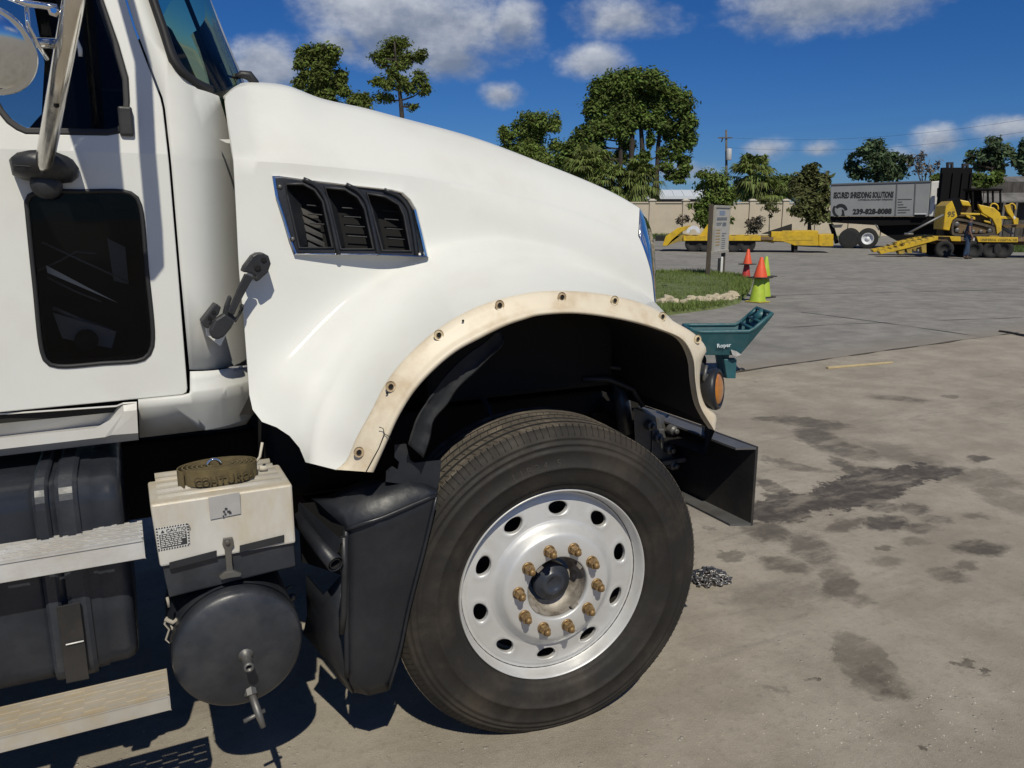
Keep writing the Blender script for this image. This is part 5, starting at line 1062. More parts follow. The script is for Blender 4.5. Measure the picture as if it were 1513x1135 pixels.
for y in (.01, Wd * .5, Wd - .01):
    mb = MB(); a = np.array((Tn[-1][0], y, Tn[-1][2])); b = np.array((lerp(Tn[3][0], Tn[4][0], .45), y, lerp(Tn[3][2], Tn[4][2], .45) - .0)); mb.tube([a, b], .022 if y != Wd * .5 else .05, 6, sq=.5); mb.build('handle_bar', teal, ct)
for t in (.45, .0):
    mb = MB(); q_ = [np.array((lerp(Tn[3][0], Tn[4][0], t), y, lerp(Tn[3][2], Tn[4][2], t) - .01)) for y in (.01, Wd - .01)]; mb.tube(q_, .018, 8); mb.build('cross_rib', teal, ct)
mb = MB(); lf = [cp(480, 735, .10), cp(640, 735, .10), cp(625, 985, .10), cp(525, 1000, .10)]; mb.prism(lf, (0, .10, 0)); mb.build('leg', teal, ct, bevel=.01)
l2 = MB(); l2.prism([p + np.array((0, .30, 0)) for p in lf], (0, .10, 0)); l2.build('leg', teal, ct, bevel=.01)
for yy in (-.01, Wd + .02):
    mb = MB(); wc = cp(250, 830, yy); wc[2] = .115; wc[0] -= .10; mb.lathe([(.02, -.03), (.10, -.03), (.115, -.02), (.115, .02), (.10, .03), (.02, .03)], wc, (0, -1, 0), 24); mb.build('wheel', rubberm, ct)
mb = MB(); wc = cp(700, 890, .5); mb.lathe([(.0, .02), (.045, .02), (.05, .012), (.05, -.012), (.045, -.02), (0, -.02)], wc, (.5, -.8, .5), 20); mb.build('foot_pad', rubberm, ct)
mb = MB(); st_ = [cp(575, 625, -.002), cp(650, 650, -.002), cp(705, 690, -.002), cp(640, 712, -.002), cp(595, 690, -.002)]; mb.prism([p + np.array((0, .03, 0)) for p in st_], (0, .006, 0)); mb.build('worn_patch', mat('scuffed_grey', (.38, .38, .37), .7, var=.2, vscale=30), ct)
lt = mat('pale_lettering', (.5, .56, .6), .6); a = cp(405, 603, 0); 
text_on('Roper', .060, lt, ct, a + np.array((0, .018, 0)), (1, 0, .08), (0, .22, 1), 'lettering', .002, bold=.001)

# ---- thin lath of wood on the concrete, dirt beside it
a, b = PZ(1222, 545), PZ(1318, 536.5); m_ = (a + b) / 2; rz_ = math.atan2(*(b - a)[:2][::-1]); L_ = np.linalg.norm(b - a)
wl_ = mat('bare_wood', (.46, .37, .20), .75, var=.2, vscale=12, stretch=(1, 8, 8)); mb = MB(); mb.hexa([(-L_ / 2, -.022, .001), (L_ / 2, -.016, .001), (L_ / 2, .016, .001), (-L_ / 2, .022, .001), (-L_ / 2, -.022, .022), (L_ / 2, -.016, .018), (L_ / 2, .016, .018), (-L_ / 2, .022, .022)])
o = mb.build('wood_lath', wl_, None, bevel=.003); o.location = m_; o.rotation_euler = (0, 0, rz_); tag(o, 'pale thin wooden lath lying on the ground along the pavement seam', 'lath')
q = MB(); pts = [PZ(1476, 491), PZ(1490, 493), PZ(1505, 496), PZ(1530, 499), PZ(1560, 498)]; c0 = pts[2].copy(); rows = [[], [], []]
for i, p in enumerate(pts):
    w_ = (.02, .06, .09, .10, .05)[i]
    for k, (s_, h_) in enumerate(((-1, .008), (0, .035), (1, .008))): rows[k].append(p - c0 + np.array((Fh[0] * w_ * s_, Fh[1] * w_ * s_, h_)))
q.grid(rows); o = q.build('dark_strip', rubberm, None, solid=.006); o.location = c0; tag(o, 'dark strip lying on the lot at the right edge', 'strip')  # low dark strip, raised along its middle

# ---- grass island with limestone edging
isl = [(700, 490), (900, 483), (985, 467), (1030, 461), (1065, 456), (1092, 449), (1106, 436), (1112, 421), (1102, 411), (1060, 406), (1000, 404), (900, 404), (700, 404)]
ip = [PZ(u, v)[:2] for u, v in isl]; ic = np.mean(ip, 0)
soil = mat('island_soil', (.10, .125, .04), .95, var=.4, vscale=6)
mb = MB(); mb.grid([[(*p, .004) for p in ip + ip[:1]], [(*(ic + (p - ic) * .965), .07) for p in ip + ip[:1]], [(*(ic + (p - ic) * .7), .11) for p in ip + ip[:1]], [(*(ic + (p - ic) * .02), .13) for p in ip + ip[:1]]]); o = mb.build('grass_island', soil, None); o['kind'] = 'structure'
def inside(p, poly):
    c = False; j = len(poly) - 1
    for i in range(len(poly)):
        if (poly[i][1] > p[1]) != (poly[j][1] > p[1]) and p[0] < (poly[j][0] - poly[i][0]) * (p[1] - poly[i][1]) / (poly[j][1] - poly[i][1]) + poly[i][0]: c = not c
        j = i
    return c
def blades(name, poly, n, m, h0, h1, wd, z0=.05, seed=1, avoid=None):
    r_ = random.Random(seed); mb = MB(); P_ = np.array(poly); lo, hi = P_.min(0), P_.max(0); k = 0
    while k < n:
        p = (r_.uniform(lo[0], hi[0]), r_.uniform(lo[1], hi[1]))
        if not inside(p, poly): continue
        if avoid is not None and min((p[0] - q[0]) ** 2 + (p[1] - q[1]) ** 2 for q in avoid) < .028: continue
        k += 1; a = r_.uniform(0, 6.28); h = r_.uniform(h0, h1) * (.7 + .6 * (mnoise.noise((p[0] * 1.3, p[1] * 1.3, 2)) + .5)); w_ = wd * r_.uniform(.6, 1.4); lx, ly = r_.gauss(0, h * .4), r_.gauss(0, h * .4); c, s_ = math.cos(a) * w_, math.sin(a) * w_
        mb.add([(p[0] - c, p[1] - s_, z0), (p[0] + c, p[1] + s_, z0), (p[0] + lx, p[1] + ly, z0 + h)], [(0, 1, 2)], 0, False)
    o = mb.build(name, m, None, fix=False); o['kind'] = 'stuff'; return o
gm_ = mat('grass_blade', (.16, .215, .045), .7, island=.5, transl=.35)
vis = [(940, 480), (985, 467), (1030, 461), (1065, 456), (1092, 449), (1106, 436), (1112, 421), (1102, 411), (1060, 406), (1000, 404), (940, 404)]
lime = mat('limestone', (.46, .40, .29), .9, var=.25, vscale=9, dust=(.28, .22, .14), dustamt=.6, dscale=14, bump=.006, bscale=22)
rk = []
for x, y, r in ((165, 485, 26), (205, 470, 34), (245, 480, 30), (300, 485, 26), (330, 470, 22), (350, 458, 26), (378, 465, 24), (405, 470, 24), (432, 462, 24), (455, 472, 22), (468, 452, 22), (492, 462, 24), (512, 448, 22), (515, 470, 20), (540, 460, 22), (556, 444, 20), (572, 460, 20), (592, 440, 24), (612, 425, 22), (622, 448, 22), (636, 425, 18), (645, 440, 18), (605, 462, 18)): rk.append((940 + x / 4.365, 340 + (y + r * .6) / 4.365, r / 4.365))
_off = (CAM - PZ(1040, 450))[:2]; _off = _off / np.linalg.norm(_off)
av = [tuple(PZ(u, v)[:2] + _off * k_) for u, v, r in rk for k_ in (0, .14)]
blades('grass', [tuple(PZ(u, v)[:2]) for u, v in vis], 17000, gm_, .04, .13, .010, .06, 1, av)
rr_ = random.Random(5)
for i, (u, v, r) in enumerate(rk):
    p = PZ(u, v); d_ = (p - CAM) @ Fh; R_ = r * d_ / FPX * 1.25; bm = bmesh.new(); bmesh.ops.create_icosphere(bm, subdivisions=2, radius=1); sd_ = rr_.uniform(0, 50); sx, sy, sz = rr_.uniform(.9, 1.5), rr_.uniform(.8, 1.1), rr_.uniform(.6, .9)
    for v_ in bm.verts:
        n_ = 1 + .42 * mnoise.noise(v_.co * 1.3 + Vector((sd_, 0, 0))) + .2 * mnoise.noise(v_.co * 3.1 + Vector((0, sd_, 0))); v_.co = Vector((v_.co.x * sx, v_.co.y * sy, v_.co.z * sz)) * n_ * R_; v_.co.z += R_ * .45
    me = bpy.data.meshes.new('edging_rock'); bm.to_mesh(me); bm.free(); me.materials.append(lime); o = link('edging_rock', me); o.location = (p[0], p[1], .055); o.rotation_euler = (0, 0, rr_.uniform(0, 6))
    tag(o, 'rough pale limestone rock edging the grass island', 'rock', 'limestone rocks edging the grass island')

# ---- traffic cones
orange = mat('cone_orange', (.72, .085, .025), .55, var=.12, vscale=9, dust=(.35, .10, .05), dustamt=.3); redc = mat('cone_red', (.42, .035, .03), .6, var=.12, vscale=9); limec = mat('cone_lime', (.34, .48, .035), .55, var=.12, vscale=9, dust=(.42, .30, .03), dustamt=.35); base_m = mat('cone_base', (.035, .03, .026), .8, var=.2); yb = mat('cone_yellow_base', (.40, .33, .05), .7, var=.25, vscale=14)
def cone(u, v, ztop_, zbase, m, mb_, label, rb=.14):
    p = PZ(u, v); t = thing('traffic_cone', label, 'traffic cone', (p[0], p[1], zbase), YAW * .4, 'traffic cones by the grass island'); h = ztop_ - zbase
    mb = MB(); mb.lathe([(rb, .02), (rb * .94, .06), (.030, h - .01), (.024, h), (0.001, h)], (0, 0, 0), (0, 0, 1), 28); mb.build('cone_body', m, t)
    mb = MB(); mb.box((0, 0, .0125), (.36, .36, .025)); mb.build('cone_base', mb_, t, bevel=.008); return t
def zat(u, v, ub, vb): p = PZ(ub, vb); d_ = (p - CAM) @ Fh; return PD(u, v, d_)[2]
za = zat(1103, 391, 1102, 413.5); zb2 = zat(1103, 368, 1102, 413.5)
cone(1102, 413.5, za + .25, .01, redc, base_m, 'darker red lower cone of the far stack beyond the grass', .13); cone(1103, 413.5, zb2, za, orange, base_m, 'bright orange cone on top of the far stack of two', .12)
za = zat(1124, 411, 1119, 447); zb2 = zat(1127, 380, 1119, 447)
cone(1119, 447, za + .3, .01, limec, yb, 'lime cone with yellowed foot at the bottom of the near stack', .17); cone(1121, 447, zb2, za, orange, base_m, 'orange cone standing on a lime cone at the island tip', .14)
za = zat(1132, 409, 1129, 440); zb2 = zat(1131, 379, 1129, 440)
cone(1129, 440, za + .3, .01, limec, base_m, 'lower lime green cone half hidden behind the near stack', .14); cone(1128.5, 440, zb2, za, limec, base_m, 'upper lime green cone peeping out behind the orange one', .11)

# ---- notice board on two wooden posts
wp = mat('post_wood', (.075, .058, .042), .85, var=.3, vscale=9, stretch=(4, 4, 1)); fr = mat('weathered_frame', (.34, .32, .28), .8, var=.15); bd = mat('board_face', (.42, .41, .385), .7, var=.12, vscale=7, dust=(.42, .34, .2), dustamt=.45, dscale=4)
pl_ = PZ(1048, 411); pr_ = PZ(1069.5, 405.5); vec = pr_ - pl_; rz_ = math.atan2(vec[1], vec[0]); Lb = np.linalg.norm(vec)
sg = thing('notice_board', 'weathered notice board on two wooden posts standing on the grass island', 'sign', pl_, rz_)
d_ = (pl_ - CAM) @ Fh; zT = PD(1050, 305, d_)[2]; zB = PD(1050, 374, d_)[2]
for x, h in ((0, zT), (Lb, zB + .3)): mb = MB(); mb.box((x, .05, h / 2 + .03), (.14, .10, h + .06)); mb.build('post', wp, sg, bevel=.008)
x0, x1 = .10, Lb + .10; hB = zT - zB
mb = MB(); mb.box(((x0 + x1) / 2, -.02, (zT + zB) / 2), (x1 - x0, .03, hB)); mb.build('board', bd, sg)
for c, dd in (((x0, -.03, (zT + zB) / 2), (.07, .06, hB)), ((x1, -.03, (zT + zB) / 2), (.07, .06, hB)), (((x0 + x1) / 2, -.03, zT), (x1 - x0, .06, .07)), (((x0 + x1) / 2, -.03, zB), (x1 - x0 + .1, .09, .08))): mb = MB(); mb.box(c, dd); mb.build('frame_rail', fr, sg, bevel=.004)
pb = mat('print_blue', (.20, .25, .33), .7, var=.2, vscale=20); pk = mat('print_grey', (.13, .15, .17), .7, var=.4, vscale=20); po = mat('print_ochre', (.36, .25, .10), .7, var=.3, vscale=20)
def bar(a0, a1, b0, b1, m, nm='printed_block'): mb = MB(); mb.box((lerp(x0, x1, (a0 + a1) / 2), -.0375, lerp(zT, zB, (b0 + b1) / 2)), (abs(x1 - x0) * (a1 - a0), .003, hB * (b1 - b0))); mb.build(nm, m, sg)
bar(.3, .68, .09, .19, pb); bar(.14, .84, .235, .255, pk); bar(.14, .84, .265, .30, pk); bar(.14, .5, .35, .37, pk); bar(.14, .45, .385, .41, pk); bar(.55, .8, .35, .43, pk); bar(.55, .84, .585, .605, pk); bar(.55, .72, .63, .66, pk)
for k in range(6): bar(.12, .42, .50 + k * .065, .525 + k * .065, po); bar(.55, .8, .70 + k * .045, .715 + k * .045, pk)
p = PZ(1062, 408); mp_ = thing('marker_post', 'short white post with a black face in front of the board posts', 'post', p, -YAW); mb = MB(); mb.box((.06, 0, .28), (.07, .08, .56)); mb.build('post', mat('white_post', (.6, .6, .58), .6, var=.1), mp_, bevel=.01); mb = MB(); mb.box((-.01, -.01, .26), (.07, .07, .52)); mb.build('black_face', rubberm, mp_)
# loose grit near the camera
rr_ = random.Random(21); mb = MB()
for k in range(260):
    u, v = rr_.uniform(980, 1513), rr_.uniform(950, 1135)
    if rr_.random() < .45: u, v = rr_.gauss(1330, 90), rr_.gauss(1085, 30)
    p = PZ(u, min(v, 1150)); r = rr_.uniform(.0012, .0042); V = [(p[0] + r * rr_.uniform(.6, 1.4) * math.cos(a), p[1] + r * rr_.uniform(.6, 1.4) * math.sin(a), .0) for a in (0, 1.3, 2.5, 3.8, 5.0)] + [(p[0], p[1], r * .9)]
    mb.add(V, [(0, 1, 5), (1, 2, 5), (2, 3, 5), (3, 4, 5), (4, 0, 5)], 0, False)
o = mb.build('gravel', mat('gravel_stone', (.34, .31, .27), .9, island=.5), None, fix=False); o['kind'] = 'stuff'
# ================================================================== FAR SIDE OF THE LOT
stucco = mat('beige_stucco', (.50, .43, .34), .9, var=.06, vscale=1.2, dust=(.33, .28, .22), dustamt=.25, dscale=.9)
capst = mat('wall_cap', (.52, .47, .40), .85, var=.08)
WD = 70.0
w0 = Loc(1000, d=WD); wall = thing('boundary_wall', 'long beige panelled wall along the far side of the lot', 'wall', w0.o, w0.rz)
hW = PD(1000, 297, WD)[2]; pit = w0.m(48); 
def shared(fn):
    cache = {}
    def f(key, *a):
        if key not in cache: cache[key] = fn(*a)
        return cache[key]
    return f
mbp = MB(); mbp.box((pit / 2, 0, hW / 2 - .12), (pit - .3, .16, hW - .24)); mbp.box((pit / 2, -.02, hW - .14), (pit - .3, .28, .12)); pm = mbp.mesh('wall_panel', stucco)
mbc = MB(); mbc.box((0, -.02, hW / 2), (.5, .42, hW)); cm_ = mbc.mesh('pilaster', stucco); mbk = MB(); mbk.box((0, -.02, hW + .05), (.66, .56, .10)); mbk.box((0, -.02, hW + .13), (.5, .42, .08), taper=.6); km = mbk.mesh('pilaster_cap', capst)
for k in range(-9, 14):
    x = w0(1011, 340)[0] + pit * k
    o = link('wall_panel', pm, wall); o.location = (x, 0, 0); o = link('pilaster', cm_, wall); o.location = (x, 0, 0); o2 = link('pilaster_cap', km, o)
# verge
gv = mat('verge_grass', (.075, .11, .03), .9, var=.4, vscale=1.5)
def strip(pts, name='grass_verge', z=.02, m=None):
    mb = MB(); P_ = [PZ(u, v) for u, v in pts]; mb.add([(p[0], p[1], z) for p in P_], [tuple(range(len(P_)))], 0, False); o = mb.build(name, m or gv, None); o['kind'] = 'structure'; return o
strip([(850, 354), (1300, 352), (1300, 346.5), (850, 346.5)]); strip([(1492, 373), (1650, 374), (1650, 362), (1492, 362)])
gb = mat('verge_blade', (.10, .145, .035), .8, island=.5, transl=.35)
blades('grass', [tuple(PZ(u, v)[:2]) for u, v in ((940, 354), (1010, 353.5), (1010, 347), (940, 347))], 2500, gb, .12, .3, .03, .02, 3); blades('grass', [tuple(PZ(u, v)[:2]) for u, v in ((1492, 373), (1540, 374), (1540, 363), (1492, 363))], 2500, gb, .06, .16, .02, .02, 4)
# white roofed building behind the wall
bl = Loc(1010, d=98.0); wb = thing('flat_building', 'low building with a pale metal roof showing over the beige wall', 'building', bl.o, bl.rz)
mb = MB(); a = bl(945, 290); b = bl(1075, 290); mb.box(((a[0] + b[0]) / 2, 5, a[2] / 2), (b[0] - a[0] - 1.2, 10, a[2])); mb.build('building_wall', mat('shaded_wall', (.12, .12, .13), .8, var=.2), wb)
rf = mat('pale_metal_roof', (.62, .66, .70), .45, metal=.2, var=.08); zt1 = bl(1000, 280)[2]; zt0 = bl(1000, 291)[2]
mb = MB(); mb.hexa([(a[0], -.8, zt0), (b[0], -.8, zt0), (b[0], 11, zt0), (a[0], 11, zt0), (a[0], 1.5, zt1), (b[0], 1.5, zt1), (b[0], 9, zt1), (a[0], 9, zt1)]); mb.box(((a[0] + b[0]) / 2, -.9, zt0 - .1), (b[0] - a[0], .14, .35)); mb.build('roof', rf, wb)
for k in range(9): mb = MB(); x = lerp(a[0], b[0], (k + .5) / 9); mb.hexa([(x - .04, -.75, zt0 + .02), (x + .04, -.75, zt0 + .02), (x + .04, 1.5, zt1 + .02), (x - .04, 1.5, zt1 + .02), (x - .04, -.75, zt0 + .09), (x + .04, -.75, zt0 + .09), (x + .04, 1.5, zt1 + .09), (x - .04, 1.5, zt1 + .09)]); mb.build('roof_seam', rf, wb)

# ---- trees
bark = mat('bark', (.045, .036, .029), .95, var=.4, vscale=3, stretch=(1, 1, .3)); barkg = mat('grey_bark', (.11, .10, .09), .95, var=.3, vscale=3)
L_pine = mat('pine_needles', (.14, .18, .036), .85, island=.6, var=.25, vscale=.5, transl=.4); L_dark = mat('dark_leaves', (.12, .172, .034), .8, island=.6, var=.3, vscale=.4, transl=.4); L_green = mat('green_leaves', (.15, .205, .042), .8, island=.6, var=.25, vscale=.6, transl=.4); L_blue = mat('bluish_leaves', (.09, .135, .064), .85, island=.6, var=.25, vscale=.5, transl=.4); L_palm = mat('palm_leaves', (.15, .19, .045), .7, island=.55, transl=.4); L_dry = mat('dry_twigs', (.14, .115, .085), .95, island=.4); L_brown = mat('brown_green_leaves', (.12, .13, .042), .85, island=.7, transl=.4)
def leaves(mb, c, r, n, size, rg, tufts=None):
    """leaf-sized faces gathered in ragged tufts through a lumpy volume"""
    c = np.asarray(c); r = np.asarray(r); k = tufts or max(4, int(n / 16))
    t = rg.normal(size=(k, 3)); t /= np.linalg.norm(t, axis=1)[:, None]; t *= (rg.random((k, 1)) ** .45) * 1.02; t[:, 2] += .08
    idx = rg.integers(0, k, n); P = c + (t[idx] + rg.normal(size=(n, 3)) * .25) * r
    nn = t[idx] * .9 + np.array((0, 0, .55)) + rg.normal(size=(n, 3)) * .5; nn /= np.linalg.norm(nn, axis=1)[:, None]        # leaf blades face outwards and up, as they grow
    a = np.cross(nn, rg.normal(size=(n, 3))); a /= np.linalg.norm(a, axis=1)[:, None] + 1e-9; b = np.cross(nn, a)
    s_ = size * rg.uniform(.5, 1.3, (n, 1)); Q = np.stack([P - a * s_, P + b * s_ * .45, P + a * s_, P - b * s_ * .45], 1).reshape(-1, 3)
    mb.add(Q, [(4 * i, 4 * i + 1, 4 * i + 2, 4 * i + 3) for i in range(n)], 0, False)
def tree(name, label, d, base_u, clumps, leaf, lsize, dens, bk=bark, trunk=None, tr=.25, group=None, seed=1, cat='tree', limbs=True, depth=.8, extra=None, ground_v=None):
    rg = np.random.default_rng(seed); L = Loc(base_u, d=d); t = thing(name, label, cat, L.o, L.rz, group); mb = MB(); C = []
    for (u, v, ru, rv) in clumps:
        c = L(u, v); rr = np.array((L.m(ru), L.m((ru + rv) / 2) * depth, L.m(rv))); c[1] += rg.normal() * L.m(ru) * .8 * depth; C.append((c, rr))
        n = int(dens * ru * rv * math.pi * (1.15 if d < 79 else 2.3)); leaves(mb, c, rr * 1.12, max(n, 24), lsize * (.8 if d < 79 else .58), rg)
    mb.build('crown', leaf, t, fix=False)
    mb = MB(); tops = trunk or [(base_u, 360), (base_u, min(c[1] for c in clumps) + 10)]
    paths = tops if isinstance(tops[0][0], (tuple, list)) else [tops]
    for pth in paths:
        P_ = [L(u, v) for u, v in pth]; P_[0][2] = -.05
        if P_[0][2] > P_[1][2]: P_ = P_[::-1]
        Q = arc_resample(P_, 14); mb.tube(Q, list(np.linspace(tr, tr * .25, 14)), 8)
    if limbs:
        for i, (c, rr) in enumerate(C):
            best = None
            for pth in paths:
                Q = arc_resample([L(u, v) for u, v in pth], 20)
                for q in Q:
                    if q[2] > c[2] + .2: continue
                    dd = np.linalg.norm(q - c) + abs(c[2] - q[2] - .35 * np.linalg.norm((q - c)[:2])) * .5
                    if best is None or dd < best[0]: best = (dd, q)
            if best is None: continue
            q = best[1]; mid = (q + c) / 2 + np.array((0, 0, -.06 * np.linalg.norm(q - c))); mb.tube([q, mid, c, c + (c - mid) * .4], [tr * .32, tr * .24, tr * .14, tr * .05], 5)
            for k in range(2): e = c + rg.normal(size=3) * rr * .55; mb.tube([mid * .4 + c * .6, (c + e) / 2 + np.array((0, 0, .1)), e], [tr * .13, tr * .09, tr * .03], 4)
    mb.build('trunk', bk, t, fix=False); return t, L
z4 = lambda L_: [(400 + x / 3.602, y / 3.602, a / 3.602, b / 3.602) for x, y, a, b in L_]
z5 = lambda L_: [(720 + x / 4.203, 80 + y / 4.203, a / 4.203, b / 4.203) for x, y, a, b in L_]
z1 = lambda L_: [(940 + x / 4.73, 180 + y / 4.73, a / 4.73, b / 4.73) for x, y, a, b in L_]
z2 = lambda L_: [(1200 + x / 4.728, 180 + y / 4.728, a / 4.728, b / 4.728) for x, y, a, b in L_]
tree('pine_tree', 'bushy dark pine, leftmost tree showing over the hood', 92, 474, z4([(190, 290, 44, 32), (260, 280, 46, 28), (330, 290, 38, 32), (250, 325, 70, 32), (165, 350, 30, 26), (155, 440, 34, 26), (200, 400, 24, 20), (290, 410, 46, 44), (365, 400, 28, 28), (330, 455, 54, 36), (220, 490, 38, 24), (290, 515, 48, 30), (385, 485, 28, 22), (260, 450, 40, 40), (300, 560, 60, 30), (240, 600, 60, 40)]), L_pine, .42, 1.5, trunk=[(479, 350), (477, 160), (472, 115), (470, 76)], tr=.36, group='pines beyond the hood', seed=2)
tree('pine_tree', 'tall open pine with a bare lower trunk, middle of the sky over the hood', 92, 594, z4([(630, 235, 44, 32), (685, 225, 42, 28), (565, 290, 38, 26), (640, 285, 46, 30), (730, 320, 44, 34), (800, 300, 30, 28), (600, 335, 30, 22), (690, 350, 44, 20), (660, 410, 34, 30), (580, 440, 42, 22), (600, 520, 46, 22), (640, 470, 36, 26), (790, 420, 36, 30), (820, 480, 32, 30), (740, 470, 44, 26), (750, 568, 32, 16), (700, 430, 34, 24)]), L_pine, .36, .95, trunk=[(596, 350), (594, 175), (591, 140), (586, 100), (583, 62)], tr=.34, group='pines beyond the hood', seed=3)
tree('pine_tree', 'small round pine top just clearing the hood line between taller pines', 92, 530, z4([(455, 545, 36, 30), (495, 535, 34, 30), (470, 520, 32, 20), (480, 580, 50, 36), (470, 640, 60, 40)]), L_pine, .36, 1.5, trunk=[(531, 350), (531, 200), (530, 150)], tr=.25, group='pines beyond the hood', seed=4)
tree('broad_tree', 'mid sized tree with uneven crown left of the big dome of pines', 88, 788, z5([(280, 415, 70, 36), (210, 470, 50, 40), (330, 435, 50, 46), (425, 420, 28, 44), (400, 460, 40, 26), (125, 515, 44, 46), (100, 480, 24, 24), (260, 515, 80, 40), (280, 585, 60, 44), (150, 585, 60, 30), (345, 630, 34, 34), (420, 570, 34, 40), (230, 640, 90, 50), (350, 700, 80, 60), (300, 470, 60, 40)]), L_green, .34, 1.15, trunk=[(790, 350), (788, 240), (786, 200), (790, 175)], tr=.35, seed=5)
tree('tall_pine_cluster', 'big dome shaped clump of pines, tallest tree right of the hood', 82, 948, z5([(900, 140, 74, 40), (790, 185, 66, 50), (1000, 180, 74, 50), (1100, 250, 76, 60), (1190, 320, 60, 66), (1235, 440, 48, 66), (1250, 550, 40, 50), (700, 250, 60, 56), (660, 350, 50, 60), (760, 320, 66, 46), (850, 240, 70, 56), (950, 270, 74, 50), (1050, 330, 46, 40), (690, 440, 66, 46), (630, 490, 60, 44), (575, 545, 60, 44), (510, 600, 50, 44), (790, 420, 46, 44), (840, 500, 36, 44), (900, 430, 44, 40), (1140, 480, 56, 46), (1180, 570, 50, 34), (1230, 670, 32, 30), (1160, 640, 30, 26), (880, 570, 36, 30), (600, 610, 60, 40), (690, 560, 36, 30), (960, 380, 30, 36), (1010, 520, 24, 40), (560, 700, 76, 50), (480, 660, 44, 46), (640, 690, 60, 44), (720, 640, 50, 34), (820, 380, 60, 46), (900, 350, 60, 44), (740, 480, 44, 40), (1000, 420, 50, 44), (1080, 430, 50, 44), (860, 440, 40, 40), (700, 200, 40, 34), (1150, 250, 40, 34), (960, 640, 40, 30), (830, 640, 40, 36), (1090, 620, 30, 34), (1200, 745, 40, 26), (1150, 765, 36, 22), (1232, 715, 26, 26), (1110, 700, 34, 26), (1190, 790, 30, 14)]), L_dark, .40, 1.25, trunk=[[(914, 350), (917, 220), (918, 160), (920, 118)], [(948, 350), (949, 220), (944, 160), (940, 120)], [(972, 350), (971, 235), (976, 190), (985, 150)], [(930, 350), (934, 220), (930, 180), (902, 140)], [(968, 350), (972, 250), (1000, 265), (1012, 268)]], tr=.30, seed=6)
tree('green_tree', 'bright green leafy tree in front of the beige wall behind the notice board', 64, 1052, z1([(560, 395, 66, 44), (530, 455, 84, 50), (610, 490, 80, 56), (525, 545, 60, 50), (450, 375, 44, 28), (480, 615, 46, 46), (440, 665, 44, 40), (415, 585, 24, 24), (370, 600, 18, 18), (640, 560, 40, 40), (500, 700, 50, 40), (660, 690, 20, 16), (600, 560, 60, 50)]), L_green, .22, 1.5, trunk=[(1050, 352), (1050, 320), (1055, 290), (1058, 268)], tr=.14, seed=7)
tree('sapling', 'thin young tree growing against the wall with sparse leaves', 66, 1137, z1([(935, 590, 44, 36), (900, 560, 30, 20), (960, 620, 30, 24), (890, 610, 20, 14), (940, 660, 20, 14)]), L_brown, .18, .9, bk=barkg, trunk=[(1136.5, 348), (1137, 320), (1138, 300)], tr=.07, seed=8)
tree('dry_bush', 'leafless grey bush at the foot of the beige wall', 67, 1113, z1([(800, 700, 34, 34), (850, 710, 34, 40), (820, 750, 50, 34), (830, 690, 26, 22)]), L_dry, .16, 1.3, bk=barkg, trunk=[(1113, 349), (1114, 335), (1113, 325)], tr=.06, cat='bush', seed=9)
tree('dry_bush', 'thin brown weeds in front of the wall left of the green tree', 66, 1008, z1([(315, 680, 26, 30), (350, 670, 18, 26), (300, 700, 20, 20)]), L_dry, .16, .8, bk=barkg, trunk=[(1008, 349), (1008, 336), (1009, 324)], tr=.05, cat='bush', seed=10)
tree('dark_shrub_tree', 'dense dark olive tree growing beside the grey shredding truck', 56, 1196, z1([(1220, 345, 44, 40), (1150, 415, 50, 40), (1280, 420, 50, 50), (1200, 470, 76, 50), (1300, 510, 50, 50), (1120, 500, 50, 40), (1220, 560, 90, 44), (1140, 620, 70, 36), (1270, 600, 60, 40), (1240, 660, 90, 34), (1100, 440, 24, 20), (1330, 440, 30, 40)]), L_brown, .26, 1.5, trunk=[(1196, 358), (1196, 320), (1198, 280), (1200, 256)], tr=.2, seed=11)
tree('blue_green_tree', 'spreading blue green tree behind the grey shredding box', 74, 1297, z2([(430, 170, 66, 38), (350, 225, 54, 38), (480, 235, 66, 40), (560, 250, 46, 32), (300, 300, 44, 36), (400, 295, 76, 40), (520, 315, 76, 40), (640, 275, 44, 30), (620, 335, 50, 30), (330, 365, 54, 36), (450, 375, 86, 34), (570, 375, 70, 34), (270, 240, 20, 14)]), L_blue, .30, 1.25, trunk=[(1297, 350), (1296, 290), (1294, 250), (1292, 212)], tr=.25, seed=12)
tree('bare_tree', 'pale leafless twiggy tree between the grey box and the black panel', 72, 1364, z2([(760, 280, 50, 60), (800, 340, 50, 50), (720, 340, 40, 40), (770, 240, 30, 30)]), L_dry, .22, .35, bk=barkg, trunk=[[(1364, 350), (1363, 270), (1360, 230)], [(1364, 350), (1366, 270), (1374, 235)], [(1364, 350), (1362, 275), (1350, 240)]], tr=.1, seed=13)
tree('green_tree', 'green bush top behind the black upright panel', 60, 1384, z2([(870, 385, 36, 22), (850, 400, 30, 20), (890, 420, 30, 20)]), L_green, .22, 1.4, trunk=[(1385, 350), (1384, 290), (1383, 262)], tr=.1, seed=14, cat='bush')
tree('blue_green_tree', 'loose grey green tree above the track loader', 70, 1466, z2([(1250, 170, 50, 44), (1190, 240, 46, 40), (1290, 250, 60, 46), (1370, 215, 40, 40), (1400, 265, 36, 34), (1220, 310, 50, 34), (1320, 325, 54, 36), (1100, 230, 24, 20), (1110, 270, 30, 20), (1260, 230, 50, 40)]), L_blue, .30, 1.0, trunk=[(1468, 350), (1466, 270), (1465, 220)], tr=.25, seed=15)
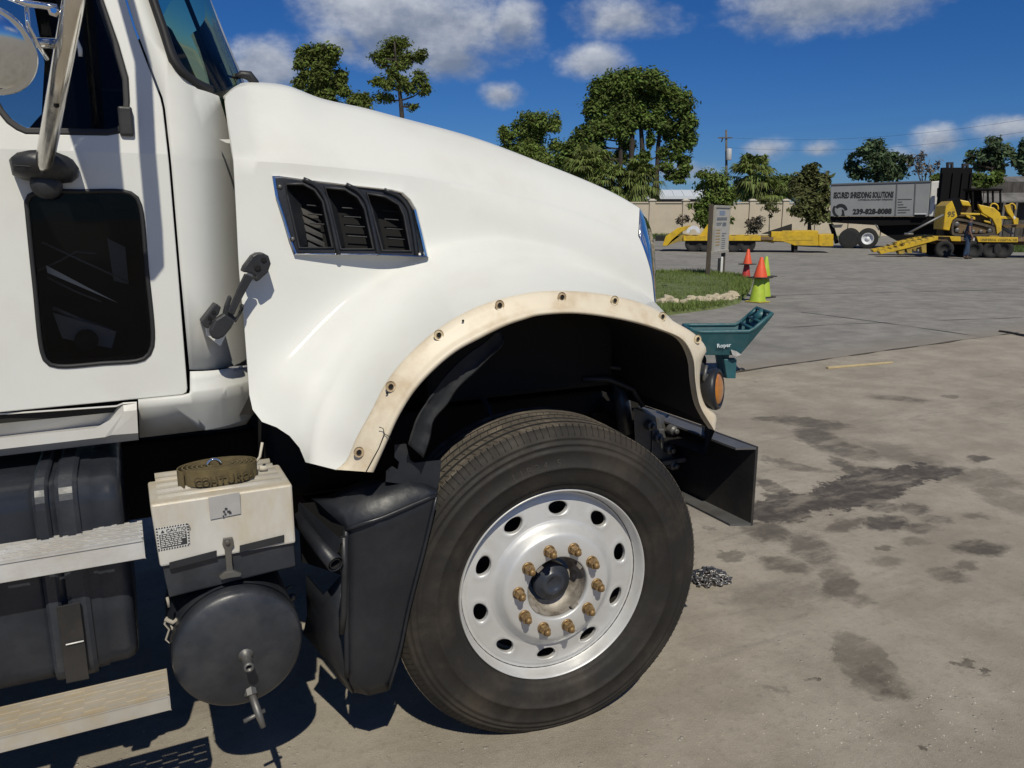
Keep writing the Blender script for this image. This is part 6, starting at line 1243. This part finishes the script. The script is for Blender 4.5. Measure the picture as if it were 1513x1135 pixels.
tree('blue_green_tree', 'dark tree cut off by the right edge of the picture', 68, 1512, z2([(1470, 190, 36, 44), (1450, 280, 44, 44), (1500, 240, 50, 50), (1540, 180, 60, 60), (1490, 330, 50, 40)]), L_blue, .30, 1.2, trunk=[(1514, 350), (1513, 270), (1513, 210)], tr=.25, seed=16)
tree('green_bush', 'green bush hanging over the dark bank behind the loader', 50, 1452, z2([(1180, 390, 46, 30), (1250, 400, 56, 34), (1210, 430, 50, 24), (1300, 380, 40, 26), (1160, 430, 30, 20)]), L_dark, .22, 1.4, trunk=[(1452, 356), (1452, 300), (1455, 272)], tr=.1, seed=17, cat='bush')
# ---- cabbage palms: fans of narrow leaflets
def palm(label, d, u, v, r, n, seed, trunk_v=352, name='palm_tree'):
    rg = np.random.default_rng(seed); L = Loc(u, d=d); t = thing(name, label, 'palm', L.o, L.rz, 'cabbage palms behind the wall'); c = L(u, v); R_ = L.m(r); mb = MB()
    r *= 1.1; R_ = L.m(r)
    for k in range(int(n * 1.9)):
        az = rg.uniform(0, 6.28); el = rg.uniform(-1.0, 1.25); dr = np.array((math.cos(az) * math.cos(el), math.sin(az) * math.cos(el), math.sin(el))); ln = R_ * rg.uniform(.3, .75); h = c + dr * ln; h[2] -= ln * .10
        sd = np.cross(dr, (0, 0, 1.0)); sd /= np.linalg.norm(sd) + 1e-9; upv = np.cross(sd, dr)
        for j in range(13):
            a = (j - 6) / 6 * 1.45; dd = dr * math.cos(a) + sd * math.sin(a); fl = R_ * rg.uniform(.42, .6) * (1 - .15 * abs(a)); tip = h + dd * fl; tip[2] -= fl * rg.uniform(.25, .65); mid = h + dd * fl * .55 + upv * fl * .04; w_ = fl * .085; pr_ = np.cross(dd, upv) * w_
            mb.add([h, mid + pr_, tip, mid - pr_], [(0, 1, 2, 3)], 0, False)
        mb.tube([c, (c + h) / 2 + np.array((0, 0, .05 * R_)), h], [.03, .025, .015], 4)
    mb.build('fronds', L_palm, t, fix=False)
    mb = MB(); b = L(u, trunk_v); b[2] = 0; mb.tube(arc_resample([b, (b + c) / 2 + np.array((.1, 0, 0)), c], 10), .22, 9)
    for k in range(26):
        zz = lerp(c[2] * .45, c[2], rg.random()); a = rg.uniform(0, 6.28); mb.tube([(c[0] + .2 * math.cos(a), .2 * math.sin(a), zz), (c[0] + .4 * math.cos(a), .4 * math.sin(a), zz + .35)], [.05, .02], 4)
    mb.build('trunk', barkg, t, fix=False); return t
palm('cabbage palm left of the row, half behind the truck hood', 78, 872, 246, 34, 46, 21); palm('yellow green cabbage palm in the middle below the dome of pines', 76, 905, 268, 30, 42, 22); palm('dark cabbage palm at the right foot of the dome of pines', 76, 945, 266, 33, 50, 23); palm('cabbage palm rising behind the wall right of the utility pole', 74, 1112, 262, 34, 52, 24); palm('low drooping cabbage palm between the tall palm and the dark olive tree', 73, 1138, 283, 24, 36, 25)
tree('hedge_trees', 'distant dark treetops far behind the wall', 120, 1100, [(1140, 272, 16, 9), (1160, 270, 14, 8), (1178, 274, 14, 8), (1120, 280, 20, 9), (1160, 284, 30, 9), (1090, 284, 16, 8)], L_dark, .5, 1.2, trunk=[(1150, 340), (1150, 290), (1150, 275)], tr=.3, seed=26)
# ---- utility pole and wires
up_ = Loc(1070.5, d=86); ut = thing('utility_pole', 'wooden utility pole with a grey transformer can right of the pines', 'utility pole', up_.o, up_.rz); top_ = up_(1073, 192)
mb = MB(); mb.tube([(0, 0, 0), (top_[0], 0, top_[2])], [.17, .11], 10); mb.build('pole', barkg, ut)
cc = up_(1077, 228, -.3); mb = MB(); mb.lathe([(.001, -.62), (.27, -.6), (.29, -.55), (.29, .5), (.24, .56), (.10, .6), (0.001, .6)], cc, (0, 0, 1), 18); mb.build('transformer', mat('transformer_grey', (.42, .43, .44), .5, var=.1), ut)
mb = MB(); p = up_(1071, 204); mb.box((p[0], -.15, p[2]), (1.5, .1, .12)); mb.build('crossarm', barkg, ut); mb = MB(); p = up_(1066, 210); mb.tube([p, p + np.array((.1, -.1, .5))], .06, 6); mb.build('fuse_cutout', greym, ut)
wm = mat('wire', (.05, .055, .06), .6)
p0 = PD(1072, 203, 86); far_ = PD(1790, 120, 60)
for k, dz in enumerate((0, -1.0)):
    a = p0 + np.array((0, 0, dz)); b = far_ + np.array((0, 0, dz)); pts = [a * (1 - t) + b * t - np.array((0, 0, 1.6 * 4 * t * (1 - t))) for t in np.linspace(0, 1, 24)]; mb = MB(); mb.tube([q - a for q in pts], .012, 4); o = mb.build('power_wire', wm, None); o.location = a; tag(o, ('upper' if k == 0 else 'lower') + ' thin power wire sagging from the utility pole to the right', 'wire', 'power wires')

# ---- yellow equipment trailer with ramps folded up
yel = mat('trailer_yellow', (.62, .40, .012), .5, var=.12, vscale=3, dust=(.26, .165, .04), dustamt=.6, dscale=3.5); yeld = mat('dirty_yellow', (.36, .25, .03), .7, var=.3, vscale=4, dust=(.16, .11, .05), dustamt=.7, dscale=3); tb = mat('trailer_tire', (.016, .016, .016), .85, var=.2); deckm = mat('deck_wood', (.16, .11, .06), .9, var=.3); wht = mat('white_fender', (.62, .63, .65), .5, var=.1)
T1 = Loc(1100, d=38.0, rz=-YAW - .26); t1 = thing('equipment_trailer', 'long yellow gooseneck trailer with raised ramps parked along the beige wall', 'trailer', T1.o, T1.rz)
def zq(x, y): return (940 + x / 4.73, 180 + y / 4.73)
def t1p(x, y, dy=0.): return T1(*zq(x, y), dy)
TW = 2.3
def pris(name, pts, f, m, parent, dy0, th, bev=.0, **k): mb = MB(); mb.prism([f(x, y, dy0) * np.array((1, 0, 1)) + np.array((0, dy0, 0)) for x, y in pts], (0, th, 0)); return mb.build(name, m, parent, bevel=bev, **k)
for dy in (0, TW): pris('side_rail', [(330, 797), (870, 797), (870, 832), (330, 832)], lambda x, y, d: t1p(x, y), yel, t1, dy, .1, .01)
pris('deck', [(330, 803), (960, 806), (960, 826), (330, 826)], lambda x, y, d: t1p(x, y), deckm, t1, .1, TW - .1)
pris('neck_beam', [(865, 800), (965, 800), (965, 850), (865, 835)], lambda x, y, d: t1p(x, y), yeld, t1, .3, TW - .6)
pris('gooseneck', [(945, 768), (1020, 768), (1025, 762), (1275, 762), (1278, 868), (1110, 866), (1030, 838), (945, 834)], lambda x, y, d: t1p(x, y), yel, t1, .15, TW - .3, .02)
pris('gooseneck_panel', [(1050, 795), (1240, 795), (1240, 830), (1050, 830)], lambda x, y, d: t1p(x, y), mat('panel_yellow', (.50, .33, .02), .6, var=.25, vscale=5), t1, .14, .02)
pris('coupler_block', [(1282, 790), (1385, 786), (1384, 872), (1300, 872), (1282, 866)], lambda x, y, d: t1p(x, y), yel, t1, .3, TW - .6, .02)
pris('landing_leg', [(1105, 866), (1133, 866), (1130, 938), (1107, 938)], lambda x, y, d: t1p(x, y), tb, t1, .3, .15); pris('landing_leg', [(1105, 866), (1133, 866), (1130, 938), (1107, 938)], lambda x, y, d: t1p(x, y), tb, t1, TW - .5, .15)
pris('folded_ramp', [(182, 868), (205, 800), (290, 742), (365, 726), (368, 750), (315, 770), (250, 826), (215, 868)], lambda x, y, d: t1p(x, y), yel, t1, .05, .6, .02); pris('folded_ramp', [(215, 868), (315, 790), (365, 797), (355, 832), (290, 840)], lambda x, y, d: t1p(x, y), yeld, t1, .1, TW - .2, .01); pris('folded_ramp', [(182, 868), (205, 800), (290, 742), (365, 726), (368, 750), (315, 770), (250, 826), (215, 868)], lambda x, y, d: t1p(x, y), yel, t1, TW - .6, .6, .02)
pris('ramp_arm', [(440, 800), (500, 715), (560, 700), (560, 735), (520, 775), (500, 803)], lambda x, y, d: t1p(x, y), yel, t1, .1, .3, .01)
mb = MB(); c = t1p(398, 775); prof = []
for a in np.linspace(0, math.pi, 14): prof.append((c[0] + .33 * math.cos(a), -.02, c[2] + .33 * math.sin(a)))
for a in np.linspace(math.pi, 0, 14): prof.append((c[0] + .17 * math.cos(a), -.02, c[2] + .17 * math.sin(a)))
mb.prism(prof, (0, .5, 0)); mb.build('white_guard', wht, t1)
for x in (395, 485, 680, 775):
    c = t1p(x, 880); c[2] = .39
    for dy in (.12, TW - .3): mb = MB(); mb.lathe([(.18, -.10), (.36, -.12), (.39, -.09), (.39, .09), (.36, .12), (.18, .10), (.17, .05), (0.001, .05)], (c[0], dy + .1, c[2]), (0, -1, 0), 28, cap0=True); mb.build('wheel', tb, t1)
mb = MB(); a = t1p(560, 835); b = t1p(900, 835); mb.box(((a[0] + b[0]) / 2 - 1, TW / 2, .62), (6.2, 1.0, .25)); mb.build('trailer_frame', tb, t1)
# ramp or plank leaning on the deck
mb = MB(); a = t1p(880, 785); b = t1p(1095, 715); mb.prism([a * np.array((1, 0, 1)) + np.array((0, .5, 0)), b * np.array((1, 0, 1)) + np.array((0, .5, 0)), b * np.array((1, 0, 1)) + np.array((.05, .5, -.9)), a * np.array((1, 0, 1)) + np.array((.6, .5, -.02))], (0, .5, 0)); mb.build('tipped_tray', tb, t1)
lk_ = mat('decal_dark', (.10, .08, .03), .7)

# ---- roll-off truck carrying the grey shredding box
T2 = Loc(1300, d=42.0, rz=-YAW - .42); t2 = thing('shredding_truck', 'roll-off truck carrying a grey secured shredding box, white cab at right', 'truck', T2.o, T2.rz)
def t2p(x, y, dy=0.): return T2(1220 + x / 8.406, 255 + y / 8.406, dy)
gbx = mat('box_grey', (.23, .24, .245), .6, var=.08, vscale=1.0, dust=(.15, .15, .145), dustamt=.3, dscale=.8); gtop = mat('box_rail', (.10, .105, .11), .6); blk = mat('chassis_black', (.006, .006, .0065), .85, spec=.15); lbrk = mat('bumper_grey', (.07, .07, .07), .7)
lettr = mat('black_lettering', (.008, .008, .010), .6)
F2 = lambda x, y, d: t2p(x, y)
BX = pris('shredding_box', [(62, 150), (1305, 112), (1272, 545), (58, 545)], F2, gbx, t2, 0, 2.4, .03)
pris('top_rail', [(62, 140), (1310, 100), (1309, 118), (62, 158)], F2, gtop, t2, -.05, 2.5)
for x in (880, 1110): pris('box_post', [(x, 135), (x + 14, 135), (x - 8, 540), (x - 22, 540)], F2, gtop, t2, -.03, .05)
pris('box_end', [(1312, 110), (1432, 100), (1404, 548), (1280, 548)], F2, mat('cab_white', (.62, .60, .56), .45, var=.08), t2, .1, 2.2, .05)
pris('cab_window', [(1358, 395), (1395, 380), (1388, 545), (1335, 545)], F2, gtop, t2, .08, .04); pris('door_line', [(1100, 508), (1250, 508), (1250, 520), (1100, 520)], F2, wht, t2, -.02, .03); pris('step_recess', [(1098, 524), (1240, 524), (1240, 560), (1098, 560)], F2, blk, t2, -.03, .04)
pris('cab_mirror', [(1380, 195), (1425, 190), (1420, 360), (1390, 360), (1375, 290)], F2, blk, t2, -.35, .2, .02)
pris('chassis', [(58, 548), (1420, 548), (1420, 640), (700, 660), (60, 620)], F2, blk, t2, .15, 2.1); pris('underbody', [(640, 640), (1420, 640), (1420, 890), (900, 860), (680, 740)], F2, blk, t2, .5, 1.5)
pris('rear_bumper', [(70, 650), (215, 645), (190, 685), (95, 688)], F2, lbrk, t2, .1, .1); pris('mud_flap', [(605, 645), (625, 640), (672, 715), (655, 722)], F2, greym, t2, .1, .06); pris('tail_frame', [(30, 640), (80, 640), (150, 880), (110, 890)], F2, blk, t2, .4, 1.4)
for x, rim in ((290, False), (520, True)):
    for dy in (.05, 2.1):
        c = t2p(x, 828); c[2] = .53; mb = MB(); mb.lathe([(.29, -.10), (.31, -.12), (.50, -.14), (.53, -.10), (.53, .13), (.5, .15), (.3, .13)], (c[0], dy + .14, c[2]), (0, -1, 0), 36, cap0=True, cap1=not rim); w_ = mb.build('wheel', tb, t2)
        if rim: mb = MB(); mb.lathe([(.31, .13), (.30, .14), (.275, .12), (.25, .03), (.12, .0), (.11, .05), (0.001, .06)], (c[0], dy + .14, c[2]), (0, -1, 0), 32); mb.build('rim', wht, w_)
def onbox(x, y, o=.008): p = t2p(x, y); return np.array((p[0], -o, p[2]))
def t2text(s_, x0_, x1_, yb, yt, bold=0.0, sp=1.0):
    a, b = onbox(x0_, yb), onbox(x1_, yb - (x1_ - x0_) * .012); h = abs(onbox(x0_, yt)[2] - a[2]); me = text_mesh(s_, h / .70, .004, 'LEFT', bold=bold, spacing=sp); w_ = max(v.co.x for v in me.vertices) - min(v.co.x for v in me.vertices); k = (b[0] - a[0]) / w_
    me.transform(Matrix.Diagonal((k, 1, 1, 1))); dx = Vector(b - a).normalized(); n_ = Vector((0, -1, 0)); up2 = Vector((-dx.z, 0, dx.x)); me.transform(Matrix(((dx.x, up2.x, 0, a[0]), (0, 0, -1, a[1]), (dx.z, up2.z, 0, a[2]), (0, 0, 0, 1)))); me.materials.clear(); me.materials.append(lettr); link('lettering', me, BX)
t2text('SECURED SHREDDING SOLUTIONS', 95, 840, 318, 248, .018); t2text('COMMERCIAL DOCUMENT SHREDDING', 400, 830, 350, 330); t2text('239-828-8088', 335, 820, 516, 455, .02)
for k, (x1_) in enumerate((1070, 950, 965, 1005, 1045, 1000)): pris('printed_line', [(895, 330 + k * 33), (x1_, 327 + k * 33), (x1_, 337 + k * 33), (895, 340 + k * 33)], F2, mat('print_dim', (.045, .047, .05), .7), BX, -.012, .006)
# crescent emblem with a curved head
def blob(pts, nm='emblem'): mb = MB(); mb.prism([onbox(*p, .014) for p in pts], (0, .008, 0)); mb.build(nm, lettr, BX)
arc = lambda cx, cy, r, a0, a1, n=12: [(cx + r * math.cos(math.radians(a)), cy - r * math.sin(math.radians(a))) for a in np.linspace(a0, a1, n)]
blob(arc(175, 470, 92, 140, 250) + arc(195, 462, 82, 245, 150)); blob(arc(190, 470, 82, 150, 5) + arc(186, 482, 52, 10, 140)); blob([(200, 455), (225, 470), (238, 545), (190, 545), (205, 500)])

# ---- black upright panel
T3 = Loc(1415, d=36.5); bp_ = thing('upright_panel', 'tall black upright steel panel with two square lugs behind the loader', 'steel panel', T3.o, T3.rz)
F3 = lambda x, y, d: T3(1380 + x / 7.09, 230 + y / 7.09)
a = F3(90, 125, 0); b = F3(410, 135, 0)
mb = MB(); mb.box(((a[0] + b[0]) / 2, .1, a[2] / 2), (b[0] - a[0], .16, a[2])); mb.build('panel_sheet', blk, bp_, bevel=.01)
for x in (105, 210, 310, 395): p = F3(x, 125, 0); mb = MB(); mb.box((p[0], -.02, p[2] / 2 - .1), (.10, .1, p[2] - .3)); mb.build('panel_rib', blk, bp_)
for x0_, x1_, y0_, y1_ in ((148, 208, 68, 128), (310, 368, 82, 140)):
    o_ = [(x0_, y1_), (x0_, y0_), (x1_, y0_), (x1_, y1_), (x1_ - 16, y1_), (x1_ - 16, y0_ + 22), (x0_ + 16, y0_ + 22), (x0_ + 16, y1_)]; mb = MB(); mb.prism([F3(x, y, 0) * np.array((1, 0, 1)) + np.array((0, .02, 0)) for x, y in o_], (0, .16, 0)); mb.build('lug', blacksteel, bp_)
# dark bank with a weathered shed roof behind
T4 = Loc(1490, d=56); sh = thing('weathered_shed', 'low shadowy shed with a grey sagging roof behind the loader', 'shed', T4.o, T4.rz)
shm = mat('shed_boards', (.055, .05, .045), .9, var=.5, vscale=2, stretch=(3, 1, .6)); a = T4(1436, 268); b = T4(1640, 262)
mb = MB(); mb.box(((a[0] + b[0]) / 2, 2.4, a[2] / 2), (b[0] - a[0], 4, a[2])); mb.build('shed_wall', shm, sh)
mb = MB(); e = T4(1440, 300); f_ = T4(1440, 258); mb.hexa([(a[0] - .3, -.6, e[2]), (b[0], -.6, e[2] + .1), (b[0], 2.6, f_[2]), (a[0] - .3, 2.6, f_[2] - .2), (a[0] - .3, -.6, e[2] + .1), (b[0], -.6, e[2] + .2), (b[0], 2.6, f_[2] + .1), (a[0] - .3, 2.6, f_[2] - .1)]); mb.build('shed_roof', mat('old_roof', (.12, .115, .11), .85, var=.5, vscale=1.2), sh)
for k in range(6): p = T4(1455 + k * 18, 330); mb = MB(); mb.box((p[0], -.5, p[2] / 2 + .8), (.16, .16, e[2] * .95)); mb.build('shed_post', barkg, sh)

# ---- second trailer with the track loader on it
T5 = Loc(1440, d=33.0, rz=-YAW - .26); t5 = thing('loader_trailer', 'yellow low trailer with its ramps down carrying the track loader', 'trailer', T5.o, T5.rz)
F5 = lambda x, y, d: T5(1380 + x / 7.09, 230 + y / 7.09)
G5 = lambda x, y, d: T5(1200 + x / 4.728, 180 + y / 4.728)
pris('side_rail', [(20, 845), (45, 842), (280, 848), (280, 898), (185, 895), (165, 850)], F5, yel, t5, 0, .1, .008); pris('side_rail', [(445, 848), (880, 856), (878, 908), (465, 905)], F5, yel, t5, 0, .1, .008); pris('side_rail', [(20, 845), (880, 856), (878, 908), (20, 895)], F5, yel, t5, 2.3, .1, .008)
pris('deck', [(0, 850), (1400, 870), (1400, 905), (0, 890)], F5, deckm, t5, .1, 2.2); pris('trailer_frame', [(40, 890), (1400, 905), (1400, 945), (40, 930)], F5, mat('frame_brown', (.10, .055, .02), .8, var=.3), t5, .3, 1.8)
text_on('UNIVERSAL COASTAL HR', .13, lk_, t5, (F5(485, 893, 0)[0], -.006, F5(485, 893, 0)[2]), (1, 0, 0), (0, 0, 1), 'lettering', .003, squash=.92)
for x, r in ((120, .36), (430, .36), (615, .36), (740, .38)):
    c = F5(x, 960, 0); c[2] = r
    for dy in (.08, 2.1): mb = MB(); mb.lathe([(.17, -.10), (r - .03, -.13), (r, -.09), (r, .09), (r - .03, .13), (.17, .10), (.16, .05), (0.001, .05)], (c[0], dy + .1, c[2]), (0, -1, 0), 28, cap0=True); mb.build('wheel', tb, t5)
for dy in (0, 1.6):
    pris('ramp', [(470, 905), (640, 868), (650, 850), (880, 798), (880, 825), (660, 885), (480, 925)], G5, yel, t5, dy, .7, .01)
    pris('ramp_foot', [(600, 880), (640, 872), (650, 920), (610, 925)], G5, yeld, t5, dy + .05, .6); pris('ramp_brace', [(660, 885), (800, 850), (800, 915), (770, 915), (765, 870), (700, 890), (700, 918), (670, 918)], G5, yeld, t5, dy + .05, .5)
    for k in range(9):
        t = (k + .5) / 9; x = lerp(490, 870, t); y = lerp(912, 806, t) - 8 * math.sin(t * 3.1); mb = MB(); p = G5(x, y, 0); mb.box((p[0], dy + .35, p[2] + .03), (.05, .72, .05)); mb.build('ramp_cleat', yeld, t5)
mb = MB(); a = G5(672, 785, 0); b = G5(930, 650, 0); a[1] = b[1] = .3; mb.tube([a, b], .045, 8); mb.tube([a + np.array((-.1, 0, 0)), a + np.array((.25, 0, -.0))], .05, 6); mb.build('ramp_strut', mat('strut_grey', (.20, .20, .20), .5, metal=.4), t5)
# loader
ld = thing('track_loader', 'yellow compact track loader standing on the low trailer', 'track loader', T5.o + T5.y * .35 + np.array((0, 0, 0)), T5.rz)
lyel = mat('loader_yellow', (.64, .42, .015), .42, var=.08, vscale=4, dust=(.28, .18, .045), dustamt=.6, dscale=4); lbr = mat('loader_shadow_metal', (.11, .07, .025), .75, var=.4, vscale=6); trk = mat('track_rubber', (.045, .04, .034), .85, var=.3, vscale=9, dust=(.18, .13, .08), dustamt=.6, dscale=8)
LWd = 1.65
rear = [(145, 525), (215, 470), (250, 560), (272, 640), (222, 676), (204, 718), (186, 788), (118, 776)]
ag = [(490, 508), (590, 530), (660, 545), (722, 600), (742, 680), (737, 790), (690, 828), (680, 740), (642, 662), (540, 604), (512, 560)]
pris('engine_cover', rear, F5, lyel, ld, 0, LWd, .03); pris('top_hood', [(300, 458), (400, 478), (425, 530), (330, 522)], F5, lyel, ld, .1, LWd - .2, .03)
pris('hinge_tower', [(215, 470), (300, 440), (330, 520), (310, 620), (272, 640), (250, 560)], F5, blk, ld, .1, LWd - .2, .01)
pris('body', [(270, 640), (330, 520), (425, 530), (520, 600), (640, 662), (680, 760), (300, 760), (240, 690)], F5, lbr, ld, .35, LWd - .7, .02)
pris('side_bar', [(310, 598), (400, 600), (515, 604), (515, 622), (400, 622), (310, 614)], F5, lyel, ld, .05, .2, .01); pris('side_bar', [(360, 618), (462, 645), (465, 672), (420, 668), (375, 645)], F5, lyel, ld, .05, .2, .01); pris('side_bar', [(560, 678), (625, 690), (640, 715), (565, 695)], F5, lyel, ld, .1, .2, .01)
for dy in (0, LWd - .18): pris('lift_arm', ag, F5, lyel, ld, dy, .18, .02)
for dy in (0, LWd - .42):
    to = [(215, 700), (240, 668), (275, 655), (330, 664), (600, 726), (650, 745), (672, 785), (660, 825), (620, 840), (260, 843), (222, 835), (208, 780)]; ti = [(238, 705), (262, 684), (330, 690), (590, 752), (635, 770), (645, 800), (610, 815), (262, 818), (236, 808)]
    To = arc_resample([(x, y, 0) for x, y in to + to[:1]], 60); Ti = arc_resample([(x, y, 0) for x, y in ti + ti[:1]], 60); mb = MB()
    A0 = [F5(x, y, 0) * np.array((1, 0, 1)) + np.array((0, dy, 0)) for x, y, _ in To]; B0 = [F5(x, y, 0) * np.array((1, 0, 1)) + np.array((0, dy, 0)) for x, y, _ in Ti]; A1 = [p + np.array((0, .4, 0)) for p in A0]; B1 = [p + np.array((0, .4, 0)) for p in B0]
    mb.grid([B0, A0, A1, B1, B0], sm=False); t_ = mb.build('track', trk, ld)
    pris('track_frame', [(262, 690), (590, 758), (620, 800), (600, 812), (262, 815)], F5, mat('track_frame', (.14, .09, .04), .8, var=.3), t_, dy + .08, .25)
    for x, y, r in ((265, 720, .11), (270, 785, .10), (360, 795, .08), (440, 797, .08), (520, 798, .08), (615, 790, .10)): c = F5(x, y, 0); mb = MB(); mb.lathe([(r, -.05), (r, .04), (r * .5, .05), (0.001, .05)], (c[0], dy + .06, c[2]), (0, -1, 0), 16); mb.build('roller', greym, t_)
for x in (450, 612, 745):
    for dy in (.3, LWd - .4): pris('cab_post', [(x, 350), (x + 16, 350), (x + 22, 590), (x + 4, 590)], F5, blk, ld, dy, .1)
pris('cab_roof', [(430, 335), (770, 340), (775, 362), (430, 358)], F5, blk, ld, .25, LWd - .5, .02); pris('cab_back', [(455, 360), (600, 360), (610, 540), (500, 560)], F5, blk, ld, .9, .05); pris('seat', [(520, 470), (545, 465), (560, 540), (600, 545), (600, 575), (530, 570)], F5, blk, ld, .6, .5, .02)
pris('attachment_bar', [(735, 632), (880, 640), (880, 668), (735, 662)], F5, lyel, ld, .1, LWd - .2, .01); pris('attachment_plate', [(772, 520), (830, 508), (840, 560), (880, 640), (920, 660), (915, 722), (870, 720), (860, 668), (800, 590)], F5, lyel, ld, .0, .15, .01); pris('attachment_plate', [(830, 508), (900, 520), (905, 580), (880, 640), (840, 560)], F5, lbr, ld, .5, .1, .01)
for x0_, x1_ in ((632, 720), (828, 905)):
    mb = MB(); mb.tube([F5(x, y, 0) * np.array((1, 0, 1)) + np.array((0, .2, 0)) for x, y in arc_resample([(x0_, 545, 0), (x0_ + 12, 512, 0), ((x0_ + x1_) / 2, 500, 0), (x1_ - 8, 522, 0), (x1_, 565, 0)], 12)[:, :2]], .03, 8); mb.build('guard_hoop', lyel, ld)
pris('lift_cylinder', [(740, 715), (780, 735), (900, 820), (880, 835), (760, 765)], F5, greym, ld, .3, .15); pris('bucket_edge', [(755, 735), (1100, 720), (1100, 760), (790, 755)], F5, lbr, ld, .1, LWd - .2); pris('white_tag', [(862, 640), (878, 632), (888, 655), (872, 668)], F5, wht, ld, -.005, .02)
text_on('95', .30, lk_, ld, (F5(160, 640, 0)[0], -.006, F5(160, 640, 0)[2]), (1, 0, 0), (0, 0, 1), 'lettering', .003, bold=.01)

# ---- person beside the loader trailer
PL = Loc(1426, 383); pe = thing('person', 'person in a dark blue shirt and blue jeans standing beside the low trailer', 'person', PL.o, PL.rz - .5)
def skin(name, verts, edges, rad, m, parent, sub=2):
    me = bpy.data.meshes.new(name); me.from_pydata(verts, edges, []); o = link(name, me, parent); md = o.modifiers.new('skin', 'SKIN'); md.use_smooth_shade = True
    for i, r in enumerate(rad): sv = me.skin_vertices[0].data[i]; sv.radius = (r, r) if not isinstance(r, tuple) else r; sv.use_root = i == 0
    s_ = o.modifiers.new('sub', 'SUBSURF'); s_.levels = s_.render_levels = sub; me.materials.append(m); return o
skm = mat('skin', (.16, .085, .055), .6, var=.08); shm2 = mat('navy_shirt', (.016, .028, .052), .9, var=.25, vscale=9); jm = mat('blue_jeans', (.020, .042, .085), .9, var=.3, vscale=7, dust=(.06, .09, .14), dustamt=.35); bt_ = mat('boot_leather', (.03, .022, .016), .8)
# whole body: pelvis, spine, neck, head, arms, legs
V = [(0, 0, .95), (0, .01, 1.15), (.02, .0, 1.36), (.03, 0, 1.48), (.05, 0, 1.55), (.07, 0, 1.66), (.03, -.19, 1.40), (.03, -.24, 1.14), (.14, -.24, .92), (.19, -.23, .84), (.02, .19, 1.40), (.0, .24, 1.14), (.06, .25, .90), (.08, .25, .82), (0, -.09, .90), (.02, -.11, .50), (-.06, -.12, .09), (.08, -.13, .045), (0, .09, .90), (.05, .11, .50), (.06, .12, .09), (.20, .13, .045)]
E_ = [(0, 1), (1, 2), (2, 3), (3, 4), (4, 5), (2, 6), (6, 7), (7, 8), (8, 9), (2, 10), (10, 11), (11, 12), (12, 13), (0, 14), (14, 15), (15, 16), (16, 17), (0, 18), (18, 19), (19, 20), (20, 21)]
Rd = [(.13, .15), (.12, .14), (.12, .16), .06, .062, (.095, .085), .058, .045, .034, .04, .058, .045, .034, .04, .085, .062, .045, .042, .085, .062, .045, .042]
skin('body', V, E_, Rd, skm, pe)
skin('shirt', [V[0], V[1], V[2], V[3], V[6], (.035, -.215, 1.28), V[10], (.01, .215, 1.28), (0, 0, .90)], [(0, 1), (1, 2), (2, 3), (2, 4), (4, 5), (2, 6), (6, 7), (0, 8)], [(.145, .165), (.135, .155), (.135, .175), .07, .075, .065, .075, .065, (.14, .16)], shm2, pe)
skin('jeans', [(0, 0, .97), V[14], V[15], (-.05, -.12, .12), V[18], V[19], (.06, .12, .12)], [(0, 1), (1, 2), (2, 3), (0, 4), (4, 5), (5, 6)], [(.14, .155), .105, .078, .07, .105, .078, .07], jm, pe)
for a, b in ((16, 17), (20, 21)): skin('boot', [V[a], V[b], tuple(np.array(V[b]) + (.05, 0, -.005))], [(0, 1), (1, 2)], [.055, .055, .045], bt_, pe)
skin('hair', [(.055, 0, 1.71), (.04, 0, 1.66)], [(0, 1)], [(.088, .082), (.08, .08)], bt_, pe)
mb = MB(); mb.box((.22, -.23, .80), (.04, .06, .10)); mb.build('paper', wht, pe)
